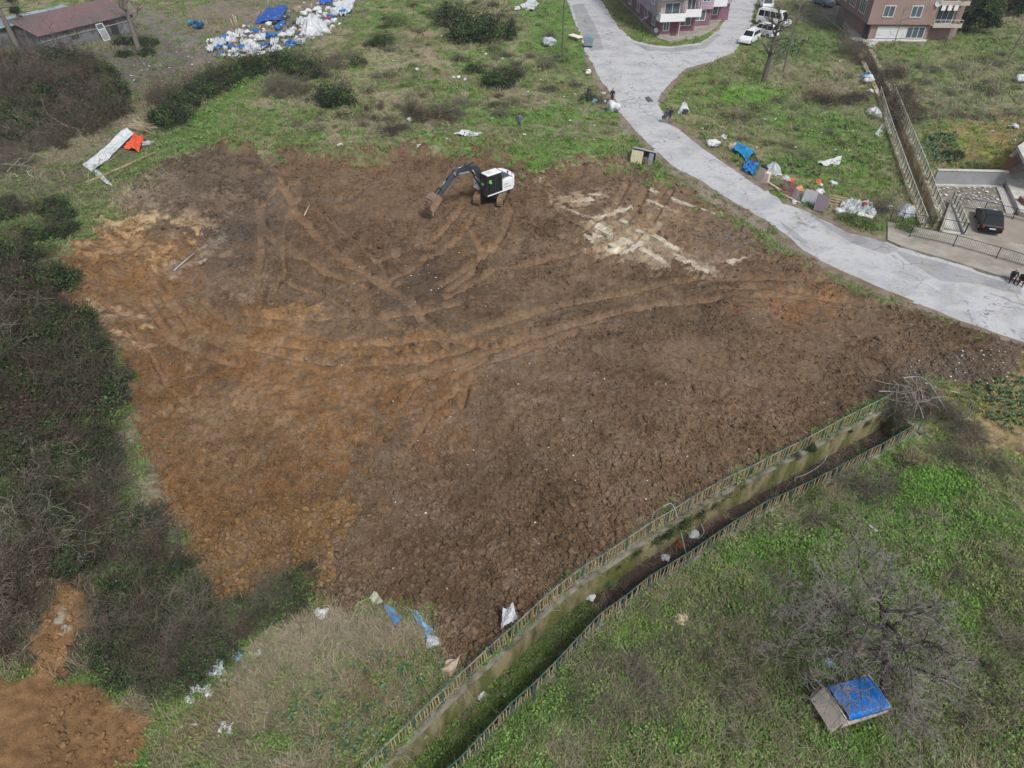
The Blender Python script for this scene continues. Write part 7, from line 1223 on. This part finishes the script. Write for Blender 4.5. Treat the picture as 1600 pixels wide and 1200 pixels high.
# blue tarpaulins, boards and sheets along the far verge
sheet('tarpaulin', 'flat bright blue tarpaulin over a low heap on the verge', 'tarpaulin', [(1144,238),(1150,230),(1182,244),(1166,254)], plastic('azure', 36, 132, 184), .5, 41, 14, (.2, .3, .3, .2)); stick_heap('brushwood_heap', 'twigs under the edge of the flat blue tarpaulin', 1178, 256, 30, 1.2, .4, M_TWIGD, 51, .02, .4)
sheet('tarpaulin', 'crumpled blue tarpaulin bundle beside the pinkish board', 'tarpaulin', [(1158,268),(1164,258),(1184,262),(1178,278)], plastic('cobalt', 30, 110, 176), .5, 42, 16, (.1, .3, .3, .1), 2.4)
sheet('plastic_sheet', 'tan cloth lying uphill of the flat blue tarpaulin', 'cloth', [(1136,232),(1142,225),(1156,228),(1150,234)], M_PINKB, .25, 43, 8); sack('sack', 'white sack by the bent branch on the verge', 1113, 228, .7, .9, PW, 1); sack('sack', 'smaller white sack beside the bent branch', 1129, 217, .45, .6, PW, 3)
def upright(name, label, cat, a, c, h, th, m, lean=.0):
    A, B = P(*a), P(*c); d = B - A; b = MB(); L_ = Vector((d.x, d.y)).length; b.box((0, 0, h / 2), (L_, th, h), rot=Matrix.Rotation(lean, 3, 'X')); return tag(b.build(name, m, None, False, (A + B) / 2, math.atan2(d.y, d.x), .006), label, cat)
upright('panel', 'pinkish board standing on edge by the blue bundle', 'board', (1181,280), (1192,287), 1.3, .05, M_PINKB, -.25); b = MB()
p = P(1196, 286); cb = thing('cabinet', 'narrow white cabinet standing by the pinkish board', 'cabinet', p, R(-35)); b.box((0, 0, .55), (.5, .45, 1.1)); b.build('carcass', M_IVORY, cb, bev=.01); b = MB(); b.box((0, -.235, .55), (.42, .02, 1.0)); b.build('door', M_PINKB, cb)
cover('tarpaulin', 'grey white plastic cover over a heap behind the cabinet', 'tarpaulin', 1206, 269, 1.0, .8, .9, PG, 44); sack('sack', 'black bundle at the side of the grey plastic cover', 1193, 268, .4, .9, PK, 2)
board('plank', 'long pale plank along the verge beneath the brown sheet', 'plank', (1196,284), (1219,300), .25, .05, M_PALEW, .15, .2); board('plank', 'pale plank in front of the brown and grey boards', 'plank', (1219,303), (1249,318), .2, .05, M_PALEW, .1, .1); board('plank', 'reddish plank behind the long pale plank', 'plank', (1203,286), (1222,298), .2, .05, M_RUST, .2, .2)
sheet('metal_sheet', 'rusty brown metal sheet leaning on the verge', 'metal sheet', [(1219,300),(1224,289),(1242,300),(1236,310)], M_RUST, .12, 45, 8, (.1, .6, .6, .1)); sheet('metal_sheet', 'dark blue grey sheet beside the rusty brown sheet', 'metal sheet', [(1236,310),(1241,302),(1252,309),(1248,315)], M_PLUM, .1, 46, 8, (.1, .5, .5, .1))
upright('panel', 'light grey board leaning beside the plum coloured board', 'board', (1253,314), (1275,321), 1.2, .05, M_GREYB, -.5); upright('panel', 'plum coloured board leaning in front of the grey board', 'board', (1271,327), (1290,331), 1.5, .05, M_PLUM, -.5)
sheet('tarpaulin', 'crumpled grey white sheet heap at the end of the junk row', 'tarpaulin', [(1306,336),(1316,318),(1360,322),(1368,338)], PG, .45, 47, 22, (.05, .3, .3, .05), 2.2, wfreq=1.8); sheet('tarpaulin', 'torn clear sheeting hanging towards the road from the grey heap', 'tarpaulin', [(1336,336),(1342,330),(1370,336),(1356,350)], PG, .25, 48, 14, wfreq=1.8); board('panel', 'pale flat board on the crumpled grey heap', 'board', (1338,341), (1362,346), .5, .06, M_IVORY, .45, .4); sack('rubbish_bag', 'white bag at the road side of the crumpled grey heap', 1310, 333, .45, .6, PW, 4); sack('rubbish_bag', 'small red bag on the crumpled grey heap', 0, 0, .2, .3, plastic('red2', 176, 40, 44), 2, at=P(1348, 328, .55))
cover('tarpaulin', 'white plastic cover over a heap by the ditch fence', 'tarpaulin', 1415, 334, .95, .8, .85, PG, 49); sack('rubbish_bag', 'small white bag near the plastic covered heap', 1388, 325, .3, .4, PW, 1)
for i, (x, y, r, m, lab) in enumerate(((1227,283,.4,PW,'white canister among the kale by the rusty sheet'),(1236,284,.3,PO,'orange pot beside the white canister'),(1278,286,.3,PO,'orange red pot beyond the grey board'),(1281,291,.25,PW,'white cup beside the orange red pot'),(1300,289,.35,PW,'black and white ball shaped bag on the grass'),(1248,297,.35,plastic('tan', 196, 140, 96),'tan lump between the rusty sheet and grey board'),(1268,302,.3,plastic('brick', 190, 100, 78),'brick coloured bag behind the grey board'),(1281,302,.35,PW,'white bag behind the plum coloured board'),(1238,296,.3,PG,'grey bag behind the rusty sheet'),(1240,318,.25,PW,'white scrap on the kerb grass by the plank'))): sack('rubbish_bag', lab, x, y, r, r * 1.6, m, i)
sheet('plastic_film', 'long folded white film on the grass above the junk row', 'plastic sheet', [(1277,262),(1277,254),(1313,252),(1312,258)], PW, .5, 50, 12)
cover('tarpaulin', 'blue sheet thrown over the bank at the edge of the ditch', 'tarpaulin', 1354, 122, .7, .9, .7, plastic('ditch_blue', 50, 130, 190), 52); sack('rubbish_bag', 'white bag under the blue sheet at the ditch', 1355, 128, .7, 1.1, PW, 2); sack('rubbish_bag', 'small white bag below the blue sheet at the ditch', 1359, 144, .4, .5, PW, 3)
cover('tarpaulin', 'large white sheet heaped against the ditch wall', 'tarpaulin', 1366, 177, .8, 1.3, .6, PW, 53); sheet('metal_sheet', 'bent white corrugated sheet bridging the ditch bank', 'metal sheet', [(1366,212),(1386,188),(1394,192),(1376,216)], PW, .12, 54, 10, (.1, .3, .3, .1), .6)
sack('rubbish_bag', 'white box shaped bag at the edge of the ditch side field', 1594, 128, .8, 1.2, PW, 1); sack('rubbish_bag', 'white bag in the garden above the retaining wall', 1583, 200, .5, .6, PW, 3)
# meadow below the plot
sheet('tarpaulin', 'torn grey green sheet snagged at the lower soil edge', 'tarpaulin', [(574,936),(590,934),(600,946),(588,950)], plastic('sage', 176, 178, 160), .35, 61, 14, (.15, .3, .2, .1)); sheet('tarpaulin', 'twisted blue strip joined to the torn grey green sheet', 'tarpaulin', [(597,946),(602,944),(631,968),(618,980)], plastic('mid_blue', 96, 156, 208), .3, 62, 14); sheet('tarpaulin', 'pale blue sheet lying alone at the lower soil edge', 'tarpaulin', [(643,958),(650,957),(678,988),(670,1004)], PLB, .3, 63, 14); pole('stick', 'bent pale stick ending at the torn grey green sheet', 'stick', [(549,954,.02),(560,944,.1),(575,938,.15)], .02, M_PALEW)
sheet('plastic_film', 'white shopping bag snagged on the channel fence', 'plastic bag', [(783,992),(786,968),(802,966),(808,984)], PW, .5, 64, 14, (.2, .8, .9, .9)); sheet('carpet', 'stiff tan mat leaning by the channel fence', 'mat', [(690,1050),(698,1038),(721,1034),(706,1062)], mat('tan_mat', alb(176, 158, 138), .95, .2, 12., .4), .15, 65, 8, (.05, .3, .5, .2))
sheet('plastic_bag', 'open white plastic bag on the ground beside the stalk heap', 'plastic bag', [(343,1148),(346,1130),(369,1126),(362,1150)], PW, .3, 66, 12)
for i, (x, y, r, m, lab) in enumerate(((337,1050,.4,PG,'grey dirty bag on the path above the white bags'),(306,1076,.3,PW,'largest white bag of the small litter group'),(321,1076,.2,PW,'white cup in the small litter group'),(327,1084,.2,PW,'white bottle below the cup in the litter group'),(297,1094,.22,PW,'white and brown scrap under the litter group'),(295,1080,.16,PW,'small white scrap beside the largest white bag'),(370,1028,.25,PLB,'pale blue scrap on the green path'),(365,1064,.14,PW,'white twist of plastic by the brick'),(503,960,.3,PW,'crumpled white bag in the grass at the lower edge of soil'),(405,1021,.14,PW,'tiny white wrapper on the dry stalks'),(675,1003,.3,PG,'grey bag beside the pale blue sheet'),(752,1088,.22,PW,'black and white wrapper on the channel bed'),(921,932,.25,PW,'white rag hanging in the channel weeds'),(1040,872,.22,PW,'white wrapper on the mud under the hose'),(1085,837,.3,PG,'dull grey bag on the channel bed by the hose loops'),(1062,853,.25,plastic('rustbag', 128, 74, 50),'rust coloured bag on the channel bed'),(1503,827,.14,PW,'white wrapper on the meadow above the leafless tree'),(1293,1035,.25,PLB,'pale bag at the rim of the leafless tree'),(1063,972,.35,M_PALEW,'tan tube shaped block in the meadow'))): sack('litter_bag', lab, x, y, r, r * 1.2, m, i)
board('brick', 'single brown brick on the path by the stalk heap', 'brick', (363,1078), (371,1086), .22, .14, mat('brown_brick', alb(150, 120, 96), .9, .15, 5.), .07, .07); board('plank', 'pale wooden plank on the channel bed', 'plank', (767,1104), (779,1116), .12, .06, M_PALEW); board('pipe', 'short white tube lying on the path', 'pipe', (297,1134), (311,1133), .09, .09, PW)
pole('pipe', 'white pipe lying in the grass above the leafless tree', 'pipe', [(1338,803,.08),(1355,820,.08),(1370,832,.08)], .06, PW); pole('pipe', 'thin white pipe below the rim of the leafless tree', 'pipe', [(1482,1092,.06),(1503,1103,.06)], .03, PW)
pole('hose', 'white hose arching over the channel fence', 'hose', smooth_path([(1016,822,.0),(1020,808,.3),(1034,810,1.0),(1046,812,1.2),(1058,838,.9),(1070,868,.3),(1076,872,.1),(1068,880,.1),(1060,880,.1)]), .022, PG, n=6); pole('hose', 'thin pale hose loop on the channel bed', 'hose', smooth_path([(1068,836,.1),(1075,822,.3),(1083,826,.3),(1083,840,.2),(1092,842,.1),(1099,834,.2),(1093,822,.3)]), .02, PG, n=5); pole('hose', 'grey hose running down the channel from the dead branches', 'hose', smooth_path([(1368,640,.2),(1340,665,.0),(1310,690,.0),(1295,705,.1),(1285,725,.1),(1260,742,.1),(1243,748,.1),(1236,768,.9)]), .03, PG, n=6); pole('hose', 'grey hose looping round the edge of the kale bed', 'hose', smooth_path([(1404,605,.8),(1430,606,.9),(1448,618,.8),(1470,638,.3),(1490,656,.1),(1510,655,.05),(1520,640,.05),(1516,625,.05),(1500,616,.05),(1485,612,.05)]), .035, PG, n=6)
pole('pole', 'thin steel rod lying across the mud', 'rod', [(272,424,.08),(303,398,.12)], .05, PG); pole('stick', 'pale broken stick bundle on the soil', 'stick', [(476,338,.1),(484,322,.15)], .05, M_PALEW)
# tarpaulin cart under the leafless tree
p0, p1, p2, p3 = (P(x, y) for x, y in ((1300,1148), (1283,1098), (1345,1075), (1375,1125))); cx = (p0 + p1 + p2 + p3) / 4; d = p3 - p0; an3 = math.atan2(d.y, d.x); cw, cl = d.length, (p1 - p0).length
ct = thing('cart', 'low wooden cart covered with a bright blue tarpaulin under the leafless tree', 'cart', (cx.x, cx.y, cx.z), an3); M_CB = mat('grey_cart_board', alb(206, 190, 178), .85, .12, 3., var2=alb(190, 180, 170), vscale=1.4)
hx, hy = cw / 2 * .92, cl / 2
b = MB(); b.box((0, 0, .6), (hx * 2, hy * 2, .1)); b.build('bed', M_WOOD, ct); b = MB(); b.bar((-hx - .02, 0, 1.28), (-hx - .42, 0, .5), hy * 2.08, .05); b.build('tailboard', M_CB, ct, bev=.01)
for nm, c, d_ in (('side_board', (0, -hy, .92), (hx * 2, .04, .5)), ('side_board', (0, hy, .92), (hx * 2, .04, .5)), ('end_board', (hx, 0, .92), (.04, hy * 2, .5))): b = MB(); b.box(c, d_); b.build(nm, M_CB, ct)
n = 18; pts = []; rs = np.random.RandomState(9)
for j in range(n):
    for i in range(n):
        u, v = i / (n - 1) * 2 - 1, j / (n - 1) * 2 - 1; z = 1.36 - .06 * v * v - .10 * u + .02 * math.sin(9 * u + 4 * v) + .015 * math.sin(17 * u) + .02 * rs.rand()
        if j in (0, n - 1): z -= .2
        if i == n - 1: z -= .18
        k = 1.03 if (abs(v) > .99) else 1.; pts.append((hx * (u * 1.0 + .07 + .07 * (v < -.2) * (u < -.9)), hy * v * 1.06 * k, z))
b = MB(); b.grid(pts, n, n); tp = b.build('tarpaulin', plastic('vivid_blue', 18, 122, 214), ct, True); md = tp.modifiers.new('s', 'SOLIDIFY'); md.thickness = .01
b = MB(); b.box((-hx * .94, 0, 1.1), (.05, hy * 1.9, .36)); b.build('front_lining', M_IVORY, ct); b = MB(); b.tube([(0, 0, -.02), (0, 0, .56)], .04, 6); lg = b.mesh('leg', M_WOOD); [link('leg', lg, ct, (x_, y_, 0)) for x_ in (-hx * .8, hx * .8) for y_ in (-hy * .8, hy * .8)]
b = MB(); b.box((0, 0, .9), (hx * 1.7, hy * 1.7, .4)); b.build('load', mat('dark_load', alb(70, 70, 66), .9), ct)
# pieces of litter
LM = [MB().add([(-.5, -.3, 0), (.1, -.45, .12), (.5, -.1, .05), (.3, .4, .15), (-.3, .35, .02), (0, 0, .25)], [(0, 1, 5), (1, 2, 5), (2, 3, 5), (3, 4, 5), (4, 0, 5)]).mesh('litter_scrap', m) for m in (PW, PG, plastic('bluish', 186, 192, 196), M_IVORY)]
def litter(poly, n, seed, mind, label, group, s0, s1):
    rs = random.Random(seed)
    for x, y in fill(poly, n, seed, mind): p = P(x, y); p.z = float(surf(np.array([p.x]), np.array([p.y]))[0]) + .05; o = link('litter_scrap', rs.choice(LM), None, p, rs.uniform(0, 6)); s = rs.uniform(s0, s1); o.scale = (s, s * rs.uniform(.4, 1), s); tag(o, label, 'litter', group)
litter([(560,300),(1050,430),(1400,500),(1560,560),(1300,640),(1000,800),(800,950),(620,930),(560,760),(520,560)], 90, 71, 22, 'small pale scrap of litter on the ploughed soil', 'litter scraps on the ploughed soil', .07, .17)
litter([(600,420),(680,400),(700,450),(640,480)], 14, 72, 7, 'pale scrap in the dark soil patch below the excavator', 'litter scraps in the dark soil patch', .08, .2)
litter([(200,90),(330,70),(330,110),(250,150),(180,130)], 24, 73, 7, 'pale scrap on the dirt below the dump', 'litter scraps on the dirt below the dump', .2, .5)
litter([(520,60),(900,110),(960,230),(700,220),(560,180)], 50, 74, 16, 'white scrap in the meadow above the soil', 'litter scraps in the upper meadow', .2, .5)
litter([(1040,130),(1330,90),(1340,300),(1230,270),(1100,215)], 34, 75, 14, 'white scrap in the garden across the road', 'litter scraps in the gardens', .2, .5)
litter([(1460,294),(1560,292),(1570,318),(1480,318)], 60, 76, 4, 'white paper scrap in the rubble yard below the retaining wall', 'paper scraps in the rubble yard', .15, .45)
litter([(1400,560),(1590,545),(1590,600),(1480,612),(1420,600)], 44, 77, 9, 'pale scrap at the rubbly corner of the soil', 'litter scraps at the rubbly corner', .07, .18)
litter([(420,960),(690,1020),(660,1110),(520,1190),(330,1190),(260,1130)], 36, 78, 18, 'white scrap in the dry stalks below the soil', 'litter scraps in the dry stalks', .06, .18)
litter([(150,640),(200,620),(250,760),(210,760)], 20, 79, 9, 'white scrap on the stony strip beside the orange soil', 'litter scraps on the stony strip', .08, .2)
litter([(1380,80),(1600,60),(1600,230),(1440,190)], 20, 80, 18, 'white scrap in the garden beside the ditch', 'litter scraps beside the ditch', .2, .5)
# ---------------------------------------------------------------- thin haze over the whole place
hb = MB(); hb.box((0, 950, 14), (4400, 2400, 38)); hm = bpy.data.materials.new('thin_haze'); hm.use_nodes = True; ht_ = hm.node_tree
ht_.nodes.remove(ht_.nodes['Principled BSDF']); pv = ht_.nodes.new('ShaderNodeVolumePrincipled'); pv.inputs['Color'].default_value = (.82, .88, .95, 1); pv.inputs['Density'].default_value = .00028; pv.inputs['Anisotropy'].default_value = .2
ht_.links.new(pv.outputs[0], ht_.nodes['Material Output'].inputs['Volume'])
tag(hb.build('haze', hm), 'thin pale haze over the whole place', kind='stuff')
